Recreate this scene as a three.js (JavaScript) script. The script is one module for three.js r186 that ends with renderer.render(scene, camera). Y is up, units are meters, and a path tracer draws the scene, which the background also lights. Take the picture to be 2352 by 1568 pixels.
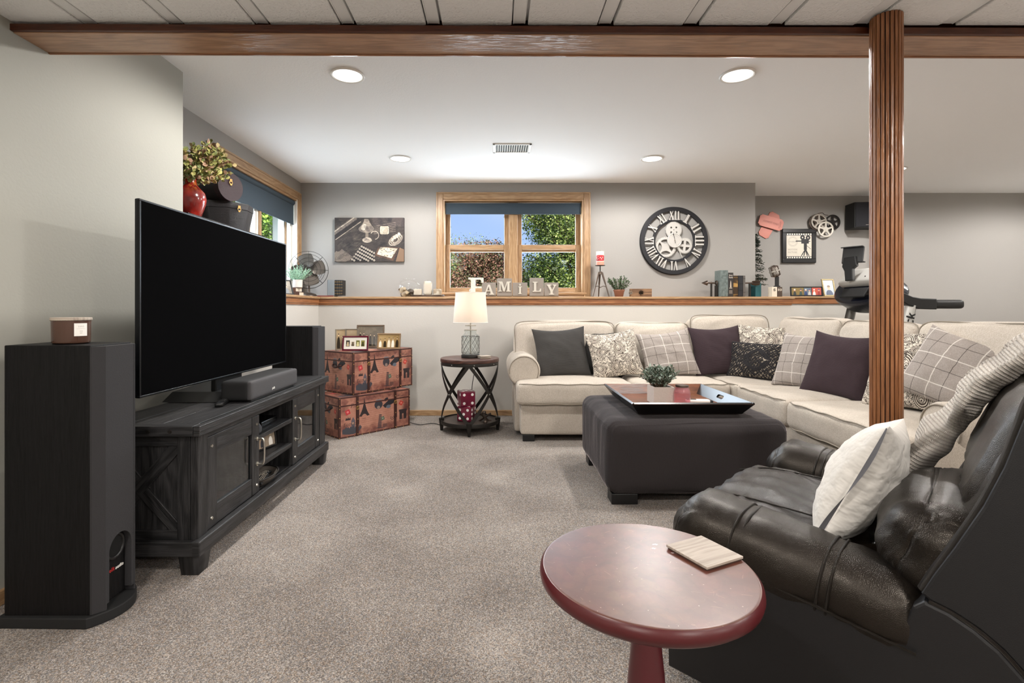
import * as THREE from 'three';
import { RoundedBoxGeometry } from 'three/addons/geometries/RoundedBoxGeometry.js';
import { TextGeometry } from 'three/addons/geometries/TextGeometry.js';
import { FontLoader } from 'three/addons/loaders/FontLoader.js';
import { mergeGeometries, mergeVertices } from 'three/addons/utils/BufferGeometryUtils.js';
import { RectAreaLightUniformsLib } from 'three/addons/lights/RectAreaLightUniformsLib.js';

// ---------------------------------------------------------------- camera, sky, sun, exposure
// Camera at (0, 1.1, 0) looking along -z; a point at depth D has z = -D.
const scene = new THREE.Scene();
const camera = new THREE.PerspectiveCamera(2 * Math.atan(784 / 1175) * 180 / Math.PI, 2352 / 1568, 0.05, 300);
camera.position.set(0, 1.1, 0);
camera.setViewOffset(2352, 1568, 36, 73, 2352, 1568);      // shift lens, verticals stay vertical
camera.updateProjectionMatrix();
const renderer = new THREE.WebGLRenderer({ antialias: true });
renderer.toneMapping = THREE.LinearToneMapping;
renderer.toneMappingExposure = 1.0;
renderer.shadowMap.enabled = true;
RectAreaLightUniformsLib.init();
const SKY = 1.25, SUN = 13, CAN = 10.8, LAMP = 0.13, DAY = 15;
const WARM = new THREE.Color(1.0, 0.965, 0.925), WARMER = new THREE.Color(1.0, 0.94, 0.875), SUNCOL = new THREE.Color(1.0, 0.94, 0.82);
const sun = new THREE.DirectionalLight(SUNCOL, SUN);
sun.position.set(10, 24, 13); sun.target.position.set(0, 1, -14); scene.add(sun, sun.target);
sun.castShadow = true; sun.shadow.radius = 1; sun.shadow.mapSize.set(2048, 2048);
Object.assign(sun.shadow.camera, { left: -30, right: 30, top: 30, bottom: -30, near: 1, far: 90 });

// daylight coming in through the four window openings, one soft light the size of each
const DAYCOL = new THREE.Color(0.76, 0.89, 1.0);
for (const [x, y, z, w, h, turn] of [[-0.215, 1.75, -5.86, 0.60, 0.80, 0], [0.59, 1.75, -5.86, 0.60, 0.80, 0], [-2.36, 1.68, -4.34, 0.58, 0.70, Math.PI / 2], [-2.36, 1.68, -5.15, 0.58, 0.70, Math.PI / 2]]) {
  const L = new THREE.RectAreaLight(DAYCOL, turn ? DAY * 0.55 : DAY, w, h); L.position.set(x, y, z); L.lookAt(x + Math.sin(turn), y, z + Math.cos(turn)); scene.add(L);
}

// ---------------------------------------------------------------- helpers
let seed = 7;
const rnd = () => { seed = (seed * 1664525 + 1013904223) >>> 0; return seed / 4294967296; };
const rr = (a, b) => a + (b - a) * rnd();
const reseed = (s) => { seed = s; };
const hash2 = (x, y, s) => { let h = (x * 374761393 + y * 668265263 + s * 974711) | 0; h = Math.imul(h ^ (h >>> 13), 1274126177); return ((h ^ (h >>> 16)) >>> 0) / 4294967296; };
const mod = (a, n) => ((a % n) + n) % n, clamp = (x, a, b) => Math.max(a, Math.min(b, x)), mix = (a, b, t) => a + (b - a) * t;
const sstep = (a, b, x) => { const t = clamp((x - a) / (b - a), 0, 1); return t * t * (3 - 2 * t); };
function vnoise(x, y, px, py, s) {            // tileable value noise
  const x0 = Math.floor(x), y0 = Math.floor(y); let fx = x - x0, fy = y - y0; fx = fx * fx * (3 - 2 * fx); fy = fy * fy * (3 - 2 * fy);
  const a = hash2(mod(x0, px), mod(y0, py), s), b = hash2(mod(x0 + 1, px), mod(y0, py), s), c = hash2(mod(x0, px), mod(y0 + 1, py), s), d = hash2(mod(x0 + 1, px), mod(y0 + 1, py), s);
  return a + (b - a) * fx + (c - a) * fy + (a - b - c + d) * fx * fy;
}
function fbm(u, v, fu, fv, oct, s) { let t = 0, a = 0.5, n = 0; for (let i = 0; i < oct; i++) { t += a * vnoise(u * fu, v * fv, fu, fv, s + i * 17); n += a; a *= 0.5; fu *= 2; fv *= 2; } return t / n; }
function noise3(x, y, z, s) { return (vnoise(x + 31 * z, y, 4096, 4096, s) + vnoise(y + 17.3, z + 0.37 * x, 4096, 4096, s + 5) + vnoise(z, x + 7.1, 4096, 4096, s + 9)) / 3; }
function tex(w, h, fn, srgb = true, rep = [1, 1]) {
  const d = new Uint8Array(w * h * 4);
  for (let y = 0; y < h; y++) for (let x = 0; x < w; x++) { const c = fn(x / w, y / h), i = (y * w + x) * 4; if (typeof c === 'number') d[i] = d[i + 1] = d[i + 2] = clamp(c, 0, 1) * 255; else { d[i] = clamp(c[0], 0, 1) * 255; d[i + 1] = clamp(c[1], 0, 1) * 255; d[i + 2] = clamp(c[2], 0, 1) * 255; } d[i + 3] = 255; }
  const t = new THREE.DataTexture(d, w, h); t.magFilter = THREE.LinearFilter; t.minFilter = THREE.LinearMipmapLinearFilter; t.generateMipmaps = true; t.wrapS = t.wrapT = THREE.RepeatWrapping;
  if (srgb) t.colorSpace = THREE.SRGBColorSpace; t.repeat.set(...rep); t.needsUpdate = true; return t;
}
function canvasTex(w, h, draw) {
  const c = document.createElement('canvas'); c.width = w; c.height = h; draw(c.getContext('2d'), w, h);
  const t = new THREE.CanvasTexture(c); t.colorSpace = THREE.SRGBColorSpace; t.magFilter = THREE.LinearFilter; return t;
}
const rgb = (h) => [(h >> 16 & 255) / 255, (h >> 8 & 255) / 255, (h & 255) / 255];
const mixc = (a, b, t) => [mix(a[0], b[0], t), mix(a[1], b[1], t), mix(a[2], b[2], t)];
const std = (o) => new THREE.MeshStandardMaterial(o), phys = (o) => new THREE.MeshPhysicalMaterial(o);

const used = {};
const numbered = (n) => { const k = used[n] = (used[n] ?? -1) + 1; return k ? n + '_' + String(k).padStart(3, '0') : n; };
function thing(name, label, category, pos = [0, 0, 0], turn = 0, group) {
  const o = new THREE.Group(); o.name = numbered(name); o.position.set(...pos); o.rotation.y = turn;
  o.userData = { label, category }; if (group) o.userData.group = group; scene.add(o); return o;
}
function mesh(name, geo, mat, parent) {        // geometry in the parent's frame
  const m = new THREE.Mesh(Array.isArray(geo) ? merge(geo) : geo, mat); m.castShadow = m.receiveShadow = true;
  m.name = parent ? name : numbered(name); (parent ?? scene).add(m);
  // parts of one thing may share a name
  return m;
}
function wmesh(name, geo, mat, t) {            // geometry in world coordinates, under an unturned group
  const g = Array.isArray(geo) ? merge(geo) : geo; g.translate(-t.position.x, -t.position.y, -t.position.z); return mesh(name, g, mat, t);
}
function single(name, geo, mat, label, category, pos = [0, 0, 0], turn = 0, group) { const m = mesh(name, geo, mat); m.position.set(...pos); m.rotation.y = turn; m.userData = { label, category }; if (group) m.userData.group = group; return m; }
function struct(name, geo, mat) { const m = mesh(name, geo, mat); m.userData.kind = 'structure'; return m; }
function structGroup(name) { const g = new THREE.Group(); g.name = name; g.userData.kind = 'structure'; scene.add(g); return g; }
function copyThing(src, pos, turn, label) { const c = src.clone(); c.name = numbered(src.name.replace(/_\d{3}$/, '')); c.position.set(...pos); c.rotation.y = turn; c.userData = { ...src.userData, label }; scene.add(c); return c; }
function flat(g) { const r = g.index ? g.toNonIndexed() : g; for (const k of Object.keys(r.attributes)) if (!['position', 'normal', 'uv'].includes(k)) r.deleteAttribute(k); if (!r.attributes.normal) r.computeVertexNormals(); if (!r.attributes.uv) r.setAttribute('uv', new THREE.BufferAttribute(new Float32Array(r.attributes.position.count * 2), 2)); return r; }
function merge(list) { return list.length === 1 ? flat(list[0]) : mergeGeometries(list.map(flat), false); }
const _e = new THREE.Euler(), _m = new THREE.Matrix4(), _q = new THREE.Quaternion(), _v = new THREE.Vector3(), _s = new THREE.Vector3(1, 1, 1);
function T(g, x = 0, y = 0, z = 0, rx = 0, ry = 0, rz = 0) { g.applyMatrix4(_m.compose(_v.set(x, y, z), _q.setFromEuler(_e.set(rx, ry, rz, 'YXZ')), _s.set(1, 1, 1))); return g; }
function uvm(g, axis = 'x', ou = rnd() * 3, ov = rnd() * 3) {      // box-mapped uv in metres, u along the grain axis
  g = flat(g); const p = g.attributes.position, n = g.attributes.normal, uv = g.attributes.uv;
  for (let f = 0; f < p.count; f += 3) {
    let nx = 0, ny = 0, nz = 0; for (let i = f; i < f + 3; i++) { nx += Math.abs(n.getX(i)); ny += Math.abs(n.getY(i)); nz += Math.abs(n.getZ(i)); }
    const d = nx > ny && nx > nz ? 'x' : ny > nz ? 'y' : 'z';
    for (let i = f; i < f + 3; i++) {
      const c = { x: p.getX(i), y: p.getY(i), z: p.getZ(i) }; let u, v;
      const rest = ['x', 'y', 'z'].filter((k) => k !== d);
      if (rest.includes(axis)) { u = c[axis]; v = c[rest.find((k) => k !== axis)]; } else { u = c[rest[0]]; v = c[rest[1]]; }
      uv.setXY(i, u + ou, v + ov);
    }
  }
  return g;
}
const box = (x0, x1, y0, y1, D0, D1, r = 0.003, axis) => {           // world box from its bounds, depth D positive
  const w = Math.abs(x1 - x0), h = Math.abs(y1 - y0), d = Math.abs(D1 - D0); r = Math.min(r, w / 2.2, h / 2.2, d / 2.2);
  const g = r > 0 ? new RoundedBoxGeometry(w, h, d, 1, r) : new THREE.BoxGeometry(w, h, d);
  g.translate((x0 + x1) / 2, (y0 + y1) / 2, -(D0 + D1) / 2); return axis ? uvm(g, axis) : flat(g);
};
const rbox = (w, h, d, r = 0.003, axis, seg = 1) => { r = Math.min(r, w / 2.1, h / 2.1, d / 2.1); const g = new RoundedBoxGeometry(w, h, d, seg, r); return axis ? uvm(g, axis) : flat(g); };
const cyl = (r1, r2, h, seg = 24, open = false) => new THREE.CylinderGeometry(r1, r2, h, seg, 1, open);
const V = (x, y, z) => new THREE.Vector3(x, y, z);
const tube = (pts, r, n = 24, rad = 6, closed = false) => new THREE.TubeGeometry(new THREE.CatmullRomCurve3(pts.map((p) => p.isVector3 ? p : V(...p)), closed), n, r, rad, closed);
const lathe = (pts, seg = 32) => new THREE.LatheGeometry(pts.map((p) => new THREE.Vector2(Math.max(p[0], 0.0001), p[1])), seg);
const torus = (R, r, a = 8, b = 40) => new THREE.TorusGeometry(R, r, a, b);
const ball = (r, a = 16, b = 12) => new THREE.SphereGeometry(r, a, b);
function poly(pts, holes = []) { const s = new THREE.Shape(pts.map((p) => new THREE.Vector2(...p))); for (const h of holes) s.holes.push(h.isPath || h.curves ? h : new THREE.Path(h.map((p) => new THREE.Vector2(...p)))); return s; }
const ext = (shape, depth, bevel = 0, seg = 12) => new THREE.ExtrudeGeometry(shape, { depth, bevelEnabled: bevel > 0, bevelSize: bevel, bevelThickness: bevel, bevelSegments: 2, curveSegments: seg });
const circ = (x, y, r) => { const p = new THREE.Path(); p.absarc(x, y, r, 0, Math.PI * 2, true); return p; };
const disc = (r) => { const s = new THREE.Shape(); s.absarc(0, 0, r, 0, Math.PI * 2, false); return s; };
const bar = (a, b, r, seg = 8, r2 = r) => { const A = V(...a), B = V(...b), d = B.clone().sub(A), L = d.length(); const g = cyl(r2, r, L, seg); g.applyMatrix4(_m.compose(A.add(B).multiplyScalar(0.5), _q.setFromUnitVectors(V(0, 1, 0), d.normalize()), _s.set(1, 1, 1))); return g; };
function softBox(w, h, d, r, o = {}) {         // rounded, puffed upholstery block
  const [nx, ny, nz] = o.n ?? [20, 12, 14]; const g0 = new THREE.BoxGeometry(2, 2, 2, nx, ny, nz); g0.deleteAttribute('uv'); g0.deleteAttribute('normal');
  const g = mergeVertices(g0, 1e-4), p = g.attributes.position, H = [w / 2, h / 2, d / 2], c = o.crown ?? {}, R = Math.min(r, ...H.map((x) => x * 0.99));
  for (let i = 0; i < p.count; i++) {
    const t = [p.getX(i), p.getY(i), p.getZ(i)].map((x) => Math.sin(x * Math.PI / 2)), a = t.map((x, k) => x * H[k]), q = a.map((x, k) => clamp(x, -(H[k] - R), H[k] - R));
    const e = a.map((x, k) => x - q[k]), l = Math.hypot(...e); const b = l > 0 ? q.map((x, k) => x + e[k] / l * R) : a;
    const f = (x) => 1 - x * x;
    if (c.y) b[1] += Math.sign(t[1]) * Math.abs(t[1]) ** 3 * c.y * f(t[0]) * f(t[2]) * (t[1] < 0 && !c.both ? 0 : 1);
    if (c.z) b[2] += Math.sign(t[2]) * Math.abs(t[2]) ** 3 * c.z * f(t[0]) * f(t[1]) * (t[2] < 0 && !c.both ? 0 : 1);
    if (c.x) b[0] += Math.sign(t[0]) * Math.abs(t[0]) ** 3 * c.x * f(t[1]) * f(t[2]) * (t[0] < 0 && !c.both ? 0 : 1);
    if (o.warp) o.warp(b, t);
    if (o.noise) { const k = o.freq ?? 6, s = o.seed ?? 3; for (let j = 0; j < 3; j++) b[j] += (noise3(b[0] * k + 50 + j * 13, b[1] * k + 50, b[2] * k + 50, s + j) - 0.5) * o.noise; }
    p.setXYZ(i, ...b);
  }
  g.computeVertexNormals(); return uvm(g, o.axis ?? 'x');
}
function pillowGeo(w, h, t, o = {}) {          // throw pillow standing in the xy plane
  const n = o.n ?? 22, pos = [], idx = [], uv = [], s = o.seed ?? 1;
  for (const side of [1, -1]) for (let j = 0; j <= n; j++) for (let i = 0; i <= n; i++) {
    const u = Math.sin((i / n * 2 - 1) * Math.PI / 2), v = Math.sin((j / n * 2 - 1) * Math.PI / 2), pin = o.pinch ?? 0.09;
    const x = u * w / 2 * (1 - pin * (1 - v * v)), y = v * h / 2 * (1 - pin * (1 - u * u)) - (o.sag ?? 0) * h * (1 - u * u) * (v > 0 ? v : 0);
    const e = (1 - Math.abs(u) ** 2.2) * (1 - Math.abs(v) ** 2.2); let z = Math.pow(Math.max(e, 0), 0.52) * t / 2;
    z *= 1 + 0.22 * (vnoise(u * 3 + 9, v * 3 + 9, 64, 64, s) - 0.5); z += Math.pow(Math.max(e, 0), 0.5) * 0.012 * (vnoise(u * 7 + 9, v * 7 + 19, 64, 64, s + 3) - 0.5);
    pos.push(x, y, side * z); uv.push((x + w / 2) / (o.unit ?? 1) , (y + h / 2) / (o.unit ?? 1));
  }
  const N = (n + 1) * (n + 1);
  for (let k = 0; k < 2; k++) for (let j = 0; j < n; j++) for (let i = 0; i < n; i++) { const a = k * N + j * (n + 1) + i, b = a + 1, c = a + n + 1, d = c + 1; if (k) idx.push(a, c, b, b, c, d); else idx.push(a, b, c, b, d, c); }
  const g = new THREE.BufferGeometry(); g.setAttribute('position', new THREE.Float32BufferAttribute(pos, 3)); g.setAttribute('uv', new THREE.Float32BufferAttribute(uv, 2)); g.setIndex(idx); g.computeVertexNormals(); return g;
}
function surf(nu, nv, fn, uvScale = [1, 1]) {   // grid surface from fn(s, t) -> [x, y, z]
  const pos = [], uv = [], idx = [];
  for (let j = 0; j <= nv; j++) for (let i = 0; i <= nu; i++) { pos.push(...fn(i / nu, j / nv)); uv.push(i / nu * uvScale[0], j / nv * uvScale[1]); }
  for (let j = 0; j < nv; j++) for (let i = 0; i < nu; i++) { const a = j * (nu + 1) + i, b = a + 1, c = a + nu + 1, d = c + 1; idx.push(a, b, c, b, d, c); }
  const g = new THREE.BufferGeometry(); g.setAttribute('position', new THREE.Float32BufferAttribute(pos, 3)); g.setAttribute('uv', new THREE.Float32BufferAttribute(uv, 2)); g.setIndex(idx); g.computeVertexNormals(); return g;
}
const printPlane = (w, h) => new THREE.PlaneGeometry(w, h);
const [fontSerif, fontSans, fontSerifR] = await Promise.all(['droid_serif_bold', 'droid_sans_bold', 'droid_serif_regular'].map((f) => new FontLoader().loadAsync('fonts/droid/' + f + '.typeface.json')));
function textGeo(str, size, depth, font = fontSerif, bevel = 0) { const g = new TextGeometry(str, { font, size, depth, curveSegments: 4, bevelEnabled: bevel > 0, bevelSize: bevel, bevelThickness: bevel, bevelSegments: 1 }); g.computeBoundingBox(); const b = g.boundingBox; g.translate(-(b.min.x + b.max.x) / 2, -(b.min.y + b.max.y) / 2, 0); return g; }

// sky: air and thin clouds, whole sphere, no sun disc
const skyTex = (() => {
  const w = 1024, h = 512, d = new Float32Array(w * h * 4);
  for (let y = 0; y < h; y++) for (let x = 0; x < w; x++) {
    const el = (y / h - 0.5) * Math.PI, up = Math.max(0, Math.sin(el)), u = x / w, i = (y * w + x) * 4;
    let c = mixc([0.50, 0.66, 0.95], [0.12, 0.26, 0.68], Math.pow(up, 0.5));
    const cl = sstep(0.5, 0.8, fbm(u, y / h, 6, 12, 5, 4)) * 0.6; c = mixc(c, [0.85, 0.88, 0.95], cl);
    if (el < 0) c = mixc(c, [0.30, 0.33, 0.26], sstep(0, -0.12, el));
    d[i] = c[0]; d[i + 1] = c[1]; d[i + 2] = c[2]; d[i + 3] = 1;
  }
  const t = new THREE.DataTexture(d, w, h, THREE.RGBAFormat, THREE.FloatType); t.mapping = THREE.EquirectangularReflectionMapping; t.magFilter = THREE.LinearFilter; t.needsUpdate = true; return t;
})();
scene.background = skyTex; scene.backgroundIntensity = SKY;

// ---------------------------------------------------------------- materials
function woodTex(light, dark, o = {}) {        // grain along u; covers 1.2 m x 0.4 m
  const s = o.seed ?? 1, W = o.w ?? 1024, Hh = o.h ?? 512, ring = o.ring ?? 14, cl = rgb(light), cd = rgb(dark);
  return tex(W, Hh, (u, v) => {
    const warp = fbm(u, v, 3, 4, 4, s) * 2.6 + fbm(u, v, 2, 10, 3, s + 40) * 0.9;
    const a = Math.abs(Math.sin((v * ring + warp * 1.7) * Math.PI)); const g = Math.pow(a, 2.2);
    const pore = sstep(0.56, 0.82, fbm(u, v, 24, 256, 2, s + 80)), fine = fbm(u, v, 10, 128, 3, s + 90);
    return mixc(cl, cd, clamp((o.k ?? 0.55) * (1 - g) * (0.5 + fine) + pore * (o.pore ?? 0.5) + (fine - 0.5) * 0.5, 0, 1));
  }, true, [1 / 1.2, 1 / 0.4]);
}
const woodBump = tex(512, 512, (u, v) => 1 - 0.9 * sstep(0.55, 0.8, fbm(u, v, 16, 200, 2, 5)) - 0.1 * fbm(u, v, 8, 64, 2, 9), false, [1 / 0.8, 1 / 0.4]);
const tOak = woodTex(0xb0906c, 0x83603e, { seed: 3, ring: 9, k: 0.45, pore: 0.35 });
const tOakD = woodTex(0xa06c46, 0x6a4026, { seed: 11, ring: 7, k: 0.42, pore: 0.35 });
const tBlack = woodTex(0x2e2d2e, 0x121213, { seed: 21, ring: 8, k: 0.7, pore: 0.3 });
const tEbony = woodTex(0x141314, 0x080808, { seed: 31, ring: 26, k: 0.3, pore: 0.6 });
const tWalnut = woodTex(0x7d4a2c, 0x3c1f12, { seed: 41, ring: 6, k: 0.5, pore: 0.3 });
const tPale = woodTex(0xb5a99b, 0x8d8074, { seed: 51, ring: 18, k: 0.5, pore: 0.3 });
const wood = (map, rough = 0.45, bump = 0.0004, extra = {}) => phys({ map, roughness: rough, bumpMap: woodBump, bumpScale: bump, ...extra });
const peel = tex(512, 512, (u, v) => fbm(u, v, 40, 40, 3, 3), false, [1 / 0.35, 1 / 0.35]);
const peelFine = tex(512, 512, (u, v) => fbm(u, v, 60, 60, 2, 8), false, [1 / 0.5, 1 / 0.5]);
const tilePeel = tex(512, 512, (u, v) => Math.pow(fbm(u, v, 34, 34, 3, 13), 1.4), false, [1 / 0.25, 1 / 0.25]);
const carpetMap = tex(2048, 2048, (u, v) => {
  const a = 0.55 * vnoise(u * 880, v * 880, 880, 880, 1) + 0.45 * vnoise(u * 520, v * 520, 520, 520, 2), b = hash2(Math.floor(u * 1024), Math.floor(v * 1024), 5), m = fbm(u, v, 6, 6, 5, 22) - 0.5, t = clamp((a - 0.5) * 1.7 + 0.5 + (b - 0.5) * 0.35 + m * 0.55, 0, 1);
  const h = vnoise(u * 420, v * 420, 420, 420, 77); let c = mixc(rgb(0x57504b), rgb(0xb9b1a9), t); if (h > 0.70) c = mixc(c, rgb(0x8f7660), 0.35); else if (h < 0.27) c = mixc(c, rgb(0x6e7076), 0.4);
  return c;
}, true, [1 / 1.7, 1 / 1.7]);
const carpetBump = tex(2048, 2048, (u, v) => 0.55 * (0.55 * vnoise(u * 880, v * 880, 880, 880, 1) + 0.45 * vnoise(u * 520, v * 520, 520, 520, 2)) + 0.45 * fbm(u, v, 18, 18, 4, 62), false, [1 / 1.7, 1 / 1.7]);
const weave = tex(512, 512, (u, v) => 0.5 + 0.25 * Math.sin(u * 128 * 2 * Math.PI) * Math.sin(v * 128 * 2 * Math.PI) + (fbm(u, v, 128, 128, 2, 4) - 0.5) * 0.6, false, [1 / 0.24, 1 / 0.24]);
const sofaMap = tex(1024, 1024, (u, v) => { const a = fbm(u, v, 220, 220, 2, 91), b = fbm(u, v, 180, 40, 2, 92), m = fbm(u, v, 5, 5, 3, 93) - 0.5, k = 1 + m * 0.07; const c = mixc(rgb(0xc0b6a9), rgb(0xd7cfc4), clamp((a - 0.5) * 2 + 0.5 + (b - 0.5) * 0.7, 0, 1)); return c.map((x) => x * k); }, true, [1 / 0.5, 1 / 0.5]);
const leatherBump = tex(1024, 1024, (u, v) => {      // pebbled grain from cell distances, over soft creases
  const N = 90, x = u * N, y = v * N, x0 = Math.floor(x), y0 = Math.floor(y); let d1 = 9, d2 = 9;
  for (let j = -1; j <= 1; j++) for (let i = -1; i <= 1; i++) { const cx = x0 + i, cy = y0 + j, d = Math.hypot(cx + hash2(mod(cx, N), mod(cy, N), 1) - x, cy + hash2(mod(cx, N), mod(cy, N), 2) - y); if (d < d1) { d2 = d1; d1 = d; } else if (d < d2) d2 = d; }
  return clamp(0.35 * sstep(0, 0.35, d2 - d1) + 0.65 * Math.abs(fbm(u, v, 7, 7, 5, 19) - 0.5) * 2.4, 0, 1);
}, false, [1 / 0.3, 1 / 0.3]);
const pileBump = tex(512, 512, (u, v) => 0.5 * fbm(u, v, 90, 30, 3, 7) + 0.5 * fbm(u, v, 5, 5, 3, 8), false, [1 / 0.3, 1 / 0.3]);
const corduroy = tex(512, 512, (u, v) => 0.5 + 0.5 * Math.sin((v * 40 + 0.3 * fbm(u, v, 6, 6, 2, 3)) * 2 * Math.PI) * (0.6 + 0.4 * Math.sin(u * 60 * 2 * Math.PI)), false, [1 / 0.3, 1 / 0.3]);
const M = {
  wallDark: std({ color: 0x9c9995, roughness: 0.85, bumpMap: peel, bumpScale: 0.0004 }),
  wallLight: std({ color: 0xc0bcb5, roughness: 0.8, bumpMap: peel, bumpScale: 0.0004 }),
  wallNear: std({ color: 0xa3a299, roughness: 0.8, bumpMap: peel, bumpScale: 0.0004 }),
  ceil: std({ color: 0xf7f7f7, roughness: 0.9, bumpMap: peelFine, bumpScale: 0.0004 }),
  tile: std({ color: 0xf6f6f6, roughness: 0.9, bumpMap: tilePeel, bumpScale: 0.0035 }),
  tee: std({ color: 0xf2f2f2, roughness: 0.6 }),
  carpet: std({ map: carpetMap, bumpMap: carpetBump, bumpScale: 0.007, roughness: 1 }),
  oak: wood(tOak, 0.38), oakD: wood(tOakD, 0.3, 0.0005), black: wood(tBlack, 0.5, 0.0006), ebony: wood(tEbony, 0.55, 0.0004, { specularIntensity: 0.35 }), walnut: wood(tWalnut, 0.35), pale: wood(tPale, 0.6),
  groove: std({ color: 0x120a06, roughness: 0.8 }), blackPl: std({ color: 0x0c0c0d, roughness: 0.4 }), blackMat: std({ color: 0x121213, roughness: 0.75 }),
  white: std({ color: 0xe9e7e2, roughness: 0.5 }), vinyl: std({ color: 0xe8e6e0, roughness: 0.45 }), steel: std({ color: 0xb9b6b0, roughness: 0.35, metalness: 0.9 }), nickel: std({ color: 0xcfcac0, roughness: 0.28, metalness: 1 }),
  iron: std({ color: 0x2e2b28, roughness: 0.5, metalness: 0.6 }), brass: std({ color: 0xc9a468, roughness: 0.35, metalness: 1 }), bronze: std({ color: 0x5c5048, roughness: 0.42, metalness: 0.85 }),
  shade: std({ color: 0x36434e, roughness: 0.85, bumpMap: weave, bumpScale: 0.0003 }),
  glass: phys({ color: 0xffffff, roughness: 0, transmission: 1, thickness: 0, ior: 1.12 }),
  sofa: phys({ map: sofaMap, color: 0xe4e2e0, roughness: 0.95, bumpMap: weave, bumpScale: 0.0008, sheen: 0.3, sheenRoughness: 0.6, sheenColor: new THREE.Color(0.6, 0.57, 0.52) }),
  piping: std({ color: 0x8d8477, roughness: 0.9, bumpMap: weave, bumpScale: 0.0006 }),
  leather: phys({ color: 0x110d0a, roughness: 0.35, bumpMap: leatherBump, bumpScale: 0.0007, specularIntensity: 1.0, specularColor: new THREE.Color(1, 0.9, 0.8) }),
  leatherSeat: phys({ color: 0x1e1711, roughness: 0.34, bumpMap: leatherBump, bumpScale: 0.001, specularIntensity: 0.8 }),
  leatherFlat: phys({ color: 0x121215, roughness: 0.5, bumpMap: leatherBump, bumpScale: 0.0003 }),
  velvet: phys({ color: 0x292425, roughness: 0.95, bumpMap: pileBump, bumpScale: 0.002, sheen: 1, sheenRoughness: 0.4, sheenColor: new THREE.Color(0.75, 0.64, 0.64) }),
  leafD: std({ color: 0x3d5238, roughness: 0.6, side: THREE.DoubleSide }), stem: std({ color: 0x5b4a38, roughness: 0.8 }), terracotta: std({ color: 0x8a5d48, roughness: 0.9, bumpMap: peel, bumpScale: 0.001 }),
  paper: std({ color: 0xd8cfbf, roughness: 0.9 }), glow: std({ color: 0xffffff, emissive: new THREE.Color(1, 0.97, 0.92), emissiveIntensity: 1.6, roughness: 0.6 }),
};

// ---------------------------------------------------------------- the room
const XL = -1.85, XU = -2.16, DK = 5.32, DB = 5.65, HC = 2.5, HN = 2.2, LEDGE = 1.235;
struct('floor', (() => { const g = new THREE.BoxGeometry(9.2, 0.12, 9.8); g.translate(2.2, -0.06, -1.9); return uvm(g, 'x', 0, 0); })(), M.carpet);
// near left wall (behind the television), end face at depth 3.02
struct('wall_left', [box(-2.35, XL, 0, 2.6, -3.0, 3.02, 0, 'x')], M.wallNear);
struct('wall_left_lower', [box(-2.35, XL, 0, LEDGE - 0.025, 3.02, 5.9, 0, 'x')], M.wallLight);
struct('wall_left_upper', [box(-2.42, XU, LEDGE - 0.03, 2.6, 3.02, 3.97, 0, 'x'), box(-2.42, XU, 2.29, 2.6, 3.97, 5.53, 0, 'x'), box(-2.42, XU, LEDGE - 0.03, 1.285, 3.97, 5.53, 0, 'x'), box(-2.42, XU, LEDGE - 0.03, 2.6, 5.53, 5.9, 0, 'x')], M.wallDark);
struct('wall_back_lower', [box(XL, 3.06, 0, LEDGE - 0.025, DK, 5.9, 0, 'x')], M.wallLight);
struct('wall_back', [box(-2.3, -0.587, LEDGE - 0.03, 2.6, DB, 5.9, 0, 'x'), box(-0.587, 0.962, 2.31, 2.6, DB, 5.9, 0, 'x'), box(-0.587, 0.962, LEDGE - 0.03, 1.287, DB, 5.9, 0, 'x'), box(0.962, 2.86, LEDGE - 0.03, 2.6, DB, 5.9, 0, 'x'), box(2.7, 2.86, 0, 2.6, 5.9, 6.5, 0, 'x')], M.wallDark);
struct('wall_recess', [box(2.7, 4.8, 0, 2.6, 6.3, 6.55, 0, 'x'), box(2.861, 3.06, 0, LEDGE - 0.025, 5.88, 6.3, 0, 'x')], M.wallDark);
struct('wall_recess_lower', [box(3.06, 4.75, 0, 1.235, 6.0, 6.31, 0, 'x')], M.wallLight);
struct('wall_back_right', [box(4.75, 6.9, 0, 2.6, 6.14, 6.55, 0, 'x')], M.wallDark);
struct('wall_right', [box(6.6, 6.9, 0, 2.6, -3.0, 6.3, 0, 'x')], M.wallLight);
struct('wall_rear', [box(-2.4, 6.9, 0, 2.6, -3.1, -2.8, 0, 'x')], M.wallLight);
// ceiling: plaster beyond the beam, dropped tiles on the near side
const ceiling = structGroup('ceiling');
mesh('plaster', [box(-2.5, 6.9, HC, 2.75, 2.0, 6.6, 0, 'x')], M.ceil, ceiling);
mesh('tile_backing', [box(-2.4, 6.9, HN + 0.03, 2.75, -3.1, 2.0, 0, 'x')], M.tee, ceiling);
{
  const pitch = 0.331, x0 = -0.075; const g = [[-3.0, -1.2], [-1.2, 0.6], [0.6, 1.985]].map(([a, b]) => uvm(T(new RoundedBoxGeometry(0.268, 0.04, b - a - 0.004, 1, 0.004), 0, HN + 0.02, -(a + b) / 2), 'x'));
  const strip = [T(new RoundedBoxGeometry(0.044, 0.03, 4.98, 1, 0.002), 0, HN + 0.021, 0.51), T(rbox(0.005, 0.006, 4.98, 0.001), -0.024, HN + 0.008, 0.51), T(rbox(0.005, 0.006, 4.98, 0.001), 0.019, HN + 0.008, 0.51)];
  const sg = merge(strip);
  for (let k = -5; k < 21; k++) {
    for (const q of g) { const m = mesh('ceiling_tile', q, M.tile, ceiling); m.position.x = x0 + pitch * k; }
    const s = mesh('ceiling_batten', sg, M.tee, ceiling); s.position.x = x0 + pitch * (k + 0.5);
  }
}
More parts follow.
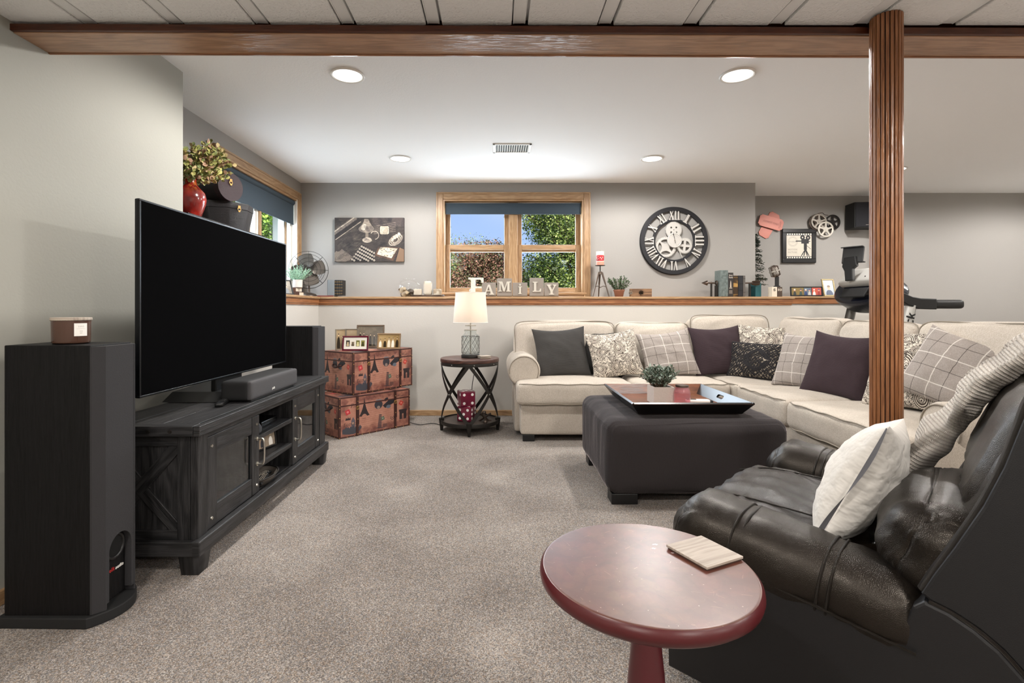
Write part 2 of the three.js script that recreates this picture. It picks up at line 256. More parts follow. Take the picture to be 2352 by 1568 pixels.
// oak beam
const beam = structGroup('beam');
beam.position.set(XL, 0, -2.0); beam.rotation.y = 0.0078;
mesh('soffit_board', [uvm(T(rbox(8.6, 0.02, 0.152, 0.002), 4.29, 2.17, -0.036), 'x', 0.3, 0.1)], wood(woodTex(0xb88f70, 0x85624a, { seed: 14, ring: 7, k: 0.42, pore: 0.35 }), 0.28, 0.0004), beam);
mesh('trim_board', [uvm(T(rbox(8.6, 0.026, 0.016, 0.003), 4.29, 2.176, 0.047), 'x')], wood(tOakD, 0.4, 0.0004, { color: 0x8a6a58 }), beam);
mesh('moulding', [uvm(T(rbox(8.6, 0.02, 0.014, 0.004), 4.29, 2.166, -0.118), 'x')], M.oakD, beam);
mesh('far_face', [uvm(T(rbox(8.6, 0.34, 0.016, 0.002), 4.29, 2.35, -0.108), 'x')], M.oakD, beam);
// reeded oak column
const column = structGroup('column'); column.position.set(1.467, 0, -1.925);
mesh('core', [T(cyl(0.0465, 0.0465, HN, 32), 0, HN / 2, 0)], M.groove, column);
{
  const N = 22, variants = [0, 1, 2, 3].map((k) => uvm(T(new RoundedBoxGeometry(0.0109, HN - 0.002, 0.009, 2, 0.0026), 0, HN / 2, 0.0475), 'y', k * 0.31, k * 0.17));
  for (let k = 0; k < N; k++) { const m = mesh('slat', variants[k % 4], M.oakD, column); m.rotation.y = k / N * Math.PI * 2; }
}
// ledge caps with apron moulding
const capD = (g) => M.oak;
const ledge = structGroup('trim_1');
mesh('cap', [box(XL - 0.33, 3.09, LEDGE - 0.024, LEDGE, DK - 0.03, DB + 0.01, 0.005, 'x'), box(2.86, 3.09, LEDGE - 0.024, LEDGE, DB, 6.31, 0.004, 'z')], M.oak, ledge);
mesh('apron', [box(XL, 3.075, LEDGE - 0.072, LEDGE - 0.024, DK - 0.016, DK + 0.004, 0.004, 'x'), box(XL, 3.07, LEDGE - 0.088, LEDGE - 0.07, DK - 0.01, DK + 0.004, 0.004, 'x'), box(3.05, 3.075, LEDGE - 0.088, LEDGE - 0.024, DK, 6.0, 0.004, 'z')], M.oakD, ledge);
const ledgeL = structGroup('trim_2');
mesh('cap', [box(XU - 0.01, XL + 0.03, LEDGE - 0.024, LEDGE, 3.03, DK - 0.031, 0.005, 'z')], M.oak, ledgeL);
mesh('apron', [box(XL - 0.004, XL + 0.016, LEDGE - 0.072, LEDGE - 0.024, 3.03, DK - 0.02, 0.004, 'z'), box(XL - 0.004, XL + 0.01, LEDGE - 0.088, LEDGE - 0.07, 3.03, DK - 0.02, 0.004, 'z')], M.oakD, ledgeL);
const ledgeR = structGroup('trim_3');
mesh('cap', [box(3.06, 4.75, 1.235, 1.256, 5.97, 6.31, 0.004, 'x')], M.oak, ledgeR);
mesh('apron', [box(3.07, 4.75, 1.168, 1.235, 5.984, 6.001, 0.004, 'x')], M.oakD, ledgeR);
// baseboards
struct('baseboard_back', [box(XL, 3.06, 0, 0.058, DK - 0.014, DK + 0.002, 0.005, 'x')], M.oak);
struct('baseboard_left', [box(XL - 0.002, XL + 0.014, 0, 0.058, -2.8, DK - 0.014, 0.005, 'z')], M.oak);

// windows: casing, jambs, sashes, panes
function sash(parent, x0, x1, y0, y1, D, w, t, mat, name = 'sash') {   // rectangular frame of four bars facing z, one pane
  mesh(name, [box(x0, x0 + w, y0, y1, D, D + t, 0.004, 'y'), box(x1 - w, x1, y0, y1, D, D + t, 0.004, 'y'), box(x0 + w, x1 - w, y0, y0 + w, D, D + t, 0.004, 'x'), box(x0 + w, x1 - w, y1 - w, y1, D, D + t, 0.004, 'x')], mat, parent);
  mesh('pane', [box(x0 + w - 0.004, x1 - w + 0.004, y0 + w - 0.004, y1 - w + 0.004, D + t / 2, D + t / 2 + 0.003, 0)], M.glass, parent);
}
const win1 = structGroup('window_1');
mesh('casing', [box(-0.662, -0.587, LEDGE, 2.393, DB - 0.02, DB, 0.005, 'y')], M.oak, win1);
mesh('casing', [box(0.962, 1.037, LEDGE, 2.393, DB - 0.02, DB, 0.005, 'y')], M.oak, win1);
mesh('casing', [box(-0.587, 0.962, 2.316, 2.393, DB - 0.02, DB, 0.005, 'x')], M.oak, win1);
mesh('casing_bead', [box(-0.662, -0.645, LEDGE, 2.393, DB - 0.027, DB - 0.018, 0.004, 'y'), box(1.02, 1.037, LEDGE, 2.393, DB - 0.027, DB - 0.018, 0.004, 'y'), box(-0.645, 1.02, 2.376, 2.393, DB - 0.027, DB - 0.018, 0.004, 'x'), box(-0.605, -0.59, LEDGE, 2.33, DB - 0.025, DB - 0.018, 0.003, 'y'), box(0.965, 0.98, LEDGE, 2.33, DB - 0.025, DB - 0.018, 0.003, 'y')], M.oak, win1);
mesh('jamb', [box(-0.589, -0.57, 1.287, 2.316, DB - 0.012, 5.89, 0.002, 'y')], M.oak, win1);
mesh('jamb', [box(0.945, 0.964, 1.287, 2.316, DB - 0.012, 5.89, 0.002, 'y')], M.oak, win1);
mesh('head_jamb', [box(-0.57, 0.945, 2.297, 2.316, DB - 0.012, 5.89, 0.002, 'x')], M.oak, win1);
mesh('window_sill', [box(-0.62, 0.995, LEDGE + 0.03, 1.292, DB - 0.03, 5.89, 0.004, 'x'), box(-0.587, 0.962, LEDGE, LEDGE + 0.03, DB - 0.014, DB + 0.002, 0.003, 'x')], M.oak, win1);
mesh('mullion', [box(0.14, 0.236, 1.292, 2.297, DB + 0.045, 5.88, 0.004, 'y')], M.oak, win1);
for (const [a, b] of [[-0.57, 0.14], [0.236, 0.945]]) {
  sash(win1, a, b, 1.75, 2.297, DB + 0.13, 0.05, 0.03, M.oak);
  sash(win1, a, b, 1.295, 1.828, DB + 0.09, 0.052, 0.034, M.oak);
  mesh('sash_lock', [box((a + b) / 2 - 0.025, (a + b) / 2 + 0.025, 1.828, 1.838, DB + 0.095, DB + 0.115, 0.003)], M.bronze, win1);
  mesh('screen_frame', [box(a, a + 0.02, 1.295, 2.297, 5.84, 5.87, 0.002), box(b - 0.02, b, 1.295, 2.297, 5.84, 5.87, 0.002)], M.vinyl, win1);
}
const win2 = structGroup('window_2');
mesh('casing', [box(XU, XU + 0.02, LEDGE, 2.37, 3.89, 3.97, 0.005, 'y')], M.oak, win2);
mesh('casing', [box(XU, XU + 0.02, LEDGE, 2.37, 5.53, 5.61, 0.005, 'y')], M.oak, win2);
mesh('casing', [box(XU, XU + 0.02, 2.29, 2.37, 3.97, 5.53, 0.005, 'z')], M.oak, win2);
mesh('casing_bead', [box(XU + 0.018, XU + 0.026, 2.352, 2.37, 3.89, 5.61, 0.004, 'z'), box(XU + 0.018, XU + 0.024, 2.292, 2.306, 3.96, 5.54, 0.003, 'z'), box(XU + 0.018, XU + 0.026, LEDGE, 2.352, 3.89, 3.908, 0.003, 'y'), box(XU + 0.018, XU + 0.026, LEDGE, 2.352, 5.592, 5.61, 0.003, 'y')], M.oak, win2);
mesh('jamb', [box(-2.41, XU + 0.01, 1.285, 2.29, 3.955, 3.975, 0.002, 'y')], M.oak, win2);
mesh('jamb', [box(-2.41, XU + 0.01, 1.285, 2.29, 5.515, 5.535, 0.002, 'y')], M.vinyl, win2);
mesh('head_jamb', [box(-2.41, XU + 0.01, 2.27, 2.292, 3.975, 5.515, 0.002, 'z')], M.oak, win2);
mesh('window_sill', [box(-2.41, XU + 0.02, LEDGE + 0.02, 1.292, 3.96, 5.53, 0.003, 'z')], M.oak, win2);
for (const [a, b] of [[3.975, 4.70], [4.79, 5.515]]) {       // two casements, wood inside and white outside
  const w = 0.045, bars = (x0, x1, q) => [box(x0, x1, 1.292, 2.27, a, a + q, 0.004, 'y'), box(x0, x1, 1.292, 2.27, b - q, b, 0.004, 'y'), box(x0, x1, 1.292, 1.292 + q, a + q, b - q, 0.004, 'z'), box(x0, x1, 2.27 - q, 2.27, a + q, b - q, 0.004, 'z')];
  mesh('sash', bars(-2.265, -2.25, w * 0.9), M.oak, win2); mesh('sash_stop', bars(-2.25, -2.21, w * 0.7), M.vinyl, win2); mesh('sash_stop', bars(-2.33, -2.265, w * 1.3), M.vinyl, win2);
  mesh('pane', [box(-2.302, -2.298, 1.34, 2.22, a + w, b - w, 0)], M.glass, win2);
}
mesh('mullion', [box(-2.40, -2.20, 1.292, 2.27, 4.70, 4.79, 0.003, 'y')], M.vinyl, win2); mesh('mullion_cover', [box(-2.20, -2.185, 1.292, 2.27, 4.725, 4.765, 0.003, 'y')], M.oak, win2);
// roller shades
{
  const t = thing('roller_shade', 'short slate blue roller shade across top of the double window facing the room', 'shade', [0.188, 2.26, -5.67]);
  wmesh('fabric', [box(-0.565, 0.94, 2.165, 2.285, DB + 0.03, DB + 0.032, 0)], M.shade, t); wmesh('roll', [T(cyl(0.028, 0.028, 1.5, 20), 0.188, 2.262, -(DB + 0.06), 0, 0, Math.PI / 2)], M.shade, t); wmesh('hem_bar', [box(-0.565, 0.94, 2.158, 2.17, DB + 0.027, DB + 0.036, 0.003)], M.shade, t);
  const u = thing('roller_shade', 'dark roller shade half lowered over side wall window behind the hat boxes', 'shade', [-2.17, 2.2, -4.75]);
  wmesh('fabric', [box(-2.186, -2.183, 2.02, 2.285, 3.985, 5.505, 0)], M.shade, u); wmesh('roll', [T(cyl(0.03, 0.03, 1.52, 20), -2.195, 2.25, -4.745, Math.PI / 2, 0, 0)], M.shade, u); wmesh('hem_bar', [box(-2.192, -2.18, 2.012, 2.026, 3.985, 5.505, 0.003)], M.shade, u);
}
// recessed lights: trim ring, glowing lens and a light of the same size just below
function can(x, y, D, label, group = 'recessed ceiling lights') {
  const t = thing('recessed_light', label, 'ceiling light', [x, y, -D], 0, group);
  mesh('trim_ring', [T(torus(0.094, 0.0075, 8, 40), 0, -0.004, 0, Math.PI / 2, 0, 0), T(new THREE.RingGeometry(0.08, 0.096, 40), 0, -0.006, 0, Math.PI / 2)], M.white, t);
  mesh('lens', [T(cyl(0.084, 0.084, 0.008, 40), 0, -0.004, 0)], M.glow, t);
  const L = new THREE.SpotLight(y < HC ? WARMER : WARM, CAN, 0, Math.PI * 0.49, 0.25, 2); L.position.set(x, y - 0.02, -D); L.target.position.set(x, 0, -D); L.castShadow = true; L.shadow.radius = 4; scene.add(L, L.target);
}
can(-0.887, HC, 3.05, 'round recessed light nearest the oak beam on the left half of ceiling');
can(1.438, HC, 3.05, 'round recessed light near the beam on right half, beside oak column');
can(-0.887, HC, 4.73, 'smaller looking recessed light on the far left, left of the air vent');
can(1.438, HC, 4.73, 'far recessed light above the wall clock, right of the air vent');
can(3.97, HC, 5.09, 'recessed light almost hidden behind the oak column');
can(3.97, HC, 3.2, 'unseen recessed light above the right section of sofa');
can(6.1, HC, 5.0, 'unseen recessed light beyond the treadmill at far right');
can(6.1, HC, 3.1, 'unseen recessed light by the right wall');
for (const [x, D, L] of [[-0.9, 0.4, 'at left just behind the camera'], [1.5, 0.2, 'in the middle just behind the camera'], [4.0, 0.4, 'at right above the recliner side'], [-0.9, -1.6, 'at left near the rear wall'], [1.5, -1.6, 'in the middle near the rear wall'], [4.0, -1.6, 'at right near the rear wall']]) can(x, HN, D, 'unseen recessed light in the tiled ceiling ' + L);
// air vent
{
  const t = thing('air_vent', 'white metal air vent with slats in the plaster ceiling', 'vent', [0.135, HC, -4.43]);
  mesh('frame', [T(rbox(0.33, 0.01, 0.022, 0.003), 0, -0.004, 0.109), T(rbox(0.33, 0.01, 0.022, 0.003), 0, -0.004, -0.109), T(rbox(0.022, 0.01, 0.24, 0.003), 0.154, -0.004, 0), T(rbox(0.022, 0.01, 0.24, 0.003), -0.154, -0.004, 0)], M.white, t);
  mesh('backing', [T(rbox(0.29, 0.002, 0.2, 0), 0, -0.001, 0)], M.blackMat, t);
  const s = T(rbox(0.013, 0.0018, 0.196, 0), 0, -0.006, 0, 0, 0, 0.7); for (let k = 0; k < 15; k++) mesh('slat', s, M.white, t).position.x = -0.14 + k * 0.02;
}

// ---------------------------------------------------------------- sectional sofa
{
  const t = thing('sectional_sofa', 'large cream L-shaped sectional sofa with rolled arms along the back and right', 'sofa', [1.5, 0, -4.4]);
  const S = (name, w, h, d, r, x, y, D, o = {}, mat = M.sofa) => { const g = softBox(w, h, d, r, { noise: 0.012, freq: 7, seed: 3 + x * 7, ...o }); T(g, x, y, -D, o.rx ?? 0, o.ry ?? 0, o.rz ?? 0); return wmesh(name, g, mat, t); };
  wmesh('base', [T(softBox(2.75, 0.27, 0.95, 0.03), 1.575, 0.185, -4.745)], M.sofa, t);
  wmesh('base', [T(softBox(0.98, 0.27, 1.85, 0.03), 2.47, 0.185, -3.40)], M.sofa, t);
  for (const [x, D] of [[0.27, 4.31], [1.2, 4.33], [0.3, 5.15], [2.02, 2.53], [2.9, 2.53], [2.9, 5.15], [2.02, 3.5]]) wmesh('foot', [box(x - 0.05, x + 0.05, 0, 0.055, D - 0.04, D + 0.04, 0.004)], M.blackPl, t);
  // seat cushions with a welt along the front edges
  const seat = (x0, x1, D0, D1, face) => {
    const w = x1 - x0, d = D1 - D0, c = wmesh('seat_cushion', T(softBox(w, 0.185, d, 0.045, { n: [26, 10, 26], crown: { y: 0.022 }, noise: 0.014, freq: 5, seed: 11 + x0 * 3 }), (x0 + x1) / 2, 0.397, -(D0 + D1) / 2), M.sofa, t);
    for (const y of [0.482, 0.318]) {
      const e = 0.006, pts = []; if (face === 'z') for (let i = 0; i <= 12; i++) pts.push([mix(x0 + 0.025, x1 - 0.025, i / 12), y + 0.003 * Math.sin(i * 2.1), -(D0 + 0.006 + (i === 0 || i === 12 ? 0.02 : 0))]); else for (let i = 0; i <= 12; i++) pts.push([x0 + 0.006 + (i === 0 || i === 12 ? 0.02 : 0), y + 0.003 * Math.sin(i * 2.1), -mix(D0 + 0.025, D1 - 0.025, i / 12)]);
      const g = tube(pts, 0.0042, 40, 6); g.translate(-t.position.x, -t.position.y, -t.position.z); mesh('piping', g, M.piping, c);
    }
  };
  seat(0.165, 1.15, 4.22, 5.0, 'z'); seat(1.155, 1.945, 4.22, 5.0, 'z'); seat(1.95, 2.74, 4.16, 5.0, 'x'); seat(1.94, 2.74, 3.45, 4.155, 'x'); seat(1.94, 2.74, 2.44, 3.445, 'x');
  // backs
  wmesh('back_frame', [T(softBox(2.78, 0.84, 0.2, 0.06), 1.57, 0.47, -5.18)], M.sofa, t); wmesh('back_frame', [T(softBox(0.2, 0.84, 2.75, 0.06), 2.9, 0.47, -3.82)], M.sofa, t);
  const back = (x, D, w, h, ry, k) => {
    const g = softBox(w, h, 0.24, 0.085, { n: [24, 22, 10], crown: { z: 0.035, both: true, y: 0.012 }, noise: 0.03, freq: 4.5, seed: 31 + k, warp: (b, q) => { if (q[1] > 0) b[1] -= 0.02 * q[0] * q[0] * q[1] * (k % 2 ? -0.4 : 1); } });
    const pts = [], e = 0.012; for (const [a, b] of [[-1, -1], [-1, 0], [-1, 0.86], [-0.9, 1], [0, 1], [0.9, 1], [1, 0.86], [1, 0], [1, -1]]) pts.push([a * (w / 2 - e), b * (h / 2 - e) - (b > 0.9 ? 0.006 * a * a : 0), 0.082]);
    const pg = tube(pts, 0.0045, 60, 6);
    T(g, 0, 0, 0, -0.2); T(pg, 0, 0, 0, -0.2); T(g, x, 0.735 + (h - 0.5) / 2, -D, 0, ry); T(pg, x, 0.735 + (h - 0.5) / 2, -D, 0, ry);
    const c = wmesh('back_cushion', g, M.sofa, t); pg.translate(-t.position.x, -t.position.y, -t.position.z); mesh('piping', pg, M.piping, c);
  };
  back(0.655, 4.97, 0.97, 0.50, 0, 0); back(1.50, 4.97, 0.72, 0.485, 0, 1); back(2.23, 4.94, 0.76, 0.56, 0, 2);
  back(2.68, 4.33, 0.86, 0.535, -Math.PI / 2, 3); back(2.68, 3.55, 0.72, 0.53, -Math.PI / 2, 4); back(2.68, 2.78, 0.84, 0.54, -Math.PI / 2, 5);
  // rolled arms
  const arm = (len, R, cy) => { const g = lathe([[0, 0.004], [R * 0.5, 0.002], [R - 0.022, 0], [R - 0.006, 0.006], [R, 0.022], [R + 0.002, len * 0.5], [R, len - 0.02], [R - 0.02, len], [0, len]].reverse(), 48); T(g, 0, cy, len / 2, -Math.PI / 2, 0, 0); const p = softBox(R * 1.35, cy, len - 0.01, 0.03, { n: [12, 12, 12] }); T(p, 0.01, cy / 2 + 0.03, 0); return [uvm(g, 'z'), p]; };
  const ring = (R, cy, z) => { const pts = []; for (let i = -2; i <= 20; i++) { const a = i / 18 * Math.PI * 1.0 - 0.15; pts.push([Math.cos(a) * R, cy + Math.sin(a) * R, z]); } return tube(pts, 0.0045, 50, 6); };
  const [a1, p1] = arm(0.72, 0.143, 0.563), w1 = ring(0.128, 0.563, 0.361); for (const g of [a1, p1, w1]) g.translate(0.243, 0, -4.83);
  const am = wmesh('arm', [a1, p1], M.sofa, t); w1.translate(-1.5, 0, 4.4); mesh('piping', w1, M.piping, am);
  const [a2, p2] = arm(0.70, 0.13, 0.51), w2 = ring(0.115, 0.51, 0.351); for (const g of [a2, p2, w2]) T(g, 2.56, 0, -2.55, 0, -Math.PI / 2, 0);
  const an = wmesh('arm', [a2, p2], M.sofa, t); w2.translate(-1.5, 0, 4.4); mesh('piping', w2, M.piping, an);
}

// ---------------------------------------------------------------- throw pillows
const paisleyTex = canvasTex(1024, 1024, (c, w, h) => {
  c.fillStyle = '#d9d0c2'; c.fillRect(0, 0, w, h); reseed(5); c.strokeStyle = '#3d342e'; c.fillStyle = '#3d342e'; c.lineCap = 'round';
  for (let i = 0; i < 4200; i++) { const x = rnd() * w, y = rnd() * h, r = rr(3, 13), a = rnd() * 6.3; c.lineWidth = rr(2, 4.5); c.beginPath(); c.arc(x, y, r, a, a + rr(2, 5)); c.stroke(); if (i % 3 === 0) { c.beginPath(); c.arc(x, y, r * 0.35, 0, 7); c.fill(); } }
  const drop = (x, y, s, a, flip) => {
    c.save(); c.translate(x, y); c.rotate(a); c.scale(s * flip, s);
    const path = (k) => { c.beginPath(); c.moveTo(0, -95 * k); c.bezierCurveTo(70 * k, -60 * k, 75 * k, 60 * k, 0, 75 * k); c.bezierCurveTo(-75 * k, 60 * k, -60 * k, -20 * k, -25 * k, -45 * k); c.bezierCurveTo(-5 * k, -60 * k, 25 * k, -75 * k, 0, -95 * k); c.closePath(); };
    path(1.12); c.fillStyle = '#d9d0c2'; c.fill(); c.lineWidth = 5; c.strokeStyle = '#3d342e'; c.stroke(); path(0.9); c.lineWidth = 9; c.setLineDash([9, 7]); c.stroke(); c.setLineDash([]); path(0.72); c.fillStyle = '#4a4038'; c.fill(); path(0.56); c.fillStyle = '#d9d0c2'; c.fill(); path(0.4); c.lineWidth = 4; c.stroke();
    c.fillStyle = '#3d342e'; for (let i = 0; i < 14; i++) { const q = i / 14 * 6.28; c.beginPath(); c.ellipse(Math.cos(q) * 18, 18 + Math.sin(q) * 22, 5, 3, q, 0, 7); c.fill(); } c.beginPath(); c.arc(0, 18, 7, 0, 7); c.fill();
    for (let i = 0; i < 22; i++) { const q = i / 22 * 6.28; c.beginPath(); c.arc(Math.cos(q) * 82, Math.sin(q) * 92 - 4, 9, 0, 7); c.lineWidth = 3; c.stroke(); }
    c.restore();
  };
  for (const d of [[180, 200, 1.3, 0.5, 1], [480, 140, 1.1, 2.2, -1], [800, 220, 1.35, -0.7, 1], [250, 520, 1.25, 1.6, -1], [560, 470, 1.5, -0.3, 1], [880, 560, 1.15, 2.7, 1], [150, 830, 1.3, -1.0, 1], [460, 830, 1.35, 0.9, -1], [780, 870, 1.4, 0.2, -1], [1000, 20, 1, 1, 1], [1000, 860, 0.9, 1, 1], [330, 60, 0.9, -0.6, 1], [640, 300, 0.8, 1.9, -1], [60, 420, 0.95, 0.1, 1], [400, 660, 0.75, 2.8, 1], [700, 680, 0.9, -1.6, -1], [930, 380, 0.85, 0.7, 1], [320, 990, 0.85, 2.0, 1], [620, 1000, 0.8, -0.4, -1], [640, 40, 0.85, 0.9, 1], [20, 640, 0.8, 1.3, -1], [900, 740, 0.7, -0.9, 1]]) drop(...d);
});
const plaidTex = canvasTex(512, 512, (c, w, h) => {
  c.fillStyle = '#968d87'; c.fillRect(0, 0, w, h); reseed(9);
  for (let i = 0; i < 24000; i++) { c.fillStyle = rnd() > 0.5 ? 'rgba(60,52,50,0.13)' : 'rgba(235,228,220,0.13)'; const x = rnd() * w, y = rnd() * h; if (i % 2) c.fillRect(x, y, 5, 1); else c.fillRect(x, y, 1, 5); }
  for (const [p, col, l] of [[40, '#d6d0c8', 6], [125, '#383230', 3], [215, '#d6d0c8', 6], [300, '#383230', 3], [390, '#d6d0c8', 6], [475, '#383230', 3]]) { c.globalAlpha = 0.8; c.fillStyle = col; c.fillRect(p, 0, l, h); c.fillRect(0, p, w, l); } c.globalAlpha = 1;
});
const tufted = { bumpMap: corduroy, bumpScale: 0.002 };
const PM = {
  paisley: std({ map: paisleyTex, roughness: 0.95, bumpMap: weave, bumpScale: 0.0006 }), plaid: std({ map: plaidTex, roughness: 0.95, bumpMap: weave, bumpScale: 0.0008 }),
  charcoal: phys({ color: 0x3b3937, roughness: 1, ...tufted, sheen: 0.3, sheenRoughness: 0.6, sheenColor: new THREE.Color(0.3, 0.29, 0.28) }), plum: phys({ color: 0x33252a, roughness: 1, ...tufted, sheen: 0.3, sheenRoughness: 0.6, sheenColor: new THREE.Color(0.3, 0.24, 0.26) }), cord: std({ color: 0x1c191c, roughness: 0.9 }), lining: std({ color: 0xa89c8c, roughness: 1, bumpMap: weave, bumpScale: 0.0006 }),
};
function pillow(label, mat, [x, y, D], w, h, ry, rx, rz, s, thick = 0.15, unit = w) {
  const t = thing('throw_pillow', label, 'pillow', [x, y, -D], 0, 'throw pillows on the sectional sofa'); const g = pillowGeo(w, h, thick, { seed: s, unit: mat === PM.charcoal || mat === PM.plum ? 1 : unit, sag: 0.03 }); T(g, 0, 0, 0, 0, 0, rz); T(g, 0, 0, 0, rx, 0, 0); T(g, 0, 0, 0, 0, ry, 0); mesh('cover', g, mat, t); return t;
}
pillow('charcoal ribbed square pillow nearest the left rolled arm of sofa', PM.charcoal, [0.595, 0.715, 4.70], 0.50, 0.48, 0.05, -0.42, 0.06, 1);
pillow('charcoal pillow mostly hidden behind the leftmost paisley pillow', PM.charcoal, [1.05, 0.70, 4.83], 0.50, 0.44, 0, -0.36, 0, 2);
pillow('black and cream paisley pillow between charcoal and plaid pillows, leftmost paisley', PM.paisley, [1.07, 0.70, 4.64], 0.475, 0.45, 0.04, -0.42, 0.12, 3);
pillow('grey plaid pillow behind the small leafy plant on the tray, leftmost plaid', PM.plaid, [1.56, 0.70, 4.66], 0.50, 0.45, 0, -0.42, 0.12, 4);
pillow('dark plum ribbed pillow between plaid pillow and black macrame pillow', PM.plum, [2.04, 0.725, 4.72], 0.47, 0.48, -0.08, -0.4, 0.05, 5);
pillow('paisley pillow in the sofa corner, partly hidden behind the macrame pillow', PM.paisley, [2.44, 0.75, 4.60], 0.52, 0.46, -0.55, -0.38, -0.02, 6);
pillow('grey plaid pillow right of the macrame pillow, middle of right section', PM.plaid, [2.42, 0.70, 4.02], 0.46, 0.46, -1.15, -0.38, 0.0, 7);
pillow('dark brown plum ribbed pillow just left of the oak column', PM.plum, [2.43, 0.71, 3.62], 0.48, 0.48, -1.15, -0.36, -0.05, 8);
pillow('paisley pillow on the right section, partly behind the oak column', PM.paisley, [2.49, 0.745, 3.08], 0.50, 0.52, -1.3, -0.36, 0.05, 9);
pillow('large grey plaid pillow leaning at the right sofa arm, rightmost pillow', PM.plaid, [2.49, 0.77, 2.79], 0.44, 0.43, -1.15, -0.42, -0.3, 10, 0.17);
{
  const x = 2.28, y = 0.655, D = 4.42, w = 0.55, h = 0.31, ry = -0.95, rx = -0.3;
  const t = thing('throw_pillow', 'black knotted macrame lumbar pillow with pale lining in the sofa corner', 'pillow', [x, y, -D], 0, 'throw pillows on the sectional sofa'); const put = (g) => { T(g, 0, 0, 0, rx, 0, 0); return T(g, 0, 0, 0, 0, ry, 0); };
  mesh('lining', put(pillowGeo(w, h, 0.13, { seed: 12, pinch: 0.06 })), PM.lining, t);
  const zz = (u, v) => { const e = Math.max((1 - Math.abs(u) ** 2.2) * (1 - Math.abs(v) ** 2.2), 0); return Math.pow(e, 0.52) * 0.066 + 0.004; };
  const P = (u, v) => { u = clamp(u, -1, 1); v = clamp(v, -1, 1); return [u * w / 2 * (1 - 0.06 * (1 - v * v)), v * h / 2 * (1 - 0.06 * (1 - u * u)), zz(u, v)]; };
  const cords = [], line = (f, n, r) => { const pts = []; for (let i = 0; i <= n; i++) { const [u, v] = f(i / n); pts.push(P(u, v)); } cords.push(tube(pts, r, n * 2, 5)); };
  for (let k = -15; k <= 15; k++) for (const s of [1, -1]) line((q) => [clamp(k / 9.5 + s * (q * 2 - 1) * 0.5 + 0.03 * Math.sin(q * 22 + k), -1, 1), q * 2 - 1], 20, 0.0036);
  for (let k = 0; k < 13; k++) line((q) => [q * 2 - 1, -0.97 + k * 0.162 + 0.07 * Math.sin(q * 44 + k * 2)], 40, 0.0034);
  for (let k = 0; k < 4; k++) line((q) => { const a = q * Math.PI * 2, R = 0.30 + k * 0.05, p = 1.35, c = Math.cos(a), s = Math.sin(a), m = Math.pow(Math.pow(Math.abs(c), p) + Math.pow(Math.abs(s), p), -1 / p); return [R * c * m, (R + 0.22) * s * m]; }, 40, 0.0048);
  line((q) => { const a = q * 4; return a < 1 ? [a * 2 - 1, -1] : a < 2 ? [1, (a - 1) * 2 - 1] : a < 3 ? [1 - (a - 2) * 2, 1] : [-1, 1 - (a - 3) * 2]; }, 60, 0.008);
  mesh('macrame_cord', put(merge(cords)), PM.cord, t);
}

// ---------------------------------------------------------------- ottoman and tray
{
  const t = thing('ottoman', 'large dark charcoal velvet ottoman in front of the sofa', 'ottoman', [1.135, 0, -3.30]);
  mesh('body', [T(softBox(1.03, 0.42, 0.90, 0.07, { n: [44, 20, 40], crown: { y: 0.02, z: 0.012, x: 0.012, both: false }, noise: 0.02, freq: 6, seed: 8 }), 0, 0.268, 0)], M.velvet, t);
  for (const x of [-0.41, 0.41]) for (const z of [-0.36, 0.36]) mesh('foot', [T(rbox(0.15, 0.062, 0.11, 0.006), x, 0.031, z)], M.blackPl, t);
}
{
  const t = thing('serving_tray', 'walnut serving tray with flared black sides and cut handles on the ottoman', 'tray', [1.125, 0.494, -3.30]);
  const bw = 0.60, bd = 0.66, tw = 0.70, td = 0.765, H = 0.065;
  mesh('tray_floor', [uvm(T(rbox(bw, 0.012, bd, 0.002), 0, 0.006, 0), 'x')], M.walnut, t);
  const board = (L0, L1, hole) => { const sl = Math.hypot(H, 0.05), s = poly([[-L0 / 2, 0], [L0 / 2, 0], [L1 / 2, sl], [-L1 / 2, sl]], hole ? [(() => { const p = new THREE.Path(); p.absarc(-0.032, sl * 0.55, 0.0135, Math.PI / 2, Math.PI * 1.5, false); p.absarc(0.032, sl * 0.55, 0.0135, -Math.PI / 2, Math.PI / 2, false); p.closePath(); return p; })()] : []); const g = ext(s, 0.011, 0.001, 8); g.translate(0, 0, -0.011); return uvm(g, 'x'); };
  const lean = Math.atan2(0.05, H);
  const two = (g, z, ry) => T(T(g, 0, 0, 0, lean, 0, 0), ry ? Math.sin(ry) * z : 0, 0.002, ry ? Math.cos(ry) * z : z, 0, ry, 0);
  const black = phys({ map: tEbony, roughness: 0.3, clearcoat: 0.4, clearcoatRoughness: 0.25, color: 0xb0a098 });
  mesh('side_board', two(board(bw, tw), bd / 2, 0), black, t); mesh('side_board', two(board(bw, tw), bd / 2, Math.PI), M.walnut, t);
  mesh('handle_board', two(board(bd, td, true), bw / 2, Math.PI / 2), black, t); mesh('handle_board', two(board(bd, td, true), bw / 2, -Math.PI / 2), black, t);
  mesh('rim', [uvm(T(rbox(tw, 0.004, 0.011, 0.001), 0, H + 0.001, td / 2 - 0.008), 'x'), uvm(T(rbox(tw, 0.004, 0.011, 0.001), 0, H + 0.001, -td / 2 + 0.008), 'x'), uvm(T(rbox(0.011, 0.004, td - 0.02, 0.001), tw / 2 - 0.008, H + 0.001, 0), 'z'), uvm(T(rbox(0.011, 0.004, td - 0.02, 0.001), -tw / 2 + 0.008, H + 0.001, 0), 'z')], M.walnut, t);
}

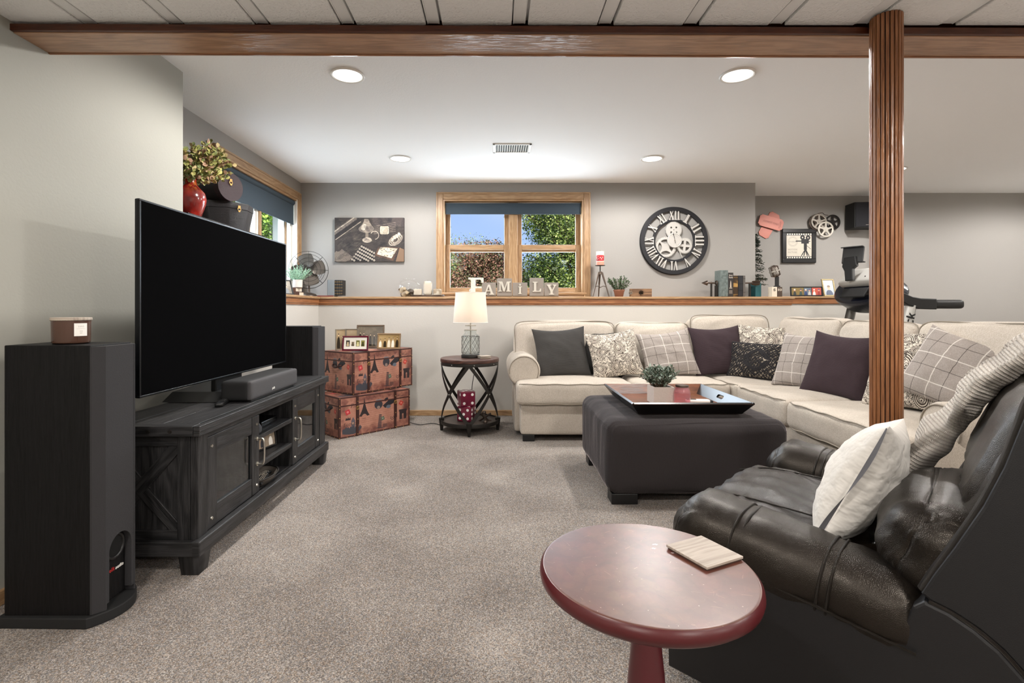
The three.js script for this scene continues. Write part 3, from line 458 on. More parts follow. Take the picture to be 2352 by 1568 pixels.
// ---------------------------------------------------------------- television and its stand
{
  const t = thing('television', 'large flat black television on the rustic stand', 'television', [-1.5, 0.62, -2.86]);
  wmesh('frame', [box(-1.492, -1.478, 0.732, 0.741, 2.12, 3.60, 0.002), box(-1.492, -1.478, 1.553, 1.562, 2.12, 3.60, 0.002), box(-1.492, -1.478, 0.741, 1.553, 2.12, 2.13, 0.002), box(-1.492, -1.478, 0.741, 1.553, 3.59, 3.60, 0.002), box(-1.500, -1.489, 0.732, 1.562, 2.12, 3.60, 0.004)], phys({ color: 0x15171a, roughness: 0.28, metalness: 0.5 }), t);
  wmesh('screen', [box(-1.49, -1.4795, 0.741, 1.553, 2.13, 3.59, 0)], phys({ color: 0x0c0c0d, roughness: 0.5, specularIntensity: 0 }), t);
  wmesh('back_housing', [box(-1.545, -1.498, 0.78, 1.2, 2.4, 3.3, 0.02)], M.blackPl, t);
  wmesh('neck', [box(-1.53, -1.50, 0.632, 0.80, 2.74, 3.02, 0.006)], M.blackPl, t);
  const foot = ext(poly([[-0.24, 0], [0.24, 0], [0.16, 0.036], [-0.16, 0.05]]), 0.30, 0.004); wmesh('base', [T(foot, -1.42, 0.624, -2.88, 0, -Math.PI / 2, 0), box(-1.70, -1.40, 0.6205, 0.628, 2.66, 3.12, 0.003)], M.blackPl, t);
}
{
  const t = thing('tv_stand', 'long black rustic wooden television stand with two glass doors', 'tv stand', [-1.46, 0, -2.91]);
  const B = (name, list, m = M.black) => wmesh(name, list, m, t), xf = -1.245, xb = -1.69, D0 = 2.13, D1 = 3.69;
  for (let k = 0; k < 3; k++) B('top_plank', [box(xb - 0.01 + k * 0.148, xb - 0.0125 + (k + 1) * 0.148, 0.583, 0.62, 2.16, 3.66, 0.002, 'z')]);
  B('top_edge', [box(-1.246, -1.218, 0.578, 0.621, 2.10, 3.72, 0.003, 'z')]); B('top_end', [box(xb - 0.01, -1.247, 0.578, 0.621, 2.10, 2.159, 0.003, 'x')]); B('top_end', [box(xb - 0.01, -1.247, 0.578, 0.621, 3.661, 3.72, 0.003, 'x')]);
  B('case', [box(xb, xb + 0.015, 0.1, 0.58, D0, D1, 0.002, 'z'), box(xb, -1.27, 0.125, 0.144, D0 + 0.02, D1 - 0.02, 0.002, 'z'), box(xb, -1.26, 0.1, 0.58, 2.665, 2.69, 0.002, 'y'), box(xb, -1.26, 0.1, 0.58, 3.13, 3.155, 0.002, 'y')]);
  B('face_frame', [box(-1.275, xf + 0.004, 0.09, 0.58, D0, 2.20, 0.003, 'y'), box(-1.275, xf + 0.004, 0.09, 0.58, 3.60, D1, 0.003, 'y'), box(-1.275, xf, 0.551, 0.58, 2.20, 3.60, 0.002, 'z')]);
  // end panels with a raised diamond brace
  for (const [D, s] of [[D0, 1], [D1, -1]]) {
    const q = (a, b) => [D + s * Math.min(a, b), D + s * Math.max(a, b)];
    B('end_panel', [box(xb, -1.27, 0.09, 0.58, ...q(0.012, 0.024), 0.001, 'y'), box(xb, xb + 0.06, 0.09, 0.58, ...q(0, 0.02), 0.002, 'y'), box(-1.33, -1.276, 0.09, 0.58, ...q(0, 0.02), 0.002, 'y'), box(xb, -1.276, 0.53, 0.58, ...q(0.002, 0.02), 0.002, 'x'), box(xb, -1.276, 0.14, 0.18, ...q(0.002, 0.02), 0.002, 'x')]);
    const br = []; for (const [a, b] of [[[-1.335, 0.53], [-1.49, 0.355]], [[-1.49, 0.355], [-1.335, 0.18]], [[-1.625, 0.53], [-1.48, 0.355]], [[-1.48, 0.355], [-1.625, 0.18]]]) { const L = Math.hypot(b[0] - a[0], b[1] - a[1]); br.push(T(rbox(L + 0.04, 0.05, 0.01, 0.002, 'x'), (a[0] + b[0]) / 2, (a[1] + b[1]) / 2, -(D + s * (0.009 + 0.0016 * br.length)), 0, 0, Math.atan2(b[1] - a[1], b[0] - a[0]))); } B('brace', br);
  }
  B('plinth', [box(xf - 0.01, -1.218, 0.083, 0.145, 2.10, 3.72, 0.006, 'z'), box(xb, xf, 0.083, 0.145, 2.10, 2.125, 0.005, 'x'), box(xb, xf, 0.083, 0.145, 3.695, 3.72, 0.005, 'x')]);
  for (const [x, D] of [[-1.27, 2.155], [-1.64, 2.155], [-1.27, 3.665], [-1.64, 3.665]]) B('leg', [uvm(T(cyl(0.062, 0.05, 0.088, 4), x, 0.044, -D, 0, Math.PI / 4), 'y')]);
  const sh = (y) => B('shelf', [box(xb + 0.01, -1.25, y - 0.024, y, 2.69, 3.13, 0.002, 'z')]); sh(0.437); sh(0.287);
  const boltG = T(cyl(0.0065, 0.008, 0.006, 10), 0, 0, 0, 0, 0, -Math.PI / 2);
  for (const [a, b, hs] of [[2.205, 2.688, 1], [3.132, 3.598, -1]]) {
    const d = wmesh('door', [box(xf - 0.022, xf, 0.149, 0.549, a, a + 0.078, 0.003, 'y'), box(xf - 0.022, xf, 0.149, 0.549, b - 0.078, b, 0.003, 'y'), box(xf - 0.022, xf - 0.002, 0.464, 0.549, a + 0.078, b - 0.078, 0.003, 'z'), box(xf - 0.022, xf - 0.002, 0.149, 0.238, a + 0.078, b - 0.078, 0.003, 'z')], M.black, t);
    const sub = (n, g, m) => { g.translate(1.46, 0, 2.91); mesh(n, g, m, d); };
    sub('pane', box(xf - 0.014, xf - 0.011, 0.23, 0.472, a + 0.07, b - 0.07, 0), phys({ color: 0xdfe6ea, roughness: 0.03, transmission: 1, thickness: 0, ior: 1.5 }));
    const hd = hs > 0 ? b - 0.03 : a + 0.03; sub('handle', merge([tube([[xf, 0.43, -hd], [xf + 0.03, 0.43, -hd], [xf + 0.036, 0.42, -hd], [xf + 0.036, 0.31, -hd], [xf + 0.03, 0.30, -hd], [xf, 0.30, -hd]], 0.0055, 50, 8), T(cyl(0.011, 0.011, 0.006, 16), xf + 0.002, 0.43, -hd, 0, 0, Math.PI / 2), T(cyl(0.011, 0.011, 0.006, 16), xf + 0.002, 0.30, -hd, 0, 0, Math.PI / 2)]), M.nickel);
    for (const D of [a + 0.03, b - 0.03]) for (const y of [0.505, 0.19]) sub('bolt', boltG.clone().translate(xf + 0.002, y, -D), M.nickel);
  }
  for (const x of [-1.34, -1.43, -1.62]) wmesh('bolt', [T(cyl(0.007, 0.008, 0.006, 10), x, 0.599, -(2.0985), Math.PI / 2, 0, 0)], M.iron, t);
}
{ // things on and in the stand
  const sb = thing('centre_speaker', 'low black centre speaker with grey grille on the television stand', 'speaker', [-1.343, 0.621, -2.947]);
  mesh('cabinet', [T(softBox(0.15, 0.104, 0.62, 0.02, { n: [14, 14, 20], noise: 0 }), -0.008, 0.058, 0)], M.blackMat, sb);
  mesh('grille', [T(softBox(0.03, 0.100, 0.615, 0.014, { n: [10, 12, 20] }), 0.064, 0.058, 0)], std({ color: 0x454446, roughness: 0.9, bumpMap: weave, bumpScale: 0.0006 }), sb);
  mesh('foot', [T(rbox(0.13, 0.012, 0.56, 0.004), 0, 0.004, 0)], M.blackPl, sb);
  const lg = textGeo('polk', 0.012, 0.001, fontSans); mesh('logo', T(lg, 0.0795, 0.035, 0.045, 0, Math.PI / 2, 0), M.white, sb);
  const rc = thing('remote_control', 'black remote control lying beside the centre speaker', 'remote control', [-1.385, 0.621, -2.59], 0.25);
  mesh('body', [T(softBox(0.038, 0.02, 0.16, 0.008, { n: [8, 6, 12] }), 0, 0.010, 0)], M.blackPl, rc); const bt = rbox(0.006, 0.003, 0.006, 0.001); for (let i = 0; i < 3; i++) for (let j = 0; j < 5; j++) mesh('button', bt, M.blackMat, rc).position.set(-0.01 + i * 0.01, 0.021, -0.05 + j * 0.018);
  const bx = thing('media_box', 'thin glossy black media box on the upper shelf of the stand', 'media box', [-1.40, 0.437, -2.96]); mesh('case', [T(rbox(0.18, 0.03, 0.21, 0.005), 0, 0.018, 0)], phys({ color: 0x0a0a0b, roughness: 0.15 }), bx); mesh('foot', [T(rbox(0.14, 0.004, 0.17, 0), 0, 0.002, 0)], M.blackMat, bx);
  const sm = thing('smart_speaker', 'small round grey fabric speaker on the upper shelf edge', 'speaker', [-1.30, 0.437, -2.735]); mesh('body', [lathe([[0, 0], [0.034, 0], [0.042, 0.012], [0.042, 0.034], [0.034, 0.048], [0, 0.052]], 28)], std({ color: 0x3c3e42, roughness: 0.9 }), sm); mesh('ring', [T(torus(0.03, 0.0015, 6, 30), 0, 0.05, 0, Math.PI / 2)], M.nickel, sm);
}
const figureTex = (seedN, bg, fig, n, w = 256, h = 192, top = 0.3) => canvasTex(w, h, (c) => {   // plain figures of an old family photograph
  reseed(seedN); const g = c.createLinearGradient(0, 0, w, h); g.addColorStop(0, bg[0]); g.addColorStop(1, bg[1]); c.fillStyle = g; c.fillRect(0, 0, w, h); for (let i = 0; i < 60; i++) { c.fillStyle = 'rgba(255,240,210,0.05)'; c.fillRect(rnd() * w, rnd() * h, rr(5, 60), rr(5, 40)); }
  for (let i = 0; i < n; i++) { const x = (i + 0.5) / n * w + rr(-6, 6), y = h * (top + rr(-0.04, 0.12)), s = Math.min(w / n, h * 0.5) * 0.3; c.fillStyle = fig[i % fig.length]; c.beginPath(); c.moveTo(x - s * 1.1, h * 0.96); c.quadraticCurveTo(x - s * 1.4, y + s * 1.6, x, y + s); c.quadraticCurveTo(x + s * 1.4, y + s * 1.6, x + s * 1.1, h * 0.96); c.fill(); c.fillStyle = '#e2c7a0'; c.beginPath(); c.ellipse(x, y, s * 0.48, s * 0.6, 0, 0, 7); c.fill(); c.fillStyle = '#2a211a'; c.beginPath(); c.ellipse(x, y - s * 0.38, s * 0.5, s * 0.3, 0, 0, 7); c.fill(); }
});
function photoFrame(label, pos, turn, w, h, fr, mat, pic, lean = 0.2, name = 'picture_frame', group) {
  const t = thing(name, label, 'picture frame', pos, turn, group), F = (n, list, m) => { for (const g of list) { T(g, 0, h / 2, 0); T(g, 0, 0, 0, -lean, 0, 0); T(g, 0, 0.004, 0); } return mesh(n, list, m, t); };
  F('frame', [T(rbox(w, fr, 0.014, 0.003, 'x'), 0, h / 2 - fr / 2, 0), T(rbox(w, fr, 0.014, 0.003, 'x'), 0, -h / 2 + fr / 2, 0), T(rbox(fr, h - fr * 2, 0.014, 0.003, 'y'), w / 2 - fr / 2, 0, 0), T(rbox(fr, h - fr * 2, 0.014, 0.003, 'y'), -w / 2 + fr / 2, 0, 0)], mat);
  F('backing', [T(rbox(w - fr, h - fr, 0.008, 0), 0, 0, -0.004)], M.blackMat);
  const pw = w - fr * 2, ph = h - fr * 2; const p = T(printPlane(pw, ph), 0, 0, 0.0007); F('photo', [p], std({ map: pic, roughness: 0.25 }));
  const zb = -Math.sin(lean) * h * 0.62; if (lean > 0.05) mesh('easel_back', [bar([0, h * 0.6, zb - 0.012], [0, 0.004, zb - 0.03 - h * 0.1], 0.007, 4)], M.blackMat, t); return t;
}
photoFrame('small triple photo strip standing on the middle shelf of the stand', [-1.36, 0.287, -2.93], Math.PI / 2 - 0.25, 0.30, 0.115, 0.008, M.blackMat, figureTex(41, ['#c7a98c', '#7f7466'], ['#e7e2da', '#8f2f2a', '#30333a'], 4, 384, 128, 0.32), 0.12);
{
  const t = thing('remote_basket', 'shallow oval grey basket of remotes at bottom of the stand', 'basket', [-1.33, 0.144, -2.83]);
  const o = (g) => { g.scale(1, 1, 1.5); return g; }; mesh('basket', [o(lathe([[0, 0.012], [0.075, 0.014], [0.10, 0.045], [0.106, 0.047], [0.08, 0.006], [0, 0.004]], 40))], std({ color: 0x6d665f, roughness: 0.6, metalness: 0.3 }), t); mesh('rim', [o(T(torus(0.104, 0.004, 6, 40), 0, 0.047, 0, Math.PI / 2))], M.iron, t);
  for (const [x, z, r] of [[-0.03, 0.01, 0.1], [0.015, -0.02, -0.15], [0.05, 0.03, 0.2]]) { const q = thing('remote_control', ['black remote lying at the back of the oval basket', 'black remote in the middle of the oval basket', 'black remote nearest the front of the oval basket'][x < 0 ? 0 : x < 0.03 ? 1 : 2], 'remote control', [-1.33 + x, 0.165, -2.83 + z], r, 'remotes in the basket'); mesh('body', [T(softBox(0.036, 0.018, 0.17, 0.007, { n: [6, 6, 10] }), 0, 0.008, 0)], M.blackPl, q); const b = rbox(0.005, 0.003, 0.005, 0.001); for (let i = 0; i < 3; i++) for (let j = 0; j < 6; j++) mesh('button', b, M.paper, q).position.set(-0.009 + i * 0.009, 0.018, -0.06 + j * 0.02); }
  for (const [k, col, L] of [[0, 0x6e5a4c, 'brown magazine at the bottom of the pile behind the near glass door'], [1, 0xb9b2a6, 'pale magazine in the middle of pile behind the near glass door'], [2, 0x5a2c28, 'red magazine on top of pile behind the near glass door']]) { const q = thing('magazine', L, 'magazine', [-1.40 + k * 0.01, 0.1445 + k * 0.0125, -2.42 - k * 0.02], 0.1 * k, 'magazines in the stand'); mesh('cover', [T(rbox(0.21, 0.0105, 0.27, 0.001), 0, 0.006, 0)], std({ color: col, roughness: 0.4 }), q); mesh('pages', [T(rbox(0.209, 0.007, 0.268, 0), 0.002, 0.006, 0.002)], M.paper, q); }
}

// ---------------------------------------------------------------- floor-standing speakers
function towerSpeaker(label, pos) {
  const t = thing('tower_speaker', label, 'speaker', pos, 0, 'floor speakers beside the television stand');
  mesh('cabinet', [uvm(T(rbox(0.298, 0.94, 0.2, 0.003), -0.149, 0.506, 0), 'y')], M.ebony, t);
  mesh('plinth', [(() => { const s = new THREE.Shape(); s.moveTo(-0.31, -0.11); s.lineTo(0.0, -0.115); s.quadraticCurveTo(0.06, -0.06, 0.06, 0); s.quadraticCurveTo(0.06, 0.06, 0, 0.115); s.lineTo(-0.31, 0.11); const g = ext(s, 0.03, 0.004); return uvm(T(g, 0, 0.004, 0, -Math.PI / 2), 'x'); })()], M.blackMat, t);
  const gm = std({ color: 0x2b2a2c, roughness: 0.95, bumpMap: weave, bumpScale: 0.0007 });
  const side = (s) => { const g = ext(poly([[0, 0], [0.006, 0], [0.033, s * 0.026], [0.033, s * 0.03], [0, s * 0.03]]), 0.93, 0.001); return T(g, 0.001, 0.04, s * 0.099, -Math.PI / 2); };
  const arch = new THREE.Shape(); arch.moveTo(-0.07, 0.25); arch.lineTo(-0.07, 0.93); arch.lineTo(0.07, 0.93); arch.lineTo(0.07, 0.25); arch.lineTo(0.058, 0.25); arch.lineTo(0.058, 0.17); arch.absarc(0, 0.20, 0.058, 0, Math.PI, false); arch.lineTo(-0.058, 0.17); arch.lineTo(-0.058, 0.25);
  const plate = new THREE.Shape(); plate.moveTo(-0.07, 0.02); plate.lineTo(-0.07, 0.93); plate.lineTo(0.07, 0.93); plate.lineTo(0.07, 0.02); plate.lineTo(0.056, 0.02); plate.lineTo(0.056, 0.19); plate.absarc(0, 0.19, 0.056, 0, Math.PI, false); plate.lineTo(-0.056, 0.02);
  const top = T(ext(poly([[0, 0], [0.033, 0], [0.006, 0.045], [0, 0.045]]), 0.14, 0.0), 0.001, 0.925, 0.07, 0, 0, 0); top.translate(0, 0, -0.14);
  mesh('grille', [side(1), side(-1), T(ext(plate, 0.033, 0.001), 0.0, 0.04, 0, 0, Math.PI / 2, 0)], gm, t);
  mesh('port_panel', [uvm(T(rbox(0.006, 0.24, 0.114, 0.001), 0.006, 0.17, 0), 'y')], M.ebony, t);
  mesh('port', [T(torus(0.043, 0.008, 10, 36), 0.01, 0.235, 0, 0, Math.PI / 2), T(lathe([[0.042, 0.0], [0.036, -0.03], [0.036, -0.002]], 32), 0.012, 0.235, 0, 0, 0, -Math.PI / 2)], M.blackPl, t); mesh('port_hole', [T(cyl(0.036, 0.036, 0.004, 32), 0.0105, 0.235, 0, 0, 0, Math.PI / 2)], std({ color: 0x020202, roughness: 1 }), t);
  mesh('badge', [T(textGeo('polk', 0.013, 0.001, fontSans), 0.0095, 0.15, 0.016, 0, Math.PI / 2)], std({ color: 0xb02a2a, roughness: 0.4 }), t); mesh('badge', [T(textGeo('audio', 0.011, 0.001, fontSans), 0.0095, 0.15, -0.026, 0, Math.PI / 2)], M.white, t);
  return t;
}
const sp1 = towerSpeaker('tall black tower speaker in the left foreground with a candle on top', [-1.412, 0, -1.877]);
copyThing(sp1, [-1.36, 0, -3.88], 0, 'black tower speaker behind far end of the television stand beside trunks');
{
  const t = thing('candle', 'large brown glass candle with pale wooden lid on the tower speaker', 'candle', [-1.555, 0.977, -1.872]);
  mesh('jar', [lathe([[0, 0], [0.053, 0], [0.057, 0.006], [0.0585, 0.083], [0.053, 0.083], [0.052, 0.01], [0, 0.01]], 48)], phys({ color: 0x5a3f33, roughness: 0.08, transmission: 0.35, thickness: 0, ior: 1.5 }), t); mesh('wax', [T(cyl(0.0515, 0.0505, 0.05, 40), 0, 0.037, 0)], std({ color: 0x6b4a3c, roughness: 0.6 }), t);
  mesh('lid', [uvm(lathe([[0, 0.083], [0.0595, 0.083], [0.061, 0.086], [0.061, 0.093], [0.0595, 0.095], [0, 0.095]], 48), 'x')], M.pale, t);
  const lt = canvasTex(256, 200, (c, w, h) => { c.fillStyle = '#efece6'; c.fillRect(0, 0, w, h); c.fillStyle = '#8a857e'; c.textAlign = 'center'; c.font = '34px sans-serif'; c.fillText('S A N D', w / 2, 62); c.fillRect(40, 84, 176, 2); c.font = '20px sans-serif'; c.fillText('CEDAR', w / 2, 130); c.fillText('MINT', w / 2, 160); });
  mesh('label', surf(16, 2, (s, v) => { const a = 0.82 + s * 0.72; return [Math.sin(a) * 0.0589, 0.028 + v * 0.046, Math.cos(a) * 0.0589]; }), std({ map: lt, roughness: 0.6, side: THREE.DoubleSide }), t);
}

// ---------------------------------------------------------------- recliner (local x points to its camera side, local z forward)
{
  const th = -Math.PI * 0.75, v0 = 1.95, u0 = 0.35;
  const t = thing('recliner', 'black leather recliner in the right foreground with padded arms and wide curved back', 'armchair', [(v0 - u0) * 0.7071, 0, -(v0 + u0) * 0.7071], th);
  const L = (v, y, u) => [-(v - v0), y, u - u0];
  const arm = (v, s) => {
    const len = 0.62, g = softBox(0.236, 0.195, len, 0.093, { n: [22, 20, 40], noise: 0.016, freq: 11, seed: s, warp: (b, q) => { const k = Math.max(Math.exp(-(((q[2] - 0.36) / 0.045) ** 2)), Math.exp(-(((q[2] + 0.32) / 0.045) ** 2))); b[0] *= 1 - 0.035 * k; b[1] *= 1 - 0.05 * k; if (q[2] > 0.8) b[1] -= 0.02 * (q[2] - 0.8) * 5; } });
    const at = (g2) => { T(g2, 0, 0, 0, -0.14, 0, 0); return T(g2, ...L(v, 0.43, 0.412)); };
    const a = mesh('arm', at(g), M.leather, t);
    for (const q of [0.1005, 0.1225, -0.088, -0.110]) { const pts = []; for (let i = 0; i <= 20; i++) { const w = -0.7 + i / 20 * (Math.PI + 1.4); pts.push([(Math.sign(Math.cos(w)) * 0.025 + Math.cos(w) * 0.093) * 0.975, (Math.sign(Math.sin(w)) * 0.0045 + Math.sin(w) * 0.093) * 0.972, q]); } mesh('stitch_seam', at(tube(pts, 0.0034, 60, 6)), M.leather, a); }
    const pts = []; for (let i = 0; i <= 20; i++) pts.push([(v < v0 ? 1 : -1) * 0.116, -0.03, -0.28 + i * 0.029]); mesh('side_seam', at(tube(pts, 0.003, 40, 5)), M.leather, a);
    mesh('arm_box', [T(softBox(0.17, 0.36, 0.56, 0.02, { n: [8, 10, 12] }), ...L(v, 0.23, 0.42))], M.leatherFlat, t);
  };
  arm(1.527, 3); arm(2.373, 9);
  mesh('seat_cushion', [T(softBox(0.63, 0.2, 0.62, 0.09, { n: [40, 14, 44], crown: { y: 0.045 }, noise: 0.03, freq: 14, seed: 22, axis: 'z', warp: (b, q) => { if (q[1] > 0) b[1] += 0.006 * Math.sin(b[0] * 55 + 2 * Math.sin(b[2] * 9)) * (1 - q[0] * q[0]); } }), ...L(1.95, 0.355, 0.47), -0.08)], M.leatherSeat, t);
  for (const q of [[[1.76, 0.46, 0.76], [1.755, 0.487, 0.66], [1.75, 0.489, 0.5], [1.745, 0.48, 0.3]], [[2.14, 0.46, 0.76], [2.145, 0.487, 0.66], [2.15, 0.489, 0.5], [2.155, 0.48, 0.3]]]) mesh('seat_seam', [tube(q.map((p) => L(...p)), 0.003, 30, 5)], M.leather, t);
  mesh('footrest', [T(softBox(0.62, 0.3, 0.08, 0.03), ...L(1.95, 0.24, 0.72))], M.leather, t);
  // side panel of the base and the back shell, profiles in (u, y)
  const prof = (pts, d, v, bev) => { const s = new THREE.Shape(); s.moveTo(pts[0][0] - u0, pts[0][1]); s.splineThru(pts.slice(1).map((p) => new THREE.Vector2(p[0] - u0, p[1]))); return s; };
  const line = (pts) => new THREE.Shape(pts.map((p) => new THREE.Vector2(p[0] - u0, p[1])));
  const seam = [[0.125, 0.47], [0.09, 0.462], [0.05, 0.443], [0.015, 0.418], [-0.02, 0.38], [-0.055, 0.33], [-0.085, 0.27], [-0.11, 0.2], [-0.125, 0.12], [-0.13, 0.05]];
  const panel = (v, sgn) => {
    const g = ext(line([[0.70, 0.06], [0.705, 0.425], [0.17, 0.365], [0.14, 0.455], ...seam]), 0.05, 0.006); T(g, 0, 0, 0, 0, -Math.PI / 2, 0); T(g, sgn > 0 ? -(v - v0) : -(v - v0) + 0.05, 0, 0); mesh('side_panel', uvm(g, 'z'), M.leatherFlat, t);
    const inn = seam.map(([a, b]) => [a - 0.010, b + 0.012]);
    const edge = [[0.125, 0.49], [0.108, 0.53], [0.072, 0.605], [0.030, 0.70], [0.0, 0.785], [-0.022, 0.866]].concat(sgn > 0 ? [[-0.04, 0.93], [-0.075, 0.975]] : [[-0.04, 0.885], [-0.07, 0.9]]);
    const g2 = ext(line([...inn.slice().reverse(), ...edge, [-0.20, sgn > 0 ? 0.97 : 0.895], [-0.27, 0.85], [-0.31, 0.6], [-0.31, 0.3], [-0.26, 0.08]]), 0.045, 0.006); T(g2, 0, 0, 0, 0, -Math.PI / 2, 0); T(g2, sgn > 0 ? -(v - v0) - 0.008 : -(v - v0) + 0.053, 0, 0); mesh('back_shell_side', uvm(g2, 'z'), M.leatherFlat, t);
    mesh('piping', [tube(edge.slice(0).map(([a, b]) => L(v + sgn * 0.02, b, a + 0.004)), 0.0125, 60, 8)], M.leather, t);
    mesh('piping', [tube(inn.map(([a, b]) => L(v + sgn * 0.002, b - 0.006, a + 0.005)), 0.005, 40, 6)], M.leather, t);
  };
  panel(1.425, 1); panel(2.475, -1);
  mesh('back_shell', [(() => { const g = ext(line([[-0.26, 0.08], [-0.31, 0.3], [-0.31, 0.6], [-0.27, 0.85], [-0.20, 0.925], [-0.12, 0.92], [-0.10, 0.86], [-0.03, 0.62], [0.04, 0.45], [-0.1, 0.3], [-0.13, 0.05]]), 0.99, 0.004); T(g, 0, 0, 0, 0, -Math.PI / 2, 0); T(g, -(1.455 - v0), 0, 0); return uvm(g, 'x'); })()], M.leatherFlat, t);
  mesh('back_cushion', [T(softBox(0.56, 0.26, 0.24, 0.105, { n: [40, 26, 16], crown: { z: 0.05 }, noise: 0.02, freq: 9, seed: 41, warp: (b, q) => { const e = Math.abs(q[0]); if (e > 0.5 && q[2] > 0) b[2] += 0.006 * Math.sin(b[1] * 70 + 5 * e) * (e - 0.5) * 2; } }), ...L(1.745, 0.525, 0.08), -0.33)], M.leather, t);
  mesh('back_cushion', [T(softBox(0.92, 0.46, 0.2, 0.09, { n: [30, 20, 12], noise: 0.012 }), ...L(1.95, 0.62, -0.02), -0.36)], M.leather, t);
  mesh('back_cushion', [T(softBox(0.90, 0.39, 0.22, 0.105, { n: [40, 30, 16], crown: { z: 0.02 }, noise: 0.02, freq: 8, seed: 51, warp: (b, q) => { if (q[1] < -0.4 && q[2] > 0) b[2] += 0.008 * Math.sin(b[0] * 70) * (-q[1] - 0.4); } }), ...L(1.95, 0.752, -0.072), -0.40)], M.leather, t);
  mesh('base_frame', [T(rbox(0.9, 0.05, 0.75, 0.01), ...L(1.95, 0.028, 0.30))], M.blackMat, t);
}
// knitted throw over the recliner back
const knitBump = tex(512, 512, (u, v) => { const a = Math.abs(Math.sin(v * 24 * Math.PI)), b = 0.5 + 0.5 * Math.sin((u * 40 + Math.abs(((v * 24) % 2) - 1) * 1.2) * 2 * Math.PI); return Math.pow(a, 0.6) * (0.55 + 0.45 * b); }, false, [1, 1]);
const knitMap = tex(512, 512, (u, v) => { const a = Math.abs(Math.sin(v * 24 * Math.PI)), f = fbm(u, v, 90, 90, 2, 3); return mixc(rgb(0xb3a99e), rgb(0xe3ddd5), clamp(Math.pow(a, 0.7) * 0.8 + (f - 0.5) * 0.6, 0, 1)); }, true, [1, 1]);
{
  const t = thing('throw_blanket', 'chunky knitted off white throw draped over the recliner back', 'blanket', [1.131, 0, -1.626], -Math.PI * 0.75);
  const path = new THREE.CatmullRomCurve3([[-0.37, 0.60], [-0.345, 0.80], [-0.28, 0.935], [-0.185, 0.99], [-0.095, 0.97], [-0.038, 0.92], [0.012, 0.86], [0.057, 0.785], [0.10, 0.70], [0.15, 0.615], [0.20, 0.54], [0.245, 0.48]].map(([u, y]) => V(0, y, u - 0.35)));
  const lut = (y, t) => { for (let i = 0; i < t.length - 1; i++) if (y >= t[i + 1][0]) return mix(t[i + 1][1], t[i][1], clamp((y - t[i + 1][0]) / (t[i][0] - t[i + 1][0]), 0, 1)); return t[t.length - 1][1]; };
  const g = (off) => surf(96, 150, (s, q) => {
    const p = path.getPoint(q), tg = path.getTangent(q), n = V(0, tg.z, -tg.y), front = q > 0.36, k = front ? sstep(0.78, 0.68, p.y) : 0;
    const vl = front ? lut(p.y, [[1.0, 2.43], [0.93, 2.42], [0.82, 2.35], [0.72, 2.25], [0.63, 2.12], [0.47, 2.05]]) : 2.43, vr = front ? lut(p.y, [[1.0, 1.85], [0.81, 1.85], [0.73, 2.0], [0.63, 1.96], [0.47, 1.93]]) : 1.85;
    const a = s * Math.PI * 2, ca = Math.cos(a), sa = Math.sin(a), vc = (vl + vr) / 2 + 0.008 * Math.sin(q * 13), hw = (vl - vr) / 2, th = mix(0.055, 0.075, k) * (1 + 0.10 * Math.sin(q * 37)), wv = vc + hw * Math.sign(ca) * Math.abs(ca) ** 0.7;
    const d = 0.012 + th * (0.5 + 0.5 * Math.sign(sa) * Math.abs(sa) ** 0.75) + 0.010 * Math.sin(wv * 34 + 3 * Math.sin(q * 5)) + 0.002 * Math.sin(q * 90 + 9 * wv) + 0.012 * noise3(wv * 9, q * 12, 1, 4);
    return [-(wv - 1.95), p.y + n.y * d, p.z + n.z * d];
  }, [3.2, 4.4]);
  const m = std({ map: knitMap, bumpMap: knitBump, bumpScale: 0.005, roughness: 1, side: THREE.DoubleSide });
  mesh('knit', [g(0)], m, t);
}
{ // white pillow propped on the seat
  const t = thing('throw_pillow', 'white pillow with a grey linen strip leaning on the leather recliner seat', 'pillow', [1.085, 0.60, -1.515]);
  const g = pillowGeo(0.43, 0.39, 0.17, { seed: 17, pinch: 0.10, n: 30 }); const put = (q) => { T(q, 0, 0, 0, 0, 0, 0.12); T(q, 0, 0, 0, -0.42, 0, 0); return T(q, 0, 0, 0, 0, -2.36, 0); };
  const fuzz = tex(512, 512, (u, v) => fbm(u, v, 60, 60, 3, 33), false, [1, 1]); const wm = tex(512, 512, (u, v) => { const sp = sstep(0.66, 0.78, fbm(u, v, 30, 18, 3, 5)) * sstep(0.42, 0.5, u) * sstep(0.75, 0.6, u) * sstep(0.6, 0.45, v); return mixc(rgb(0xe2ded8), rgb(0x6f6a66), sp * 0.55); });
  mesh('cover', put(g), std({ map: wm, roughness: 1, bumpMap: fuzz, bumpScale: 0.004 }), t);
  const strip = surf(30, 3, (s, v) => { const y = (s - 0.5) * 0.39; return [0.215 * (1 - 0.1 * (1 - (y / 0.195) ** 2)) + 0.004 + 0.016 * v * (0.3 + Math.sin(s * 3.1)), y * 0.96, 0.004 + 0.012 * Math.sin(s * 5 + 1) * v]; }); mesh('linen_edge', put(strip), std({ color: 0x6a696d, roughness: 0.9, side: THREE.DoubleSide, bumpMap: weave, bumpScale: 0.0005 }), t);
}

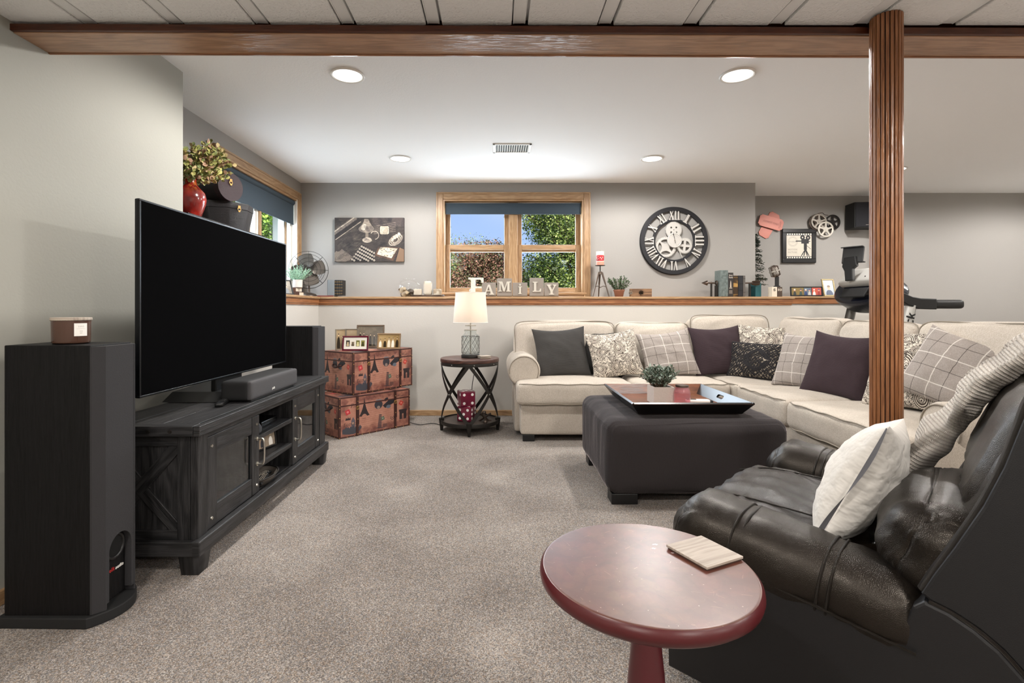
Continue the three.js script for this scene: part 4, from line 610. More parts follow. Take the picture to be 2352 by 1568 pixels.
// ---------------------------------------------------------------- round table in the foreground
{
  const t = thing('round_side_table', 'worn round red brown pedestal table in the foreground', 'side table', [0.305, 0, -1.04]);
  const wear = tex(1024, 1024, (u, v) => { const f = fbm(u, v, 6, 6, 5, 71), s = sstep(0.72, 0.76, fbm(u, v, 40, 40, 3, 72)); let c = mixc(rgb(0x64303a), rgb(0x7a4238), f); c = mixc(c, rgb(0xb39a8e), s * 0.35); return c; });
  const top = canvasTex(1024, 1024, (c, w, h) => {
    c.fillStyle = '#553229'; c.fillRect(0, 0, w, h); reseed(61); for (let i = 0; i < 500; i++) { c.fillStyle = `rgba(${110 + rnd() * 40 | 0},${60 + rnd() * 40 | 0},${55 + rnd() * 30 | 0},0.06)`; c.beginPath(); c.ellipse(rnd() * w, rnd() * h, rr(10, 90), rr(10, 60), rnd() * 3, 0, 7); c.fill(); }
    for (let i = 0; i < 170; i++) { c.strokeStyle = rnd() > 0.25 ? `rgba(225,190,170,${rr(0.15, 0.5)})` : 'rgba(40,18,18,0.5)'; c.lineWidth = rr(0.6, 1.8); const x = rnd() * w, y = rnd() * h, a = rnd() * 6.3, l = rr(4, 46); c.beginPath(); c.moveTo(x, y); c.quadraticCurveTo(x + Math.cos(a) * l * 0.5 + rr(-5, 5), y + Math.sin(a) * l * 0.5 + rr(-5, 5), x + Math.cos(a) * l, y + Math.sin(a) * l); c.stroke(); }
    for (let i = 0; i < 60; i++) { c.fillStyle = `rgba(230,215,205,${rr(0.3, 0.7)})`; c.beginPath(); c.ellipse(rnd() * w, rnd() * h, rr(1, 3.5), rr(1, 2.5), rnd() * 3, 0, 7); c.fill(); } for (const [x, y] of [[690, 640], [600, 690], [620, 735], [780, 600]]) for (let i = 0; i < 9; i++) { c.fillStyle = 'rgba(225,220,225,0.5)'; c.beginPath(); c.ellipse(x + rr(-14, 14), y + rr(-5, 5), rr(2, 7), rr(2, 4), rnd(), 0, 7); c.fill(); }
  });
  const R = 0.216, g = lathe([[0, 0], [R - 0.03, 0], [R - 0.012, 0.004], [R - 0.002, 0.013], [R, 0.022], [R - 0.0015, 0.031], [R - 0.007, 0.037]], 96), g2 = lathe([[R - 0.007, 0.037], [R - 0.011, 0.0385], [0, 0.0385]], 96), p = g2.attributes.position, uv = g2.attributes.uv; for (let i = 0; i < p.count; i++) uv.setXY(i, p.getX(i) / (2 * R) + 0.5, p.getZ(i) / (2 * R) + 0.5);
  T(g, 0, 0.5415, 0); T(g2, 0, 0.5415, 0); mesh('tabletop', g2, phys({ map: top, roughness: 0.36, bumpMap: wear, bumpScale: 0.0003, clearcoat: 0.2, clearcoatRoughness: 0.3 }), t); mesh('rim', g, phys({ color: 0x4d161a, roughness: 0.34, bumpMap: wear, bumpScale: 0.0004 }), t);
  mesh('pedestal', [lathe([[0.045, 0.545], [0.04, 0.53], [0.027, 0.515], [0.025, 0.49], [0.028, 0.44], [0.036, 0.36], [0.042, 0.28], [0.04, 0.2], [0.033, 0.15], [0.036, 0.13], [0.045, 0.11], [0.03, 0.09]], 36)], phys({ color: 0x5a1a22, roughness: 0.4, clearcoat: 0.3, clearcoatRoughness: 0.3 }), t);
  for (let k = 0; k < 3; k++) { const a = k * 2.0944 + 0.6; mesh('leg', [tube([[Math.cos(a) * 0.02, 0.12, Math.sin(a) * 0.02], [Math.cos(a) * 0.09, 0.085, Math.sin(a) * 0.09], [Math.cos(a) * 0.15, 0.03, Math.sin(a) * 0.15], [Math.cos(a) * 0.185, 0.015, Math.sin(a) * 0.185]], 0.0145, 30, 10)], phys({ color: 0x5a1a22, roughness: 0.4 }), t); }
  const c = thing('coaster', 'square pale wood coaster on the round red table', 'coaster', [0.441, 0.5805, -1.087], 0.451);
  mesh('wood_face', [uvm(T(rbox(0.105, 0.0055, 0.11, 0.0012), 0, 0.006, 0), 'x')], wood(woodTex(0xb3a89d, 0x92867b, { seed: 77, ring: 18, k: 0.5, pore: 0.25 }), 0.6), c); mesh('cork_base', [T(rbox(0.1, 0.0032, 0.105, 0), 0, 0.0016, 0)], std({ color: 0x4a3830, roughness: 0.9 }), c);
}

// ---------------------------------------------------------------- printed trunks in the corner
const trunkPrint = (variant) => canvasTex(1024, 540, (c, w, h) => {
  c.fillStyle = '#a87462'; c.fillRect(0, 0, w, h); reseed(15 + variant);
  for (let i = 0; i < 420; i++) { const x = rnd() * w, y = rnd() * h, e = Math.min(x, w - x, y, h - y); c.fillStyle = e < 85 ? 'rgba(70,30,28,0.13)' : 'rgba(196,146,122,0.09)'; c.beginPath(); c.ellipse(x, y, rr(14, 70), rr(10, 50), rnd() * 3, 0, 7); c.fill(); }
  c.strokeStyle = 'rgba(60,34,28,0.55)'; c.lineWidth = 1.5; for (let r = 0; r < 15; r++) { const y0 = 60 + r * 30, x0 = 250 + rr(-30, 60), n = rr(30, 70); c.beginPath(); c.moveTo(x0, y0); for (let k = 0; k < n; k++) c.quadraticCurveTo(x0 + k * 9 + 2, y0 + rr(-12, 8) - k * 0.4, x0 + k * 9 + 9, y0 + rr(-3, 3) - k * 0.4); c.stroke(); }
  const ink = '#2c2426'; c.fillStyle = ink; c.strokeStyle = ink;
  // iron lattice tower
  const tx = 330, ty = 300; c.beginPath(); c.moveTo(tx, 40); c.lineTo(tx + 6, 40); c.quadraticCurveTo(tx + 14, 190, tx + 80, ty - 8); c.lineTo(tx + 44, ty); c.quadraticCurveTo(tx + 3, 230, tx - 38, ty); c.lineTo(tx - 74, ty - 8); c.quadraticCurveTo(tx - 8, 190, tx, 40); c.fill(); c.fillRect(tx - 26, 190, 58, 6); c.fillRect(tx - 42, 232, 90, 7); c.font = '22px serif'; c.fillText('1889', tx - 26, 338);
  // old telephone and camera
  c.fillStyle = '#33333a'; c.beginPath(); c.arc(545, 165, 62, 0, 7); c.fill(); c.fillStyle = '#7d7a80'; c.fillRect(505, 92, 84, 18); c.beginPath(); c.arc(545, 195, 36, 0, 7); c.stroke(); c.fillStyle = '#8d7a70'; c.beginPath(); c.arc(545, 205, 24, 0, 7); c.fill(); c.fillStyle = '#26262c'; c.beginPath(); c.moveTo(610, 190); c.lineTo(700, 120); c.lineTo(800, 120); c.lineTo(835, 150); c.lineTo(740, 190); c.lineTo(650, 230); c.fill(); c.beginPath(); c.ellipse(665, 105, 34, 20, -0.5, 0, 7); c.fill(); c.fillStyle = '#5f6570'; c.beginPath(); c.ellipse(700, 215, 36, 26, 0, 0, 7); c.fill();
  // clock tower and skyline
  c.fillStyle = '#5b5660'; c.fillRect(146, 345, 50, 130); c.beginPath(); c.moveTo(140, 345); c.lineTo(170, 285); c.lineTo(202, 345); c.fill(); c.fillStyle = '#cfa98c'; c.beginPath(); c.arc(171, 372, 15, 0, 7); c.fill(); c.fillStyle = '#3f4048'; c.beginPath(); c.moveTo(20, 500); for (let k = 0; k < 26; k++) c.lineTo(20 + k * 11, 425 + rr(-18, 22)); c.quadraticCurveTo(290, 500, 170, 526); c.quadraticCurveTo(70, 520, 20, 500); c.fill();
  // leaning tower
  c.save(); c.translate(560, 510); c.rotate(0.07); c.fillStyle = '#4b3c3e'; for (let k = 0; k < 9; k++) { c.fillRect(-30 + k * 1.2, -22 - k * 22, 60 - k * 2.4, 17); } c.fillRect(-60, -6, 150, 9); c.fillStyle = '#6b4a44'; c.fillRect(48, -56, 70, 50); c.restore();
  // arch
  c.fillStyle = '#33282a'; c.fillRect(868, 290, 130, 30); c.fillRect(876, 318, 44, 120); c.fillRect(946, 318, 44, 120); c.beginPath(); c.moveTo(920, 438); c.lineTo(920, 370); c.arc(933, 368, 14, Math.PI, 0); c.lineTo(946, 438); c.lineTo(946, 318); c.lineTo(920, 318); c.fill();
  // stamps, crown, wreath, words
  const stamp = (x, y, s, col, a) => { c.save(); c.translate(x, y); c.rotate(a); c.fillStyle = col; c.fillRect(-s, -s, s * 2, s * 2.1); c.fillStyle = 'rgba(255,220,200,0.4)'; c.beginPath(); c.arc(0, 0, s * 0.5, 0, 7); c.fill(); c.restore(); }; stamp(95, 205, 32, '#b5323a', -0.3); stamp(905, 190, 30, '#b53a30', 0.6); stamp(610, 375, 25, '#4e6656', -0.3);
  c.strokeStyle = ink; c.lineWidth = 7; c.beginPath(); c.arc(760, 390, 26, -0.9, 4.0); c.stroke(); c.fillStyle = ink; c.beginPath(); c.arc(760, 388, 8, 0, 7); c.fill(); c.beginPath(); c.moveTo(60, 320); c.lineTo(72, 280); c.lineTo(88, 300); c.lineTo(100, 274); c.lineTo(112, 300); c.lineTo(130, 280); c.lineTo(136, 320); c.fill();
  c.font = 'italic 62px serif'; c.fillText('London', 30, 400); c.font = 'italic 70px serif'; c.fillText('P', 130, 150); c.font = '40px serif'; c.fillText('ARIS', 172, 152); c.font = 'italic 52px serif'; c.fillText('R', 840, 96); c.font = '34px serif'; c.fillText('ome', 876, 96); c.strokeStyle = 'rgba(60,34,28,0.7)'; c.lineWidth = 3; c.beginPath(); c.ellipse(945, 110, 55, 34, -0.1, 0, 7); c.stroke();
});
const tPrint = trunkPrint(1);
const trunkMat = std({ map: tPrint, roughness: 0.45, bumpMap: peel, bumpScale: 0.0004 }), trunkTrim = std({ color: 0x4a2822, roughness: 0.5, bumpMap: peel, bumpScale: 0.0008 }), strapM = std({ color: 0x3c1f1a, roughness: 0.5 });
function trunk(label, corner, turn, L, Wd, H) {   // corner = front near corner on the floor; front runs along local x
  const t = thing('storage_trunk', label, 'trunk', corner, turn, 'printed trunks stacked in the corner');
  mesh('body', [T(rbox(L, H - 0.006, Wd, 0.004), L / 2, H / 2, -Wd / 2)], trunkTrim, t);
  const p = (w, h, u0, u1, v0, v1) => { const g = printPlane(w, h), uv = g.attributes.uv; for (let i = 0; i < 4; i++) uv.setXY(i, mix(u0, u1, uv.getX(i)), mix(v0, v1, uv.getY(i))); return g; };
  const seamY = H * 0.78;
  mesh('front_panel', [T(rbox(L - 0.02, seamY - 0.012, 0.004, 0.001), L / 2, seamY / 2 + 0.004, 0.0), T(rbox(L - 0.02, H - seamY - 0.014, 0.004, 0.001), L / 2, (H + seamY) / 2 - 0.004, 0.0)], trunkTrim, t);
  mesh('print', [T(p(L - 0.03, seamY - 0.02, 0, 1, 0, 0.77), L / 2, seamY / 2 + 0.004, 0.0026), T(p(L - 0.03, H - seamY - 0.02, 0, 1, 0.79, 1), L / 2, (H + seamY) / 2 - 0.004, 0.0026), T(p(Wd - 0.03, seamY - 0.02, 0.22, 0.98, 0, 0.77), -0.0008, seamY / 2 + 0.004, -Wd / 2, 0, -Math.PI / 2), T(p(Wd - 0.03, H - seamY - 0.02, 0.22, 0.98, 0.79, 1), -0.0008, (H + seamY) / 2 - 0.004, -Wd / 2, 0, -Math.PI / 2), T(p(L - 0.03, Wd - 0.03, 0, 1, 0, 1), L / 2, H - 0.0022, -Wd / 2, -Math.PI / 2)], trunkMat, t);
  const eb = 0.013, e = [T(rbox(eb, H, eb, 0.003), 0.003, H / 2, -0.003), T(rbox(eb, H, eb, 0.003), L - 0.003, H / 2, -0.003), T(rbox(eb, H, eb, 0.003), 0.003, H / 2, -Wd + 0.003)]; for (const y of [0.006, H - 0.006]) e.push(T(rbox(L, 0.011, eb, 0.003), L / 2, y, -0.003), T(rbox(eb, 0.011, Wd, 0.003), 0.003, y, -Wd / 2), T(rbox(eb, 0.011, Wd, 0.003), L - 0.003, y, -Wd / 2)); mesh('edge_binding', e, trunkTrim, t);
  const sg = ball(0.0042, 8, 6), st = []; for (let i = 0; i < 11; i++) for (const y of [0.006]) st.push(sg.clone().translate(L * i / 10, y, 0.005)); for (const y of [0.28, 0.5, 0.72, 0.8, 0.97]) for (const x of [0.003, L - 0.003]) st.push(sg.clone().translate(x, H * y, 0.005)); for (let i = 1; i < 6; i++) st.push(sg.clone().translate(-0.004, 0.006, -Wd * i / 6)); const studs = mesh('studs', st, M.brass, t); studs.userData.kind = 'stuff';
  for (const fx of [0.235, 0.775]) {
    const s = mesh('strap', [T(rbox(0.026, H, 0.004, 0.001), L * fx, H / 2, 0.005), T(rbox(0.026, 0.004, Wd * 0.9, 0.001), L * fx, H, -Wd * 0.45), T(softBox(0.024, H * 0.42, 0.006, 0.003, { n: [6, 12, 4] }), L * fx + 0.003, H * 0.50, 0.010)], strapM, t);
    mesh('buckle', [T(torus(0.0145, 0.0028, 6, 20), L * fx, H * 0.70, 0.011), T(cyl(0.003, 0.003, 0.026, 8), L * fx, H * 0.70, 0.012)], M.brass, s); mesh('stud', [0.05, 0.42, 0.86].map((y) => ball(0.0048, 8, 6).translate(L * fx, H * y, 0.012)), M.brass, s);
  }
  mesh('handle', [T(tube([[0, 0.02, -0.06], [-0.02, 0.012, -0.045], [-0.026, 0, 0], [-0.02, 0.012, 0.045], [0, 0.02, 0.06]], 0.008, 24, 8), 0, H * 0.62, -Wd / 2)], strapM, t);
  return t;
}
trunk('printed travel trunk standing on the carpet, the lower of the two', [-1.334, 0, -4.34], 0.803, 0.73, 0.42, 0.352);
trunk('printed travel trunk on top of the other one, carrying family photographs', [-1.254, 0.353, -4.48], 0.953, 0.72, 0.43, 0.372);
const sepia = ['#c9b08a', '#8f7650'];
{
  const y = 0.727;
  photoFrame('thin brown frame of a large group portrait at back of the trunk', [-1.22, y, -4.95], 0.12, 0.265, 0.225, 0.014, std({ color: 0x5b4a3a, roughness: 0.4, metalness: 0.3 }), figureTex(7, ['#6a5f4e', '#3a3226'], ['#1c1813', '#2a241c', '#241f18'], 7, 320, 256, 0.36));
  photoFrame('gold wooden frame of a pale family portrait at right on the trunk', [-1.01, y, -4.79], -0.1, 0.225, 0.15, 0.013, std({ color: 0x8d7356, roughness: 0.4, metalness: 0.2 }), figureTex(9, ['#b59a6c', '#86683c'], ['#efe7d6', '#2f2618', '#e9ddc4'], 5, 300, 200, 0.3));
  photoFrame('shiny maroon frame of four little photos in front on the trunk', [-1.27, y, -4.60], 0.02, 0.235, 0.135, 0.015, phys({ color: 0x5a1226, roughness: 0.2, clearcoat: 0.6 }), canvasTex(320, 170, (c, w, h) => { c.fillStyle = '#e9e4d8'; c.fillRect(0, 0, w, h); reseed(4); for (let i = 0; i < 4; i++) { const x = 28 + i * 70; c.fillStyle = ['#3c362c', '#c9b9a0', '#6d6a34', '#8a8440'][i]; c.fillRect(x, 42 + (i === 1 ? 20 : 0), 52, i === 1 ? 60 : 90); c.fillStyle = ['#c7b291', '#5b4d3c', '#d8cf9a', '#3d3a20'][i]; c.beginPath(); c.ellipse(x + 26, 82, 13, 18, 0, 0, 7); c.fill(); c.fillRect(x + 8, 98, 36, 28); } }));
  // hinged double frame
  const t = thing('picture_frame', 'silver hinged double frame of sepia portraits at left on the trunk', 'picture frame', [-1.395, y, -4.74], 0.2); const fm = std({ color: 0x9b9284, roughness: 0.35, metalness: 0.5 });
  for (const s of [-1, 1]) { const w = 0.115, h = 0.195, ry = s < 0 ? 0.75 : -0.2, put = (g) => { T(g, s * w / 2, h / 2 + 0.002, 0); return T(g, 0, 0, 0, 0, s < 0 ? ry : ry, 0); }; const q = mesh('leaf_frame', [put(T(rbox(w, 0.009, 0.012, 0.002), 0, h / 2 - 0.005, 0)), put(T(rbox(w, 0.009, 0.012, 0.002), 0, -h / 2 + 0.005, 0)), put(T(rbox(0.009, h, 0.012, 0.002), w / 2 - 0.005, 0, 0)), put(T(rbox(0.009, h, 0.012, 0.002), -w / 2 + 0.005, 0, 0)), put(T(rbox(w - 0.01, h - 0.01, 0.004, 0), 0, 0, -0.003))], fm, t); mesh('photo', [put(T(printPlane(w - 0.016, h - 0.016), 0, 0, 0.001))], std({ map: s < 0 ? figureTex(21, ['#b7a17c', '#5f4f38'], ['#2b251b', '#3a3226'], 2, 128, 200, 0.28) : figureTex(23, ['#c2ae90', '#a08a68'], ['#e9dcc6'], 1, 160, 224, 0.42), roughness: 0.3 }), q); }
}

// ---------------------------------------------------------------- lamp table
{
  const cx = -0.243, cD = 4.68, R = 0.268;
  const t = thing('end_table', 'round end table with dark wood top and crossing iron straps', 'end table', [cx, 0, -cD]);
  mesh('tabletop', [uvm(lathe([[0, 0.628], [R - 0.006, 0.628], [R, 0.632], [R, 0.656], [R - 0.005, 0.662], [0, 0.662]], 64), 'x')], wood(woodTex(0x5a3a30, 0x2c1915, { seed: 88, ring: 6, k: 0.6 }), 0.35), t);
  mesh('top_ring', [lathe([[R - 0.012, 0.6], [R - 0.006, 0.6], [R - 0.006, 0.63], [R - 0.012, 0.63], [R - 0.012, 0.6]], 64)], M.iron, t); mesh('bottom_ring', [lathe([[R - 0.01, 0.072], [R - 0.003, 0.072], [R - 0.003, 0.104], [R - 0.01, 0.104], [R - 0.01, 0.072]], 64)], M.iron, t); mesh('lower_shelf', [lathe([[0, 0.078], [R - 0.01, 0.078], [R - 0.01, 0.092], [0, 0.092]], 64)], std({ color: 0x3d322c, roughness: 0.45 }), t);
  const strap = (a0, s) => surf(2, 26, (q, v) => { const a = a0 + s * v * Math.PI / 2 + (q - 0.5) * 0.14, r = R - 0.009 - 0.012 * Math.sin(v * Math.PI); return [Math.sin(a) * r, 0.09 + v * 0.525, Math.cos(a) * r]; });
  const th = (a0, s) => { const g = strap(a0, s), h = g.clone(); const p = h.attributes.position; for (let i = 0; i < p.count; i++) { const l = Math.hypot(p.getX(i), p.getZ(i)), k = (l + 0.004) / l; p.setX(i, p.getX(i) * k); p.setZ(i, p.getZ(i) * k); } return merge([g, h]); };
  const im = std({ color: 0x2e2b28, roughness: 0.5, metalness: 0.6, side: THREE.DoubleSide }); for (let k = 0; k < 4; k++) for (const s of [1, -1]) mesh('strap', th(k * Math.PI / 2 + 0.03, s), im, t);
  for (let k = 0; k < 4; k++) { const a = k * Math.PI / 2 + 0.03; mesh('leg', [T(cyl(0.034, 0.016, 0.115, 4), Math.sin(a) * (R - 0.012), 0.0575, Math.cos(a) * (R - 0.012), 0, a + Math.PI / 4)].map((g) => g), M.iron, t); }
  const rv = []; for (let k = 0; k < 4; k++) { const a = (k + 0.5) * Math.PI / 2 + 0.03; rv.push(ball(0.006, 8, 6).translate(Math.sin(a) * (R - 0.016), 0.352, Math.cos(a) * (R - 0.016))); } for (let k = 0; k < 8; k++) { const a = k * Math.PI / 4 + 0.2; rv.push(ball(0.005, 8, 6).translate(Math.sin(a) * (R - 0.004), 0.615, Math.cos(a) * (R - 0.004))); } mesh('rivet', rv, M.steel, t);
  // lamp
  const l = thing('table_lamp', 'table lamp with glowing linen shade and wire wrapped glass jar base', 'lamp', [-0.236, 0.662, -4.68]);
  mesh('base', [lathe([[0, 0], [0.083, 0], [0.085, 0.004], [0.085, 0.024], [0.08, 0.03], [0, 0.03]], 40)], M.iron, l);
  mesh('jar', [lathe([[0.02, 0.032], [0.074, 0.032], [0.08, 0.042], [0.08, 0.185], [0.074, 0.205], [0.055, 0.222], [0.052, 0.236], [0.058, 0.24], [0.058, 0.25]], 44)], phys({ color: 0xf4f8f8, roughness: 0.03, transmission: 1, thickness: 0, ior: 1.45, side: THREE.DoubleSide }), l);
  const w = []; for (let k = 0; k < 12; k++) for (const s of [1, -1]) { const pts = []; for (let i = 0; i <= 10; i++) { const a = k / 12 * Math.PI * 2 + s * i / 10 * 1.25; pts.push([Math.sin(a) * 0.0818, 0.04 + i / 10 * 0.155, Math.cos(a) * 0.0818]); } w.push(tube(pts, 0.0011, 20, 4)); } for (const [y, r] of [[0.042, 0.0815], [0.196, 0.079]]) w.push(T(torus(r, 0.0018, 6, 44), 0, y, 0, Math.PI / 2)); mesh('wire_wrap', w, M.iron, l);
  mesh('stem', [T(cyl(0.006, 0.006, 0.33, 12), 0, 0.195, 0), T(cyl(0.05, 0.05, 0.007, 30), 0, 0.293, 0), T(cyl(0.058, 0.058, 0.006, 30), 0, 0.252, 0)], M.nickel, l);
  mesh('shade', [lathe([[0.159, 0.322], [0.137, 0.594]], 48)], phys({ color: 0xdccfc0, roughness: 1, transmission: 0.3, thickness: 0, side: THREE.DoubleSide, bumpMap: weave, bumpScale: 0.0008 }), l);
  mesh('shade_rim', [T(torus(0.159, 0.0022, 6, 48), 0, 0.322, 0, Math.PI / 2), T(torus(0.137, 0.0022, 6, 48), 0, 0.594, 0, Math.PI / 2), bar([-0.137, 0.585, 0], [0.137, 0.585, 0], 0.0018, 6)], M.white, l);
  mesh('bulb', [T(ball(0.032, 20, 14), 0, 0.45, 0)], std({ color: 0xffffff, emissive: new THREE.Color(1, 0.86, 0.68), emissiveIntensity: 3 }), l); mesh('finial', [T(ball(0.0135, 16, 12), 0, 0.612, 0), T(cyl(0.004, 0.004, 0.11, 8), 0, 0.55, 0)], M.nickel, l);
  const pl = new THREE.PointLight(new THREE.Color(1, 0.89, 0.79), LAMP, 0, 2); pl.position.set(-0.236, 0.662 + 0.45, -4.68); pl.castShadow = true; pl.shadow.radius = 1.5; scene.add(pl);
  for (let k = 0; k < 3; k++) { const q = thing('coaster', ['thin pale coaster at the bottom of the small stack beside the table lamp', 'thin pale coaster in the middle of the small stack beside the lamp', 'thin pale coaster on top of the small stack beside the lamp'][k], 'coaster', [-0.11, 0.663 + k * 0.0082, -4.60], 0.3 + k * 0.04, 'coasters beside the table lamp'); mesh('wood_face', [uvm(T(rbox(0.1, 0.005, 0.1, 0.001), 0, 0.0052, 0), 'x')], M.pale, q); mesh('cork_base', [T(rbox(0.096, 0.0026, 0.096, 0), 0, 0.0013, 0)], M.stem, q); }
  // dice
  const pips = { 1: [[0, 0]], 2: [[-1, -1], [1, 1]], 3: [[-1, -1], [0, 0], [1, 1]], 4: [[-1, -1], [1, -1], [-1, 1], [1, 1]], 5: [[-1, -1], [1, -1], [0, 0], [-1, 1], [1, 1]], 6: [[-1, -1], [-1, 0], [-1, 1], [1, -1], [1, 0], [1, 1]] };
  const die = (label, pos, turn, faces) => { const s = 0.135, d = thing('die', label, 'die', pos, turn, 'stacked dice'); mesh('cube_body', [T(new RoundedBoxGeometry(s, s, s, 4, 0.01), 0, s / 2, 0)], phys({ color: 0x6b1430, roughness: 0.3, clearcoat: 0.4 }), d);
    const dirs = [[0, 0], [0, Math.PI / 2], [-Math.PI / 2, 0], [0, Math.PI], [0, -Math.PI / 2]]; faces.forEach((n, k) => { for (const [a, b] of pips[n]) { const g = T(cyl(0.0125, 0.0125, 0.003, 18), a * 0.038, b * 0.038, s / 2, Math.PI / 2, 0, 0); T(g, 0, 0, 0, dirs[k][0], dirs[k][1], 0); g.translate(0, s / 2, 0); mesh('pip', g, M.white, d); } }); };
  die('maroon wooden die standing on the lower shelf, under the other die', [-0.27, 0.093, -4.66], -0.35, [5, 6, 4, 3, 2]); die('maroon wooden die stacked on top of the other die', [-0.275, 0.229, -4.665], 0.35, [4, 6, 5, 3, 2]);
  const j = thing('toy_jack', 'large grey metal toy jack lying beside the dice', 'toy', [-0.105, 0.128, -4.62]); const jm = M.bronze; const ax = [[0.72, 0.55, 0.3], [-0.62, 0.62, 0.45], [0.1, -0.4, 0.9]];
  ax.forEach((a, k) => { const l2 = Math.hypot(...a), d = a.map((x) => x / l2 * 0.072); mesh('prong', [bar(d.map((x) => -x), d, 0.0085, 10)].concat(k === 0 ? [] : [ball(0.019, 14, 10).translate(...d), ball(0.019, 14, 10).translate(...d.map((x) => -x))]), jm, j); });
  single('power_cord', [tube([[-0.83, 0.012, -4.93], [-0.72, 0.008, -4.86], [-0.62, 0.006, -4.93], [-0.5, 0.006, -4.84], [-0.36, 0.006, -4.83], [-0.2, 0.008, -5.0], [-0.24, 0.3, -5.02], [-0.2, 0.60, -4.99], [-0.215, 0.67, -4.955], [-0.22, 0.668, -4.77]], 0.0035, 90, 6)], M.blackPl, 'thin black lamp cord running over the carpet behind the end table', 'cord');
}

// ---------------------------------------------------------------- leaves and plants
const leafGeo = (L, w, fold = 0.25) => { const g = new THREE.BufferGeometry(); g.setAttribute('position', new THREE.Float32BufferAttribute([0, 0, 0, -w, L * 0.45, fold * w, 0, L * 0.5, 0, w, L * 0.45, fold * w, 0, L, -fold * w], 3)); g.setIndex([0, 2, 1, 0, 3, 2, 1, 2, 4, 2, 3, 4]); g.computeVertexNormals(); return flat(g); };
const leafRound = (L, w, fold = 0.25) => { const pts = [[0, 0], [0.3, 0.75], [0.55, 1], [0.8, 0.7], [1, 0]], pos = [], idx = []; for (const [t, k] of pts) pos.push(-w * k, L * t, fold * w * k, 0, L * t, 0, w * k, L * t, fold * w * k); for (let i = 0; i < 4; i++) { const a = i * 3; idx.push(a, a + 1, a + 3, a + 1, a + 4, a + 3, a + 1, a + 2, a + 4, a + 2, a + 5, a + 4); } const g = new THREE.BufferGeometry(); g.setAttribute('position', new THREE.Float32BufferAttribute(pos, 3)); g.setIndex(idx); g.computeVertexNormals(); return flat(g); };
const aim = (g, p, dir, roll, s = 1) => { const q = new THREE.Quaternion().setFromUnitVectors(V(0, 1, 0), dir.clone().normalize()).multiply(new THREE.Quaternion().setFromAxisAngle(V(0, 1, 0), roll)); return g.clone().applyMatrix4(new THREE.Matrix4().compose(p, q, V(s, s, s))); };
function bush(t, o) {      // stems fan out of a base, leaves along them, all real blades
  reseed(o.seed); const stems = [], sets = o.mats.map(() => []), lg = o.leaf;
  for (let k = 0; k < o.stems; k++) {
    const a = rnd() * 6.283, sp = Math.sqrt(rnd()) * o.spread, h = o.h * rr(o.hmin ?? 0.65, 1) * (1 - 0.35 * (sp / o.spread) ** 2) * (o.hk ? o.hk(a, sp) : 1), b = V(Math.cos(a) * sp * 0.25 * (o.neck ?? 1), 0, Math.sin(a) * sp * 0.25 * (o.neck ?? 1)), e = V(Math.cos(a) * sp + (o.lean?.[0] ?? 0) * h, h, Math.sin(a) * sp + (o.lean?.[1] ?? 0) * h), m = b.clone().lerp(e, 0.5); m.y += h * 0.12;
    const cv = new THREE.QuadraticBezierCurve3(b, m, e); stems.push(new THREE.TubeGeometry(cv, 6, o.stemR ?? 0.0015, 4));
    for (let i = 0; i < o.per; i++) { const q = mix(o.from ?? 0.2, 1, (i + rnd()) / o.per), p = cv.getPoint(q), tg = cv.getTangent(q), d = V(rr(-1, 1), rr(-0.6, 1), rr(-1, 1)).normalize().lerp(tg, o.along ?? 0.4); sets[Math.floor(rnd() * sets.length)].push(aim(lg, p, d, rnd() * 6.28, rr(0.65, 1.15))); }
  }
  mesh('stems', stems, o.stemMat ?? M.stem, t); sets.forEach((s, i) => { const m = mesh('foliage', s, o.mats[i], t); m.userData.kind = 'stuff'; });
}
const leafM = (c, tr = 0) => std({ color: c, roughness: 0.65, side: THREE.DoubleSide });

// ---------------------------------------------------------------- things on the tray
{
  const t = thing('potted_plant', 'small grey green leafy plant in a white square pot on the tray', 'plant', [1.05, 0.507, -3.27], 0.03);
  mesh('pot', [T((() => { const g = ext(poly([[-0.064, -0.064], [0.064, -0.064], [0.064, 0.064], [-0.064, 0.064]], [[[-0.056, -0.056], [-0.056, 0.056], [0.056, 0.056], [0.056, -0.056]]]), 0.104, 0.0015); return T(g, 0, 0.001, 0, -Math.PI / 2); })(), 0, 0, 0)], std({ color: 0xc9beb6, roughness: 0.8, bumpMap: peel, bumpScale: 0.0008 }), t); mesh('pot', [T(rbox(0.12, 0.09, 0.12, 0), 0, 0.047, 0)], std({ color: 0x2a221c, roughness: 1 }), t).name = 'soil';
  const g = new THREE.Group(); bush({ add: (m) => { m.position.y = 0.09; t.add(m); }, }, { seed: 5, stems: 80, spread: 0.13, h: 0.16, per: 20, leaf: leafGeo(0.026, 0.0055), mats: [leafM(0x5d6e5c), leafM(0x9aa89c), leafM(0x3a4838)], along: 0.4, from: 0.25 });
}
